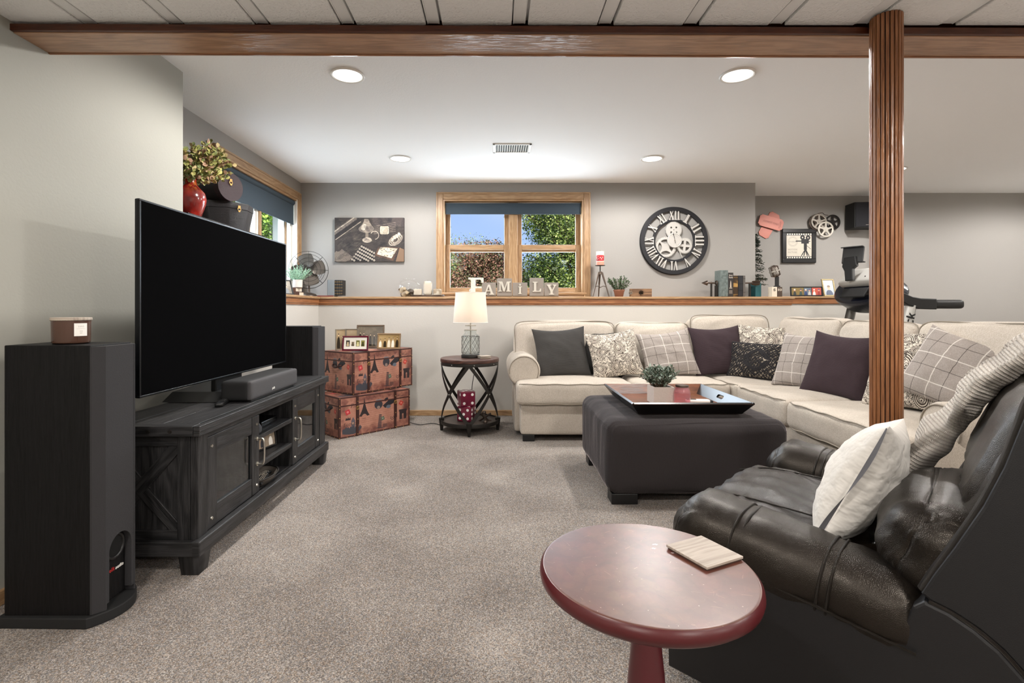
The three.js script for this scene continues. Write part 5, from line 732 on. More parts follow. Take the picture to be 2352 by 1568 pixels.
{
  const t = thing('glass_jar', 'pink glass jar with a metal lid on the tray', 'jar', [1.158, 0.507, -3.19]); mesh('jar', [lathe([[0, 0], [0.043, 0], [0.049, 0.008], [0.049, 0.075], [0.046, 0.092], [0.038, 0.108], [0.0365, 0.118]], 40)], phys({ color: 0xf3c4cc, roughness: 0.03, transmission: 0.8, thickness: 0, ior: 1.48, side: THREE.DoubleSide }), t); mesh('lid', [lathe([[0, 0.124], [0.038, 0.124], [0.0395, 0.122], [0.0395, 0.113], [0.0385, 0.112]], 36), T(torus(0.0385, 0.0016, 6, 36), 0, 0.114, 0, Math.PI / 2)], M.bronze, t);
  const u = thing('remote_control', 'white remote control with dark tip lying on the tray', 'remote control', [1.275, 0.507, -3.24], 1.45); mesh('body', [T(softBox(0.046, 0.026, 0.15, 0.011, { n: [10, 8, 16], warp: (b, q) => { b[0] *= 1 - 0.2 * q[2] * q[2]; } }), 0, 0.013, 0)], M.white, u); mesh('tip', [T(softBox(0.032, 0.02, 0.03, 0.009, { n: [8, 8, 8] }), 0, 0.013, 0.078)], M.blackPl, u); mesh('keypad', [T(rbox(0.032, 0.004, 0.06, 0.0015), 0, 0.0255, -0.04)], M.bronze, u);
}

// ---------------------------------------------------------------- left ledge: vase, boxes, fan
const boxM = phys({ color: 0x2b2728, roughness: 0.5, bumpMap: leatherBump, bumpScale: 0.0015 }), boxM2 = phys({ color: 0x3a2428, roughness: 0.5, bumpMap: leatherBump, bumpScale: 0.0015 });
{
  const s = thing('display_stand', 'low dark wooden stand on the side ledge carrying the vase and boxes', 'stand', [-1.995, LEDGE, -3.58]); mesh('top', [uvm(T(rbox(0.29, 0.02, 1.02, 0.003), 0, 0.44, 0), 'z')], M.ebony, s); for (const z of [-0.49, -0.1, 0.49]) mesh('side', [uvm(T(rbox(0.27, 0.43, 0.02, 0.002), 0, 0.215, z), 'y')], M.ebony, s);
  const ty = LEDGE + 0.451;
  const v = thing('vase', 'glossy red and brown vase holding leafy branches beside the near wall', 'vase', [-1.965, ty, -3.29]);
  const gl = tex(512, 512, (u, q) => { const f = fbm(u, q, 8, 8, 5, 3), s2 = sstep(0.55, 0.7, fbm(u, q, 20, 20, 4, 9)); let c = mixc(rgb(0xb0291c), rgb(0x5e1a18), clamp((f - 0.35) * 2.2, 0, 1)); c = mixc(c, rgb(0x35201a), sstep(0.55, 0.85, q) * 0.8); return mixc(c, rgb(0xa06a2a), s2 * sstep(0.35, 0.5, q) * sstep(0.75, 0.55, q) * 0.7); });
  mesh('body', [lathe([[0, 0], [0.05, 0], [0.056, 0.006], [0.068, 0.04], [0.085, 0.09], [0.09, 0.125], [0.082, 0.165], [0.055, 0.195], [0.036, 0.215], [0.031, 0.24], [0.034, 0.262], [0.046, 0.282], [0.043, 0.284], [0.03, 0.262], [0.027, 0.24], [0, 0.2]], 44)], phys({ map: gl, roughness: 0.18, clearcoat: 0.7, clearcoatRoughness: 0.12 }), v);
  bush({ add: (m) => { m.position.y = 0.25; v.add(m); } }, { seed: 12, stems: 70, spread: 0.20, h: 0.33, hmin: 0.05, per: 36, neck: 0.2, leaf: leafRound(0.034, 0.0135, 0.35), mats: [leafM(0xb8b56c), leafM(0x989a58), leafM(0xc0ac7a), leafM(0x7f8a54), leafM(0xa07e64)], along: 0.25, from: 0.15, stemR: 0.002, lean: [0.22, -0.55], hk: (a, sp) => 1 - 0.3 * (sp / 0.27) });
  const b = thing('keepsake_box', 'dark octagonal leather box with a brass clasp under the round hat box', 'box', [-2.0, ty, -3.80], -0.52); const by = 0.19;
  mesh('body', [T(cyl(0.185, 0.155, by - 0.045, 8), 0, (by - 0.045) / 2, 0, 0, Math.PI / 8)].map((g) => { g.scale(0.82, 1, 1); return g; }), boxM, b); mesh('lid', [T(cyl(0.188, 0.188, 0.045, 8), 0, by - 0.02, 0, 0, Math.PI / 8)].map((g) => { g.scale(0.82, 1, 1); return g; }), boxM, b);
  const clasp = (p, x, y, z, ry) => mesh('clasp', [T(merge([torus(0.012, 0.0028, 6, 18), T(rbox(0.02, 0.022, 0.005, 0.002), 0, 0.016, 0), T(rbox(0.016, 0.014, 0.006, 0.002), 0, -0.014, 0)]), x, y, z, 0, ry, 0)], M.brass, p); clasp(b, 0.146, 0.145, 0.0, Math.PI / 2);
  const h = thing('hat_box', 'round maroon leather hat box standing on edge above the octagonal box', 'box', [-2.0, ty + by + 0.003 + 0.098, -3.70], -0.42); mesh('drum', [T(cyl(0.098, 0.098, 0.19, 40), 0, 0, 0, 0, 0, Math.PI / 2)].map((g) => g), boxM, h); mesh('lid', [T(cyl(0.101, 0.101, 0.05, 40), 0.088, 0, 0, 0, 0, Math.PI / 2)], boxM2, h); clasp(h, 0.115, 0.03, 0.0, Math.PI / 2);
}
{
  const f = thing('desk_fan', 'vintage metal desk fan with wire cage on the ledge corner', 'fan', [-1.985, LEDGE, -5.41], 0.35);
  const cy = 0.285, R = 0.198; mesh('base', [lathe([[0, 0], [0.085, 0], [0.088, 0.006], [0.075, 0.03], [0.03, 0.045], [0, 0.048]], 36)], M.bronze, f); mesh('neck', [bar([0, 0.04, -0.03], [0, cy - 0.03, -0.05], 0.014, 14)], M.bronze, f); mesh('motor', [T(lathe([[0, 0], [0.03, 0.004], [0.05, 0.02], [0.052, 0.07], [0.04, 0.1], [0, 0.115]], 28), 0, cy, -0.02, -Math.PI / 2)], M.bronze, f);
  for (let k = 0; k < 4; k++) { const g = surf(8, 8, (s, v) => { const r = 0.035 + v * 0.135, w = 0.052 + 0.05 * Math.sin(v * 2.4), a = (s - 0.5) * w / Math.max(r, 0.06) * 1.6; return [Math.sin(a) * r, Math.cos(a) * r, 0.02 + (s - 0.5) * 0.045]; }); mesh('blade', T(g, 0, cy, 0, 0, 0, k * Math.PI / 2 + 0.25), phys({ color: 0x5a544e, roughness: 0.4, metalness: 0.7, side: THREE.DoubleSide }), f); }
  mesh('hub', [T(cyl(0.03, 0.036, 0.04, 24), 0, cy, 0.02, Math.PI / 2)], M.bronze, f);
  const c = []; for (const [r, z] of [[R, 0.0], [R * 0.99, 0.02], [R * 0.82, 0.045], [R * 0.62, 0.058], [R * 0.42, 0.065], [R * 0.22, 0.068], [R * 0.7, -0.05]]) c.push(T(torus(r, 0.0018, 6, 56), 0, cy, z)); for (let k = 0; k < 8; k++) { const a = k / 8 * 6.2832; const P = (r, z) => [Math.sin(a) * r, cy + Math.cos(a) * r, z]; c.push(tube([P(0.03, 0.069), P(R * 0.42, 0.066), P(R * 0.8, 0.047), P(R, 0.0), P(R * 0.7, -0.05), P(0.05, -0.06)], 0.0015, 24, 5)); } c.push(T(cyl(0.03, 0.03, 0.004, 24), 0, cy, 0.07, Math.PI / 2)); mesh('cage', c, M.iron, f);
}
function book(label, pos, turn, w, h, d, col, o = {}) {   // standing, spine towards +z; w = thickness, d = depth
  const t = thing('book', label, 'book', pos, turn, o.group); const cm = o.mat ?? std({ color: col, roughness: 0.55, bumpMap: peel, bumpScale: 0.0006 }); const R = (list) => { if (o.lie) for (const g of list) { T(g, 0, 0, 0, 0, 0, Math.PI / 2); T(g, h / 2, w / 2, 0); } return list; };
  mesh('cover', R([T(rbox(0.003, h, d, 0.001), -w / 2 + 0.0015, h / 2, -d / 2), T(rbox(0.003, h, d, 0.001), w / 2 - 0.0015, h / 2, -d / 2), T(softBox(w, h, 0.008, 0.0035, { n: [8, 6, 6] }), 0, h / 2, 0)]), cm, t); mesh('pages', R([T(rbox(w - 0.006, h - 0.01, d - 0.008, 0), 0, h / 2, -d / 2 - 0.001)]), M.paper, t);
  if (o.bands) mesh('spine_bands', R(o.bands.map((y) => T(rbox(w * 0.96, 0.004, 0.003, 0.001), 0, h * y, 0.0045))), o.bandMat ?? M.brass, t); if (o.title) mesh('title', R([T(textGeo(o.title, 0.013, 0.0006, fontSerif), 0, h * 0.78, 0.0045)]), M.paper, t); if (o.face) mesh('spine_print', R([T(printPlane(w * 0.92, h * 0.97), 0, h / 2, 0.0048)]), std({ map: o.face, roughness: 0.6 }), t); return t;
}
{
  const p = thing('potted_plant', 'feathery pale green plant in a white pot on brown books', 'plant', [-1.98, LEDGE + 0.085, -5.10]); mesh('pot', [lathe([[0, 0], [0.04, 0], [0.044, 0.004], [0.046, 0.078], [0.042, 0.078], [0.04, 0.06], [0, 0.06]], 32)], std({ color: 0xdcd6d0, roughness: 0.5 }), p);
  bush({ add: (m) => { m.position.y = 0.06; p.add(m); } }, { seed: 19, stems: 80, spread: 0.14, h: 0.17, per: 12, leaf: leafGeo(0.022, 0.0022, 0.1), mats: [leafM(0xaccdb2), leafM(0xc6ddca), leafM(0x8ab094)], along: 0.55, from: 0.2, stemR: 0.0009, stemMat: leafM(0x7aa88a) });
  book('thick brown leather book lying flat, lower of two under white pot', [-2.03, LEDGE + 0.001, -5.02], 0.06, 0.042, 0.19, 0.15, 0x4a2e22, { lie: true, bands: [0.2, 0.35, 0.65, 0.8], bandMat: M.stem, group: 'books under the white pot' }); book('brown leather book lying flat directly under the white pot', [-2.055, LEDGE + 0.0435, -5.03], -0.05, 0.040, 0.17, 0.15, 0x573527, { lie: true, bands: [0.15, 0.3, 0.7, 0.85], bandMat: M.stem, group: 'books under the white pot' });
  photoFrame('small black photo frame leaning on the side ledge by the television edge', [-1.945, LEDGE + 0.001, -4.78], 1.0, 0.12, 0.15, 0.012, M.blackPl, figureTex(33, ['#b9b3a8', '#6a665e'], ['#8a8f94'], 1, 96, 128, 0.4), 0.35);
  for (let k = 0; k < 4; k++) book(['black gilt banded book at the left of four matching volumes', 'black gilt banded book second from left of four matching volumes', 'black gilt banded book third from left of four matching volumes', 'black gilt banded book at the right end of four matching volumes'][k], [-1.715 + k * 0.0215, LEDGE + 0.0165, -5.46], 0, 0.0205, 0.165, 0.11, 0x1d1a18, { bands: [0.12, 0.3, 0.5, 0.7, 0.88], group: 'matching black volumes on the ledge' });
  book('pale grey cloth book standing left of the black volumes', [-1.757, LEDGE + 0.0165, -5.44], 0.35, 0.07, 0.165, 0.06, 0x6f777d, {}); book('thin red book lying flat under the black volumes', [-1.85, LEDGE + 0.001, -5.43], 0, 0.015, 0.24, 0.16, 0x6a2a22, { lie: true });
}
// ---------------------------------------------------------------- glass bowl, candles
{
  const b = thing('glass_bowl', 'round clear glass bowl filled with seashells on the ledge', 'bowl', [-0.93, LEDGE + 0.001, -5.47]); const R = 0.142; mesh('bowl', [lathe([[0.02, 0.0], [0.07, 0.001], [0.115, 0.03], [R, 0.085], [0.132, 0.135], [0.098, 0.172], [0.066, 0.187], [0.068, 0.193]], 48), T(torus(0.068, 0.0016, 6, 40), 0, 0.193, 0, Math.PI / 2)], phys({ color: 0xffffff, roughness: 0.02, transmission: 1, thickness: 0, ior: 1.45, side: THREE.DoubleSide }), b);
  reseed(31); for (let k = 0; k < 16; k++) { const a = k * 2.4, r = 0.02 + 0.095 * Math.sqrt((k % 8) / 8), y = 0.022 + (k > 8 ? 0.04 : 0) + rnd() * 0.008; const c = thing('seashell', ['tan', 'dark brown', 'pale cream', 'blackish brown'][k % 4] + ' seashell among others inside the clear glass bowl', 'seashell', [-0.93 + Math.cos(a) * r * (k > 8 ? 0.75 : 0.8), LEDGE + y, -5.47 + Math.sin(a) * r * 0.8], a, ['tan', 'dark brown', 'pale cream', 'blackish brown'][k % 4] + ' seashells in the glass bowl'); const g = surf(14, 10, (s, v) => { const t = v * 2.6, w = (1 - v * 0.9) * 0.022, q = s * 6.283; return [Math.cos(t) * (0.018 * (1 - v)) + Math.cos(q) * w * (1 + 0.08 * Math.sin(q * 6)), v * 0.038 - 0.018, Math.sin(t) * (0.018 * (1 - v)) + Math.sin(q) * w]; }); g.scale(1.55, 1.55, 1.55); mesh('shell', T(g, 0, 0, 0, rr(-1.3, 1.3), 0, rr(-1.3, 1.3)), std({ color: [0x836c52, 0x5b4936, 0xa39278, 0x40362c][k % 4], roughness: 0.5, side: THREE.DoubleSide }), c); }
  const tr = thing('candle_tray', 'shallow dark tray holding three ivory candles on the ledge', 'tray', [-0.725, LEDGE + 0.001, -5.44]); mesh('tray', [T(ext(poly([[-0.145, -0.05], [0.145, -0.05], [0.155, 0.05], [-0.155, 0.05]]), 0.008, 0.003), 0, 0.003, 0, -Math.PI / 2), T(tube([[-0.15, 0, 0.052], [0.15, 0, 0.052], [0.158, 0, -0.052], [-0.158, 0, -0.052]], 0.005, 60, 6, true), 0, 0.014, 0)], M.bronze, tr); mesh('knob', [ball(0.007, 10, 8).translate(0.158, 0.02, 0.01)], M.bronze, tr);
  const wax = std({ color: 0xffffff, roughness: 0.75, map: tex(256, 256, (u, v) => mixc(rgb(0xbdb4a4), rgb(0x877660), sstep(0.58, 0.8, fbm(u, v, 14, 14, 4, 2)) * 0.8)) });
  for (const [x, h, L] of [[-0.835, 0.07, 'short square ivory candle left of the tall one'], [-0.728, 0.155, 'tall mottled ivory candle in the middle of the dark tray'], [-0.625, 0.07, 'short square ivory candle right of the tall one']]) { const c = thing('candle', L, 'candle', [x, LEDGE + 0.015, -5.44], 0.1, 'ivory candles on the dark tray'); mesh('wax', [T(h > 0.1 ? softBox(0.09, h, 0.09, 0.03, { n: [14, 14, 14], noise: 0.005 }) : softBox(0.088, h, 0.08, 0.012, { n: [10, 10, 10], noise: 0.004 }), 0, h / 2, 0)], wax, c); mesh('wick', [T(cyl(0.0012, 0.0012, 0.012, 6), 0, h + 0.005, 0)], M.blackMat, c); }
}
// ---------------------------------------------------------------- letter blocks
{
  const D = 5.42, tan = std({ color: 0x8a8178, roughness: 0.7, bumpMap: peel, bumpScale: 0.0008 }), cream = std({ color: 0xc4beb2, roughness: 0.6 }), mosaic = std({ color: 0xe6e2d8, roughness: 0.35, map: tex(128, 128, (u, v) => { const k = hash2(Math.floor(u * 22), Math.floor(v * 22), 3); return mixc(rgb(0xd6d1c6), rgb(0xffffff), k); }, true, [8, 8]) });
  const f = thing('letter_f', 'freestanding pale letter F with beaded face, first letter of FAMILY', 'letter', [-0.215, LEDGE + 0.001, -D]); mesh('letter', [T((() => { const g = textGeo('F', 0.2, 0.024, fontSerif, 0.002); return uvm(g, 'x'); })(), 0, 0.101 , 0)], mosaic, f); mesh('bead', [ball(0.016, 16, 12).translate(-0.03, 0.02, 0.035)], M.nickel, f);
  for (const [ch, x, w, h, L, lift] of [['A', -0.078, 0.148, 0.15, 'letter A on a taupe block after the F', 0], ['M', 0.086, 0.158, 0.195, 'letter M on a taller taupe block at the centre of FAMILY', 0.02], ['i', 0.25, 0.155, 0.15, 'letter i on a taupe block before the L', -0.012], ['L', 0.427, 0.148, 0.20, 'letter L on a tall dark edged taupe block', 0.01], ['Y', 0.582, 0.15, 0.15, 'letter Y on a taupe block at the right end of FAMILY', 0]]) { const t = thing('letter_block', 'cream ' + L, 'letter block', [x, LEDGE + 0.001, -D]); mesh('block', [T(rbox(w, h, 0.04, 0.003), 0, h / 2, 0)], tan, t); const g = textGeo(ch === 'i' ? 'I' : ch, ch === 'i' ? 0.078 : 0.105, 0.008, fontSerif, 0.001); mesh('letter', [T(g, 0, h / 2 + lift * 0.5, 0.02)].concat(ch === 'i' ? [T(cyl(0.011, 0.011, 0.008, 6), 0, h / 2 + 0.052, 0.025, Math.PI / 2)] : []), cream, t); mesh('base_strip', [T(rbox(w, 0.012, 0.043, 0.002), 0, 0.006, 0)], M.stem, t); }
}
// ---------------------------------------------------------------- tripod candle, potted plant, plaque
{
  const t = thing('tripod_candle_holder', 'rusty tripod candle holder with a flat plate beside the window', 'candle holder', [1.108, LEDGE + 0.001, -5.46]); const top = 0.33;
  mesh('plate', [lathe([[0, top], [0.05, top + 0.002], [0.054, top + 0.007], [0.05, top + 0.005], [0, top + 0.004]], 36), T(cyl(0.006, 0.006, 0.07, 10), 0, top - 0.035, 0)], M.iron, t); mesh('hub', [T(cyl(0.02, 0.026, 0.03, 14), 0, top - 0.075, 0)], M.bronze, t);
  for (let k = 0; k < 3; k++) { const a = k * 2.094 + 0.55, x = Math.cos(a), z = Math.sin(a); mesh('leg', [bar([x * 0.1, 0, z * 0.1], [x * 0.055, top * 0.45, z * 0.055], 0.0055, 8, 0.007), bar([x * 0.058, top * 0.42, z * 0.058], [x * 0.02, top - 0.07, z * 0.02], 0.009, 8, 0.012)], M.bronze, t); mesh('brace', [tube([[x * 0.07, 0.1, z * 0.07], [x * 0.04, 0.115, z * 0.04], [0, 0.1, 0]], 0.0035, 14, 6)], M.bronze, t); }
  const c = thing('candle', 'ivory pillar candle with a red print on the tripod holder', 'candle', [1.108, LEDGE + top + 0.007, -5.46]); const cm = canvasTex(256, 256, (g, w, h) => { g.fillStyle = '#e7ddc6'; g.fillRect(0, 0, w, h); g.fillStyle = '#b3222e'; g.fillRect(0, 70, w, 110); g.fillStyle = '#e7ddc6'; reseed(2); for (let i = 0; i < 40; i++) { g.beginPath(); g.arc(rnd() * w, rr(66, 184), rr(2, 7), 0, 7); g.fill(); } g.strokeStyle = '#4a1018'; g.lineWidth = 4; for (let i = 0; i < 9; i++) { g.beginPath(); g.arc(rnd() * w, rr(80, 170), rr(6, 16), 0, 5); g.stroke(); } g.fillStyle = '#cf8a76'; g.fillRect(0, 190, w, 66); });
  mesh('wax', [cyl(0.041, 0.041, 0.148, 32).translate(0, 0.074, 0)], std({ map: cm, roughness: 0.6 }), c); mesh('wick', [cyl(0.0015, 0.0015, 0.014, 6).translate(0, 0.154, 0)], M.blackMat, c);
  const p = thing('potted_plant', 'bushy green plant in a terracotta pot on the ledge', 'plant', [1.312, LEDGE + 0.001, -5.47]); mesh('pot', [lathe([[0, 0], [0.042, 0], [0.055, 0.06], [0.06, 0.062], [0.06, 0.078], [0.053, 0.078], [0.05, 0.06], [0, 0.06]], 32)], M.terracotta, p); bush({ add: (m) => { m.position.y = 0.055; p.add(m); } }, { seed: 23, stems: 44, spread: 0.135, h: 0.19, per: 22, leaf: leafGeo(0.02, 0.005), mats: [leafM(0x3f5a3c), leafM(0x57724f), leafM(0x2c402b)], along: 0.45, from: 0.1, stemR: 0.001 });
  const q = thing('wooden_plaque', 'small wooden plaque with metal flower on the ledge', 'plaque', [1.54, LEDGE + 0.001, -5.46]); mesh('board', [uvm(T(rbox(0.235, 0.088, 0.022, 0.003), 0, 0.044, 0), 'x')], wood(woodTex(0x8a6a4c, 0x4f3726, { seed: 99, ring: 6 }), 0.6), q); const pet = []; for (let k = 0; k < 10; k++) { const a = k / 10 * 6.283; pet.push(aim(leafGeo(0.034, 0.009, 0.4), V(0, 0.046, 0.013), V(Math.cos(a), Math.sin(a), 0.5), 0)); } mesh('metal_flower', pet, std({ color: 0x4e4640, roughness: 0.35, metalness: 0.8, side: THREE.DoubleSide }), q); mesh('metal_flower', pet.map((g) => g.clone().scale(0.8, 0.8, 1).translate(-0.115, 0.006, 0.008)), std({ color: 0xb9b4ac, roughness: 0.35, metalness: 0.8, side: THREE.DoubleSide }), q);
}
// ---------------------------------------------------------------- wall clock
{
  const t = thing('wall_clock', 'large black round wall clock with silver Roman numerals and open gears', 'clock', [1.952, 1.857, -5.628]);
  const annul = (a, b, d) => { const s = disc(b); s.holes.push(circ(0, 0, a)); return T(ext(s, d, 0.003, 48), 0, 0, 0); }; const blackM = std({ color: 0x121218, roughness: 0.55 }), silver = phys({ color: 0xc9c6c1, roughness: 0.45, metalness: 0.35, bumpMap: peel, bumpScale: 0.0006 });
  mesh('outer_ring', [annul(0.328, 0.367, 0.02)], blackM, t); mesh('inner_ring', [annul(0.213, 0.235, 0.018)], blackM, t); mesh('back_plate_ring', [T(ext((() => { const s = disc(0.375); s.holes.push(circ(0, 0, 0.355)); return s; })(), 0.006, 0, 48), 0, 0, -0.008)], blackM, t);
  ['XII', 'I', 'II', 'III', 'IIII', 'V', 'VI', 'VII', 'VIII', 'IX', 'X', 'XI'].forEach((n, k) => { const str = n === 'IIII' ? 'IV' : n; const g = textGeo(str, 0.112, 0.008, fontSerif, 0.0012); const b = g.boundingBox, w = b.max.x - b.min.x, mw = { 1: 0.05, 2: 0.075, 3: 0.108, 4: 0.125 }[str.length] ; g.scale(Math.min(1, mw / w * 1.12), 1, 1); const a = k / 12 * 6.2832, g2 = g.clone().scale(1.07, 1.05, 1); T(g, 0, 0.282, 0.012); T(g, 0, 0, 0, 0, 0, -a); const nm = mesh('numeral', g, silver, t); T(g2, 0, 0.282, 0.005); T(g2, 0, 0, 0, 0, 0, -a); mesh('backing', g2, blackM, nm); });
  const gear = (name, x, y, r, teeth, holes, z, d = 0.008) => { const s = new THREE.Shape(); for (let i = 0; i < teeth * 4; i++) { const a = i / (teeth * 4) * 6.2832, q = r - ([0, 3].includes(i % 4) ? 0.011 : 0); const X = Math.cos(a) * q, Y = Math.sin(a) * q; if (i) s.lineTo(X, Y); else s.moveTo(X, Y); } for (const h of holes) s.holes.push(h); mesh(name, T(ext(s, d, 0.001, 10), x, y, z), silver, t); };
  gear('gear', -0.005, 0.118, 0.092, 40, [circ(-0.028, 0.026, 0.011), circ(0.028, 0.026, 0.011), circ(-0.028, -0.026, 0.011), circ(0.028, -0.026, 0.011), circ(0, 0, 0.006)], 0.006);
  const con = (k) => { const p = new THREE.Path(), a = k * Math.PI / 2 + 0.8; p.absarc(0, 0, 0.085, a + 0.12, a + 1.45, false); p.lineTo(Math.cos(a + 1.45) * 0.07, Math.sin(a + 1.45) * 0.07); p.quadraticCurveTo(Math.cos(a + 0.785) * 0.026, Math.sin(a + 0.785) * 0.026, Math.cos(a + 0.12) * 0.07, Math.sin(a + 0.12) * 0.07); return p; }; gear('gear', -0.092, -0.07, 0.115, 48, [0, 1, 2, 3].map(con), 0.0);
  const win = (k) => { const p = new THREE.Path(), a = k * Math.PI / 2 - 0.1; p.absarc(0, 0, 0.058, a + 0.2, a + 1.37, false); p.lineTo(Math.cos(a + 0.785) * 0.018, Math.sin(a + 0.785) * 0.018); return p; }; gear('gear', 0.116, -0.055, 0.088, 38, [0, 1, 2, 3].map(win), 0.003);
  mesh('hub', [T(cyl(0.078, 0.08, 0.012, 40), 0, 0, 0.022, Math.PI / 2), T(torus(0.074, 0.005, 8, 40), 0, 0, 0.028), T(torus(0.055, 0.002, 6, 40), 0, 0, 0.029)], silver, t);
  const hand = (L, a, w) => T(T(ext(poly([[-w, -0.03], [w, -0.03], [w * 0.5, L * 0.6], [w * 1.4, L * 0.72], [0, L], [-w * 1.4, L * 0.72], [-w * 0.5, L * 0.6]]), 0.002, 0), 0, 0, 0.034), 0, 0, 0, 0, 0, -a); mesh('hand', hand(0.11, 0.12, 0.004), silver, t); mesh('hand', hand(0.215, 2.74, 0.0035), silver, t); mesh('hand', hand(0.09, -0.2, 0.003), M.iron, t); mesh('pin', [T(cyl(0.006, 0.006, 0.014, 14), 0, 0, 0.034, Math.PI / 2)], M.nickel, t);
}
// ---------------------------------------------------------------- books between arrow bookends
{
  const D = 5.42, y = LEDGE + 0.001;
  const arrow = (label, x, s) => { const t = thing('bookend', label, 'bookend', [x, y, -D], 0, 'arrow bookends'); mesh('base', [T(rbox(0.15, 0.0036, 0.09, 0.001), s * -0.005, 0.0018, -0.04), T(rbox(0.004, 0.12, 0.08, 0.001), s * 0.066, 0.062, -0.06)], M.iron, t); mesh('post', [T(rbox(0.018, 0.14, 0.014, 0.002), 0, 0.075, -0.03)], M.iron, t); return t; };
  const a = arrow('metal bookend with an arrow point left of the books', 2.29, 1); mesh('arrow_head', [T(cyl(0.0, 0.028, 0.065, 4), -0.075, 0.148, -0.03, 0, 0, Math.PI / 2), bar([-0.05, 0.148, -0.03], [0.05, 0.148, -0.03], 0.009, 10), T(torus(0.022, 0.007, 8, 20), 0.055, 0.148, -0.03, 0, Math.PI / 2), ball(0.013, 10, 8).translate(0.0, 0.148, -0.03)], M.bronze, a);
  const b = arrow('metal bookend with arrow feathers right of the books', 2.70, -1); mesh('arrow_tail', [bar([-0.06, 0.148, -0.03], [0.03, 0.148, -0.03], 0.009, 10)].concat([0, 1, 2, 3].map((k) => T(T(softBox(0.09, 0.026, 0.004, 0.0015, { n: [8, 6, 4], warp: (q, p) => { q[1] *= 1 - 0.4 * p[0] * p[0]; } }), 0.065, 0.014, 0), 0, 0.148, -0.03, k * Math.PI / 2 + 0.4))), M.bronze, b);
  const speck = std({ map: tex(256, 256, (u, v) => mixc(rgb(0x4f5957), rgb(0x7d8885), fbm(u, v, 60, 60, 2, 4))), roughness: 0.8 });
  const nyf = canvasTex(64, 256, (c, w, h) => { c.fillStyle = '#26211f'; c.fillRect(0, 0, w, h); c.fillStyle = '#d9d0c4'; c.textAlign = 'center'; c.font = 'bold 22px serif'; c.fillText('New', w / 2, 34); c.fillText('York', w / 2, 58); c.fillStyle = '#b9aea0'; c.beginPath(); c.moveTo(30, 80); c.lineTo(38, 100); c.lineTo(42, 160); c.lineTo(22, 160); c.lineTo(26, 104); c.fill(); c.fillRect(14, 164, 36, 8); c.fillStyle = '#8a7f72'; for (let i = 0; i < 6; i++) c.fillRect(12 + i * 7, 190, 4, 40); });
  const goldT = std({ map: tex(128, 256, (u, v) => mixc(rgb(0x3b2a18), rgb(0xb08a4c), sstep(0.4, 0.6, fbm(u, v, 12, 24, 3, 6)))), roughness: 0.45, metalness: 0.3 });
  book('tall thick grey green clothbound book beside the left bookend', [2.405, y + 0.004, -D + 0.02], 0.0, 0.08, 0.277, 0.14, 0x6b7573, { mat: speck }); book('black book with a statue and city name printed on its spine', [2.477, y + 0.004, -D + 0.01], 0, 0.058, 0.252, 0.15, 0x26211f, { face: nyf }); book('ornate gold and brown book between two black books', [2.533, y + 0.004, -D], 0, 0.05, 0.222, 0.14, 0x6a4c28, { mat: goldT, bands: [0.1, 0.9] }); book('plain black leather book right of the gold book', [2.585, y + 0.004, -D], 0, 0.05, 0.222, 0.14, 0x15141a, { bands: [0.3, 0.62], bandMat: M.iron }); book('slim grey book at the right end of the bookended row', [2.625, y + 0.004, -D], 0, 0.024, 0.222, 0.14, 0x57524e, { bands: [0.2, 0.85], bandMat: M.iron });
  // beyond the corner: teal book, small tree, microphone on a block
  book('teal book standing by the wall corner below the dark tree', [2.815, y, -5.50], 0.25, 0.075, 0.155, 0.1, 0x1f5f66, {});
  const p = thing('potted_tree', 'dark green little conifer half hidden behind the wall corner', 'plant', [3.005, y, -5.98]); mesh('pot', [lathe([[0, 0], [0.05, 0], [0.065, 0.09], [0.058, 0.09], [0, 0.08]], 28)], M.terracotta, p); reseed(3); const tr = [bar([0, 0.05, 0], [0, 0.75, 0], 0.008, 8, 0.003)], nd = []; for (let k = 0; k < 190; k++) { const h = 0.13 + 0.62 * Math.pow(rnd(), 0.9), r = 0.135 * (1 - (h - 0.13) / 0.72) + 0.02, a = rnd() * 6.283, e = V(Math.cos(a) * r, h - 0.02, Math.sin(a) * r); tr.push(bar([0, h, 0], [e.x, e.y, e.z], 0.0013, 4)); for (let i = 0; i < 14; i++) nd.push(aim(leafGeo(0.03, 0.0035, 0.1), V(0, h, 0).lerp(e, rr(0.25, 1)), V(Math.cos(a) + rr(-1, 1), rr(-0.7, 0.5), Math.sin(a) + rr(-1, 1)), rnd() * 6)); } mesh('trunk', tr, M.stem, p); mesh('foliage', nd, leafM(0x2c3a30), p).userData.kind = 'stuff';
  const mb = thing('perpetual_block', 'small cream and grey block under the vintage microphone', 'block', [2.975, y, -5.46]); mesh('block', [T(rbox(0.055, 0.105, 0.08, 0.003), -0.027, 0.053, 0)], M.paper, mb); mesh('block_face', [T(rbox(0.053, 0.105, 0.08, 0.003), 0.029, 0.053, 0)], M.bronze, mb); mesh('numeral', [T(textGeo('6', 0.03, 0.001, fontSerif), -0.027, 0.075, 0.0405)], M.iron, mb); mesh('numeral', [T(textGeo('EO', 0.024, 0.001, fontSans), 0.029, 0.075, 0.0405)], M.paper, mb);
  const m = thing('microphone', 'vintage ribbed chrome microphone on a block by the recess wall', 'microphone', [2.995, y + 0.1065, -5.46], -0.15); mesh('stand', [T(rbox(0.05, 0.012, 0.05, 0.002), 0, 0.006, 0), T(rbox(0.036, 0.1, 0.022, 0.003), 0, 0.06, 0)], M.blackPl, m); const put = (g) => T(T(g, 0, 0.07, 0), -0.005, 0.10, 0, 0, 0, 0.28);
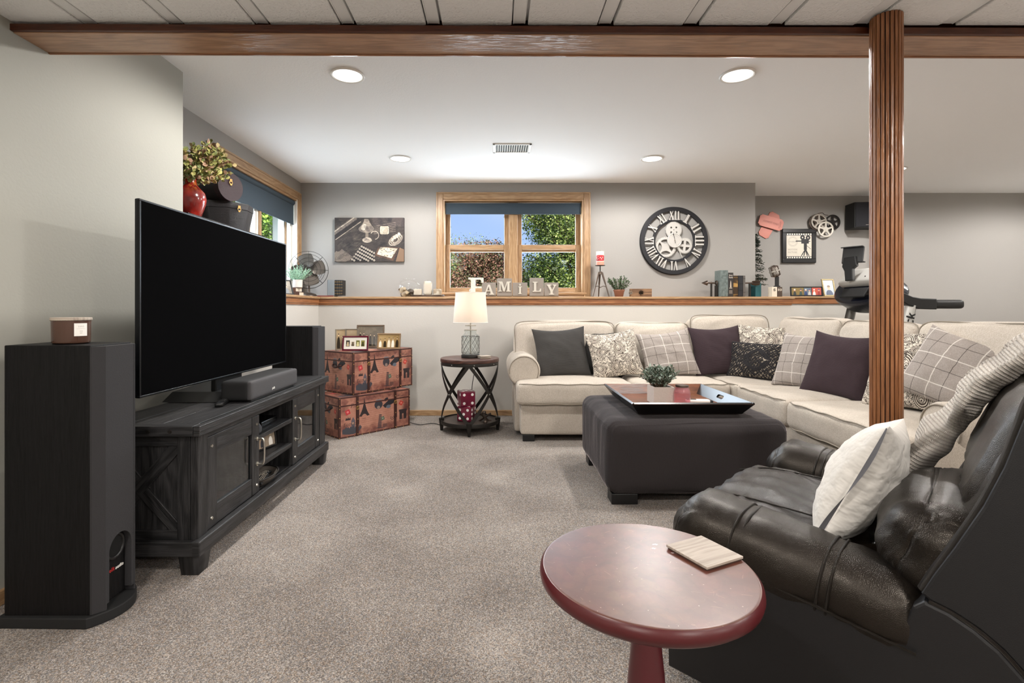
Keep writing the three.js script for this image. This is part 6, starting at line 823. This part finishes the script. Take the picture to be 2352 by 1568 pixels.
  mesh('head', [put(softBox(0.088, 0.13, 0.075, 0.036, { n: [18, 22, 16] }))], M.steel, m); const rb = []; for (let k = -4; k <= 4; k++) rb.push(put(T(softBox(0.006, 0.132 - Math.abs(k) * 0.007, 0.08 - Math.abs(k) * 0.0035, 0.003, { n: [4, 14, 14] }), k * 0.009, 0, 0))); mesh('rib', rb, M.bronze, m); mesh('band', [put(rbox(0.091, 0.014, 0.079, 0.004))], M.steel, m);
}
// ---------------------------------------------------------------- recess wall decor
{
  photoFrame('long black frame of three colour sports photos on the recess ledge', [3.70, 1.257, -6.10], 0, 0.385, 0.115, 0.008, M.blackPl, canvasTex(512, 140, (c, w, h) => { c.fillStyle = '#1a1a1c'; c.fillRect(0, 0, w, h); reseed(8); const cell = (x, ww, bg, figs) => { c.fillStyle = bg; c.fillRect(x, 8, ww, h - 16); figs.forEach((f, i) => { const cx = x + (i + 0.5) / figs.length * ww; c.fillStyle = f; c.beginPath(); c.moveTo(cx - 24, h - 8); c.quadraticCurveTo(cx - 22, 70, cx, 66); c.quadraticCurveTo(cx + 22, 70, cx + 24, h - 8); c.fill(); c.fillStyle = '#c99b80'; c.beginPath(); c.arc(cx, 50, 15, 0, 7); c.fill(); c.fillStyle = ['#e9e6e0', '#2c3a7a', '#8f2f2a'][i % 3]; c.beginPath(); c.arc(cx, 44, 15, Math.PI, 0); c.fill(); }); }; cell(12, 200, '#7d6a3e', ['#33383a', '#3a4a44']); cell(216, 120, '#5c6b78', ['#2e3f6e', '#b9b7b2']); cell(346, 154, '#b54a3a', ['#e8e0d6', '#8f2f2a']); }), 0.08);
  photoFrame('upright gold edged portrait frame on the recess ledge beside treadmill', [4.02, 1.257, -6.16], 0.15, 0.165, 0.215, 0.016, std({ color: 0x9a8a62, roughness: 0.4, metalness: 0.4 }), canvasTex(128, 170, (c, w, h) => { c.fillStyle = '#aab3bd'; c.fillRect(0, 0, w, h); c.fillStyle = '#3a4a66'; c.beginPath(); c.ellipse(64, 160, 44, 50, 0, 0, 7); c.fill(); c.fillStyle = '#d3a68c'; c.beginPath(); c.ellipse(64, 88, 20, 26, 0, 0, 7); c.fill(); c.fillStyle = '#6a5238'; c.beginPath(); c.ellipse(64, 70, 20, 12, 0, 0, 7); c.fill(); }), 0.22);
  const tk = thing('ticket_sign', 'salmon pink metal wall sign shaped like two cinema tickets', 'wall sign', [3.365, 2.155, -6.285]); const tick = (w, h) => { const s = new THREE.Shape(), r = 0.02; s.moveTo(-w / 2 + r, -h / 2); s.lineTo(w / 2 - r, -h / 2); s.absarc(w / 2, -h / 2, r, Math.PI, Math.PI / 2, true); s.lineTo(w / 2, h / 2 - r); s.absarc(w / 2, h / 2, r, -Math.PI / 2, -Math.PI, true); s.lineTo(-w / 2 + r, h / 2); s.absarc(-w / 2, h / 2, r, 0, -Math.PI / 2, true); s.lineTo(-w / 2, -h / 2 + r); s.absarc(-w / 2, -h / 2, r, Math.PI / 2, 0, true); return s; };
  const tm = std({ color: 0x9a5443, roughness: 0.4, metalness: 0.2 }); mesh('ticket', [T(ext(tick(0.33, 0.14), 0.006, 0.001), -0.01, -0.015, -0.012, 0, 0, 1.05)], tm, tk); const tf = mesh('ticket', [T(ext(tick(0.30, 0.14), 0.006, 0.001), 0, 0.012, 0.012, 0, 0, -0.28)], tm, tk); mesh('lettering', [T(T(textGeo('ADMIT ONE', 0.026, 0.001, fontSans), 0.0, 0.0, 0), 0, 0.012, 0.019, 0, 0, -0.28)], std({ color: 0x8c4436, roughness: 0.5 }), tf); mesh('lettering', [T(T(textGeo('TICKET', 0.02, 0.001, fontSans), 0, 0, 0, 0, 0, Math.PI / 2), 0.112, -0.02, 0.019, 0, 0, -0.28)], std({ color: 0x8c4436, roughness: 0.5 }), tf);
  const fr = thing('film_reel_decor', 'wall decor of three metal film reels, one dark and two pale', 'wall decor', [4.0, 2.15, -6.27]); const reel = (x, y, z, r, m) => { const s = disc(r); for (let k = 0; k < 5; k++) { const a = k / 5 * 6.2832 + 0.3, p = new THREE.Path(); p.absarc(0, 0, r * 0.82, a + 0.12, a + 1.14, false); p.absarc(0, 0, r * 0.32, a + 0.95, a + 0.3, true); s.holes.push(p); } const q = mesh('reel', T(ext(s, 0.008, 0.0015, 14), x, y, z), m, fr); mesh('hub', [T(cyl(r * 0.16, r * 0.16, 0.014, 20), x, y, z + 0.006, Math.PI / 2), T(torus(r * 0.95, 0.004, 6, 40), x, y, z + 0.008)], m, q); };
  reel(-0.07, 0.02, 0.0, 0.1, M.bronze); reel(-0.058, 0.025, 0.014, 0.095, std({ color: 0xa39d94, roughness: 0.4, metalness: 0.6 })); reel(0.12, 0.02, 0.0, 0.092, std({ color: 0x1e1a18, roughness: 0.5, metalness: 0.4 })); reel(0.018, -0.07, 0.024, 0.095, std({ color: 0xc9c4ba, roughness: 0.4, metalness: 0.5 })); mesh('film_strip', [tube([[-0.06, 0.13, 0], [-0.01, 0.135, 0.01], [0.02, 0.115, 0.0], [0.06, 0.105, 0.01]], 0.004, 24, 6)], M.bronze, fr);
  const po = thing('framed_poster', 'black framed cream poster of a movie camera on recess wall', 'poster', [3.713, 1.882, -6.278]); const F = (g) => uvm(g, 'x'); const W = 0.415, H = 0.418, fw = 0.052; mesh('frame', [T(rbox(W, fw, 0.03, 0.008), 0, H / 2 - fw / 2, 0), T(rbox(W, fw, 0.03, 0.008), 0, -H / 2 + fw / 2, 0), T(rbox(fw, H - fw * 2 + 0.012, 0.028, 0.008), W / 2 - fw / 2, 0, 0), T(rbox(fw, H - fw * 2 + 0.012, 0.028, 0.008), -W / 2 + fw / 2, 0, 0)], phys({ color: 0x0b0b0e, roughness: 0.3 }), po);
  mesh('print', [T(printPlane(W - fw * 2 + 0.004, H - fw * 2 + 0.004), 0, 0, 0.004)], std({ roughness: 0.4, map: canvasTex(512, 512, (c, w, h) => { c.fillStyle = '#14141a'; c.fillRect(0, 0, w, h); c.fillStyle = '#cfc8ba'; c.fillRect(6, 50, w - 12, h - 100); c.fillStyle = '#e8e2d4'; for (let i = 0; i < 11; i++) { c.fillRect(16 + i * 46, 12, 28, 28); c.fillRect(16 + i * 46, h - 40, 28, 28); } reseed(1); for (let i = 0; i < 300; i++) { c.fillStyle = 'rgba(120,108,96,0.12)'; c.fillRect(rnd() * w, rr(52, h - 55), rr(3, 40), 2); } c.strokeStyle = '#8b8278'; c.lineWidth = 4; c.beginPath(); c.arc(130, 170, 95, 0, 7); c.stroke(); c.beginPath(); c.arc(130, 170, 78, 0, 7); c.stroke(); c.fillStyle = '#7d746a'; c.font = '34px serif'; c.fillText('STARRING', 55, 185); c.font = '46px serif'; c.fillText('MOTION', 30, 345); c.fillText('PICTURE', 30, 400); c.fillStyle = '#17171b'; c.beginPath(); c.arc(325, 90, 46, 0, 7); c.arc(435, 95, 46, 0, 7); c.fill(); c.fillRect(300, 120, 150, 90); c.fillRect(190, 150, 110, 22); c.fillRect(440, 160, 40, 14); c.fillRect(350, 205, 62, 130); for (const [x, y] of [[300, 455], [350, 455], [420, 455], [455, 455]]) { c.beginPath(); c.moveTo(372, 320); c.lineTo(396, 320); c.lineTo(x + 9, y); c.lineTo(x - 9, y); c.fill(); } c.lineWidth = 7; c.strokeStyle = '#17171b'; c.beginPath(); c.moveTo(410, 250); c.lineTo(490, 320); c.stroke(); c.fillStyle = '#cfc8ba'; c.beginPath(); c.arc(325, 90, 14, 0, 7); c.arc(435, 95, 14, 0, 7); c.fill(); }) }), po);
  const sp = thing('wall_speaker', 'black box speaker mounted high on recess wall beside oak column', 'speaker', [4.40, 2.225, -6.16], -0.12); mesh('cabinet', [rbox(0.27, 0.305, 0.2, 0.006)], M.blackMat, sp); mesh('grille', [T(rbox(0.25, 0.285, 0.012, 0.004), 0, 0, 0.104)], std({ color: 0x17171c, roughness: 0.9, bumpMap: weave, bumpScale: 0.0006 }), sp); mesh('badge', [T(rbox(0.03, 0.004, 0.002, 0), 0.0, -0.12, 0.111)], M.steel, sp); mesh('bracket', [T(rbox(0.06, 0.06, 0.06, 0.004), 0, 0, -0.115)], M.blackPl, sp);
}
// ---------------------------------------------------------------- canvas picture
{
  const t = thing('canvas_picture', 'wide sepia canvas picture of typewriter, lamp and clocks on back wall', 'picture', [-1.394, 1.868, -5.632]); const W = 0.762, H = 0.483;
  const pic = canvasTex(1024, 650, (c, w, h) => {
    const g = (a) => `rgb(${a},${a * 0.9 | 0},${a * 0.82 | 0})`; c.fillStyle = '#3b3432'; c.fillRect(0, 0, w, h); reseed(44); for (let i = 0; i < 260; i++) { c.fillStyle = rnd() > 0.5 ? 'rgba(20,18,22,0.16)' : 'rgba(170,150,130,0.08)'; c.save(); c.translate(rnd() * w, rnd() * h); c.rotate(rr(-0.8, 0.2)); c.fillRect(0, 0, rr(40, 220), rr(4, 28)); c.restore(); }
    // radio and shelf behind
    c.fillStyle = '#4a4140'; c.fillRect(560, 0, 464, 130); c.strokeStyle = '#8d8075'; c.lineWidth = 6; for (let i = 0; i < 6; i++) { c.beginPath(); c.moveTo(580, 130 + i * 22); c.lineTo(900, 70 + i * 26); c.stroke(); } c.fillStyle = '#c9bba6'; c.beginPath(); c.roundRect(665, 120, 140, 130, 26); c.fill(); c.strokeStyle = '#2d2624'; c.lineWidth = 8; c.stroke(); c.fillStyle = '#3a322e'; for (let i = 0; i < 12; i++) { const a = i / 12 * 6.28; c.fillRect(733 + Math.cos(a) * 46, 184 + Math.sin(a) * 42, 7, 7); }
    // typewriter body, carriage, keys
    c.save(); c.rotate(-0.62); c.fillStyle = '#6e645d'; c.fillRect(-180, 150, 440, 60); c.fillStyle = '#c8bbab'; c.fillRect(-180, 162, 430, 9); c.fillStyle = '#2a2526'; c.fillRect(-180, 210, 470, 52); c.fillStyle = '#a89a8a'; c.fillRect(-180, 268, 460, 10); c.restore();
    c.strokeStyle = '#9b8e80'; c.lineWidth = 5; for (let i = 0; i < 16; i++) { c.beginPath(); c.ellipse(70, 420, 60 + i * 13, 90 + i * 9, 0.5, 0.2, 1.7); c.stroke(); } c.fillStyle = '#1d1a1c'; c.beginPath(); c.moveTo(250, 650); c.lineTo(420, 400); c.lineTo(600, 560); c.lineTo(560, 650); c.fill();
    for (let r = 0; r < 6; r++) for (let k = 0; k < 9; k++) { const x = 400 + k * 30 - r * 34 + r * 6, y = 425 + r * 38 + k * 16; if (x < 225 || x > 590 || y > 640) continue; c.fillStyle = '#191618'; c.beginPath(); c.arc(x, y + 5, 17, 0, 7); c.fill(); c.fillStyle = '#d8cdbd'; c.beginPath(); c.arc(x, y, 14, 0, 7); c.fill(); c.fillStyle = '#5b524b'; c.beginPath(); c.arc(x, y, 8, 0, 7); c.fill(); }
    // lamp
    c.fillStyle = '#8f8377'; c.beginPath(); c.moveTo(440, 20); c.lineTo(500, 20); c.quadraticCurveTo(520, 90, 580, 150); c.quadraticCurveTo(590, 215, 470, 225); c.quadraticCurveTo(340, 215, 355, 150); c.quadraticCurveTo(430, 90, 440, 20); c.fill(); c.fillStyle = '#cfc2b2'; c.beginPath(); c.ellipse(430, 140, 34, 50, 0.4, 0, 7); c.fill(); c.fillStyle = '#75695f'; c.fillRect(455, 225, 44, 80); c.fillStyle = '#b0a394'; c.beginPath(); c.ellipse(480, 330, 70, 40, 0, 0, 7); c.fill(); c.strokeStyle = '#b0a394'; c.lineWidth = 12; c.beginPath(); c.arc(590, 260, 60, 1.4, 3.6, true); c.stroke();
    // tape, jars and clock
    for (let i = 0; i < 7; i++) { c.strokeStyle = i % 2 ? '#c5b7a5' : '#5d534c'; c.lineWidth = 11; c.beginPath(); c.ellipse(900, 330, 120 - i * 14, 70 - i * 8, -0.6, 0, 7); c.stroke(); } c.fillStyle = '#c9bcab'; for (let i = 0; i < 4; i++) { c.beginPath(); c.ellipse(850 + i * 34, 320 - i * 26, 20, 26, -0.6, 0, 7); c.fill(); }
    c.fillStyle = '#5a4438'; c.beginPath(); c.moveTo(650, 420); c.lineTo(960, 440); c.lineTo(870, 640); c.lineTo(590, 560); c.fill(); c.fillStyle = '#ddcdb4'; c.beginPath(); c.moveTo(672, 432); c.lineTo(930, 456); c.lineTo(838, 600); c.lineTo(626, 540); c.fill(); c.fillStyle = '#3a2f28'; for (let i = 0; i < 12; i++) { const a = i / 12 * 6.28; c.fillRect(775 + Math.cos(a) * 96, 508 + Math.sin(a) * 52, 12, 9); } c.lineWidth = 6; c.strokeStyle = '#2c221d'; c.beginPath(); c.moveTo(776, 510); c.lineTo(840, 500); c.moveTo(776, 510); c.lineTo(742, 480); c.stroke(); for (let i = 0; i < 900; i++) { const a = rnd() > 0.45; c.fillStyle = a ? 'rgba(24,20,20,0.22)' : 'rgba(190,172,150,0.10)'; c.save(); c.translate(rnd() * w, rnd() * h); c.rotate(rr(-1, 1)); c.fillRect(0, 0, rr(6, 60), rr(1, 9)); c.restore(); } for (let i = 0; i < 70; i++) { c.fillStyle = 'rgba(15,13,16,0.16)'; c.beginPath(); c.ellipse(rnd() * w, rnd() * h, rr(20, 90), rr(12, 50), rnd() * 3, 0, 7); c.fill(); } c.fillStyle = '#7d6450'; c.beginPath(); c.moveTo(960, 440); c.lineTo(1024, 470); c.lineTo(1024, 650); c.lineTo(900, 650); c.fill();
  });
  mesh('stretcher', [rbox(W, H, 0.034, 0.003)], std({ color: 0x2a2524, roughness: 0.8 }), t); mesh('canvas_print', [T(printPlane(W, H), 0, 0, 0.0176)], std({ map: pic, roughness: 0.75, bumpMap: weave, bumpScale: 0.0003 }), t);
}
// ---------------------------------------------------------------- treadmill behind the sofa
{
  const t = thing('treadmill', 'black and silver treadmill standing behind the sofa near recess', 'treadmill', [4.2, 0, -5.27]); const B = (n, g, m) => wmesh(n, g, m, t);
  const grey = std({ color: 0x5c5a56, roughness: 0.45, metalness: 0.5 }), silv = std({ color: 0xb5b3ae, roughness: 0.45, metalness: 0.3 }), navy = phys({ color: 0x10131f, roughness: 0.25 });
  B('deck', [box(3.75, 5.5, 0.12, 0.2, 4.92, 5.6, 0.03)], M.blackPl, t); B('belt', [box(3.95, 5.48, 0.2, 0.204, 5.02, 5.5, 0.002)], M.blackMat); B('motor_hood', [T(softBox(0.42, 0.2, 0.72, 0.07), 3.82, 0.24, -5.26)], M.blackPl); for (const [x, D] of [[3.7, 4.95], [3.7, 5.57], [5.4, 4.95], [5.4, 5.57]]) B('foot', [box(x - 0.04, x + 0.04, 0, 0.13, D - 0.03, D + 0.03, 0.005)], M.blackPl);
  for (const D of [4.86, 5.66]) B('upright', [bar([3.70, 0.14, -D], [3.94, 1.14, -D], 0.055, 4)], D < 5 ? silv : grey);
  const lg = T(textGeo('ck', 0.075, 0.002, fontSans), 0, 0, 0, 0, 0, 1.33); B('lettering', [T(lg, 3.885, 1.02, -4.803)], M.blackPl);
  // console: curved dark shell with a silver back above
  const arc = []; for (let i = 0; i < 56; i++) { const a = i / 56 * Math.PI * 2, c = Math.cos(a), n = Math.sin(a); arc.push([Math.sign(c) * Math.abs(c) ** 0.85 * 0.375, 0.11 + (n > 0 ? n * 0.16 : n * 0.17)]); } const lower = ext(poly(arc), 0.14, 0.035); T(lower, 0, 0, -0.08); T(lower, 0, 0, 0, -0.55, 0, 0); T(lower, 3.84, 1.19, -5.36, 0, -Math.PI / 2, 0); B('console', [lower], navy);
  B('console_vent', [T(rbox(0.36, 0.11, 0.02, 0.03, undefined, 3), 3.705, 1.275, -5.30, -0.55, -Math.PI / 2, 0)].map((g) => g), M.blackMat);
  const up = softBox(0.66, 0.22, 0.09, 0.035, { n: [24, 12, 8], warp: (b, q) => { b[0] *= 1 - 0.12 * (q[1] + 1) / 2; } }); T(up, 0, 0, 0, -0.75, 0, 0); B('console_back', [T(up, 3.86, 1.44, -5.33, 0, -Math.PI / 2, 0)], silv); for (const D of [5.08, 5.27, 5.46]) B('screw', [ball(0.007, 8, 6).translate(3.80, 1.445, -D)], M.iron);
  const arm = ext(poly([[-0.035, -0.12], [0.035, -0.12], [0.03, 0.0], [0.07, 0.03], [0.055, 0.12], [-0.055, 0.12], [-0.07, 0.03], [-0.045, -0.02]]), 0.03, 0.006); B('tablet_arm', [T(T(arm, 0, 0, 0, -0.1), 3.76, 1.53, -5.42, 0, -1.2, 0.05)], M.blackPl);
  const hol = rbox(0.2, 0.17, 0.022, 0.006); T(hol, 0, 0, 0, -0.25, 0, 0); B('tablet_holder', [T(hol, 3.78, 1.68, -5.42, 0, -1.0, 0.0), T(rbox(0.21, 0.014, 0.04, 0.004), 3.79, 1.60, -5.43, 0, -1.0, 0), T(rbox(0.21, 0.012, 0.03, 0.004), 3.77, 1.765, -5.42, 0, -1.0, 0)], M.blackPl);
  for (const D of [4.85, 5.68]) { const hp = []; B('handrail', [T(softBox(0.30, 0.085, 0.07, 0.03, { n: [12, 10, 8] }), 4.27, 1.152, -D), (() => { const s = poly([[3.82, 1.26], [3.92, 1.215], [4.0, 1.20], [4.14, 1.195], [4.14, 1.11], [3.98, 1.115], [3.88, 1.15], [3.82, 1.19]]); return T(ext(s, 0.055, 0.008), 0, 0, -D - 0.027); })()], M.blackPl); }
}

// ---------------------------------------------------------------- outdoors beyond the windows
struct('ground', (() => { const g = new THREE.PlaneGeometry(120, 90); T(g, 0, 1.18, -51.7, -Math.PI / 2); return g; })(), std({ color: 0x5e7a3a, roughness: 1 }));
mesh('ground_side', (() => { const g = new THREE.PlaneGeometry(40, 60); T(g, -22.4, 1.18, 10, -Math.PI / 2); return g; })(), std({ color: 0x5e7a3a, roughness: 1 })).userData.kind = 'structure';
const tLeaf = leafGeo(0.068, 0.025, 0.3);
function tree(name, label, x, D, y0, h, r, n, cols, seedN, o = {}) {
  reseed(seedN); const t = thing(name, label, 'tree', [x, y0, -D], 0, o.group); const br = [bar([0, 0, 0], [0, h * 0.55, 0], r * 0.05, 8, r * 0.03)], tips = [];
  for (let k = 0; k < (o.br ?? 26); k++) { const a = rnd() * 6.283, hh = h * rr(0.12, 0.95), q = hh / h, rad = r * (o.prof ? o.prof(q) : Math.sqrt(Math.max(0.05, 1 - (2 * q - 0.95) ** 2))) * rr(0.7, 1), b = [0, hh * 0.55, 0], e = [Math.cos(a) * rad, hh, Math.sin(a) * rad]; br.push(bar(b, e, r * 0.014, 5, r * 0.006)); tips.push([V(...b), V(...e)]); }
  mesh('branches', br, std({ color: 0x4a3a2c, roughness: 0.9 }), t);
  cols.forEach((c, ci) => { const m = new THREE.InstancedMesh(tLeaf, phys({ color: c, roughness: 0.7, side: THREE.DoubleSide, transmission: 0.3, thickness: 0 }), Math.floor(n / cols.length)), q = new THREE.Quaternion(); for (let i = 0; i < m.count; i++) { const [b, e] = tips[Math.floor(rnd() * tips.length)], p = b.clone().lerp(e, rr(0.45, 1.04)); const s = r * 0.2; p.x += rr(-s, s); p.y += rr(-s, s); p.z += rr(-s, s); q.setFromEuler(_e.set(rr(-3, 3), rr(-3, 3), rr(-3, 3))); m.setMatrixAt(i, _m.compose(p, q, _s.set(1, 1, 1).multiplyScalar((o.ls ?? 1) * rr(0.6, 1.2)))); } _s.set(1, 1, 1); m.name = 'foliage'; m.userData.kind = 'stuff'; m.castShadow = m.receiveShadow = true; t.add(m); });
}
tree('leafy_tree', 'tall green tree filling the right half of back window', 2.15, 14, 0.9, 4.9, 1.75, 51000, [0x75883c, 0x98a45a, 0x4c6030], 71, { br: 110 });
tree('red_leaf_tree', 'low reddish leaved tree in the lower left of back window', -0.45, 15, 0.6, 2.5, 1.3, 34000, [0x7d5648, 0x9a7060, 0x6a6a48], 72, { br: 70 });
tree('leafy_tree', 'distant bright green tree behind the red leaved tree', -2.7, 21, 0.5, 4.0, 1.6, 34000, [0x86964e, 0xa0aa62, 0x667a40], 73, { br: 60 });
tree('leafy_tree', 'distant green tree at the left edge of back window', -1.0, 24, 0.5, 3.8, 2.4, 40800, [0x7a8e50, 0x96a460, 0x5e7242], 74, { br: 70 });
tree('leafy_tree', 'dark green shrub low behind the right pane of back window', 1.6, 19, 0.4, 2.7, 1.6, 27200, [0x52663a, 0x687a44, 0x86944e], 75, { br: 50 });
tree('leafy_tree', 'bright sunlit bush outside the side window', -6.6, 14.5, 0.6, 7.0, 3.6, 102000, [0x94b648, 0xa8c85a, 0x6f9440], 76, { br: 110 });
tree('leafy_tree', 'bright green bush close to the side window', -4.6, 10.0, 0.8, 4.6, 1.7, 68000, [0x94b648, 0xa8c85a, 0x6f9440], 77, { br: 90 });

renderer.render(scene, camera);
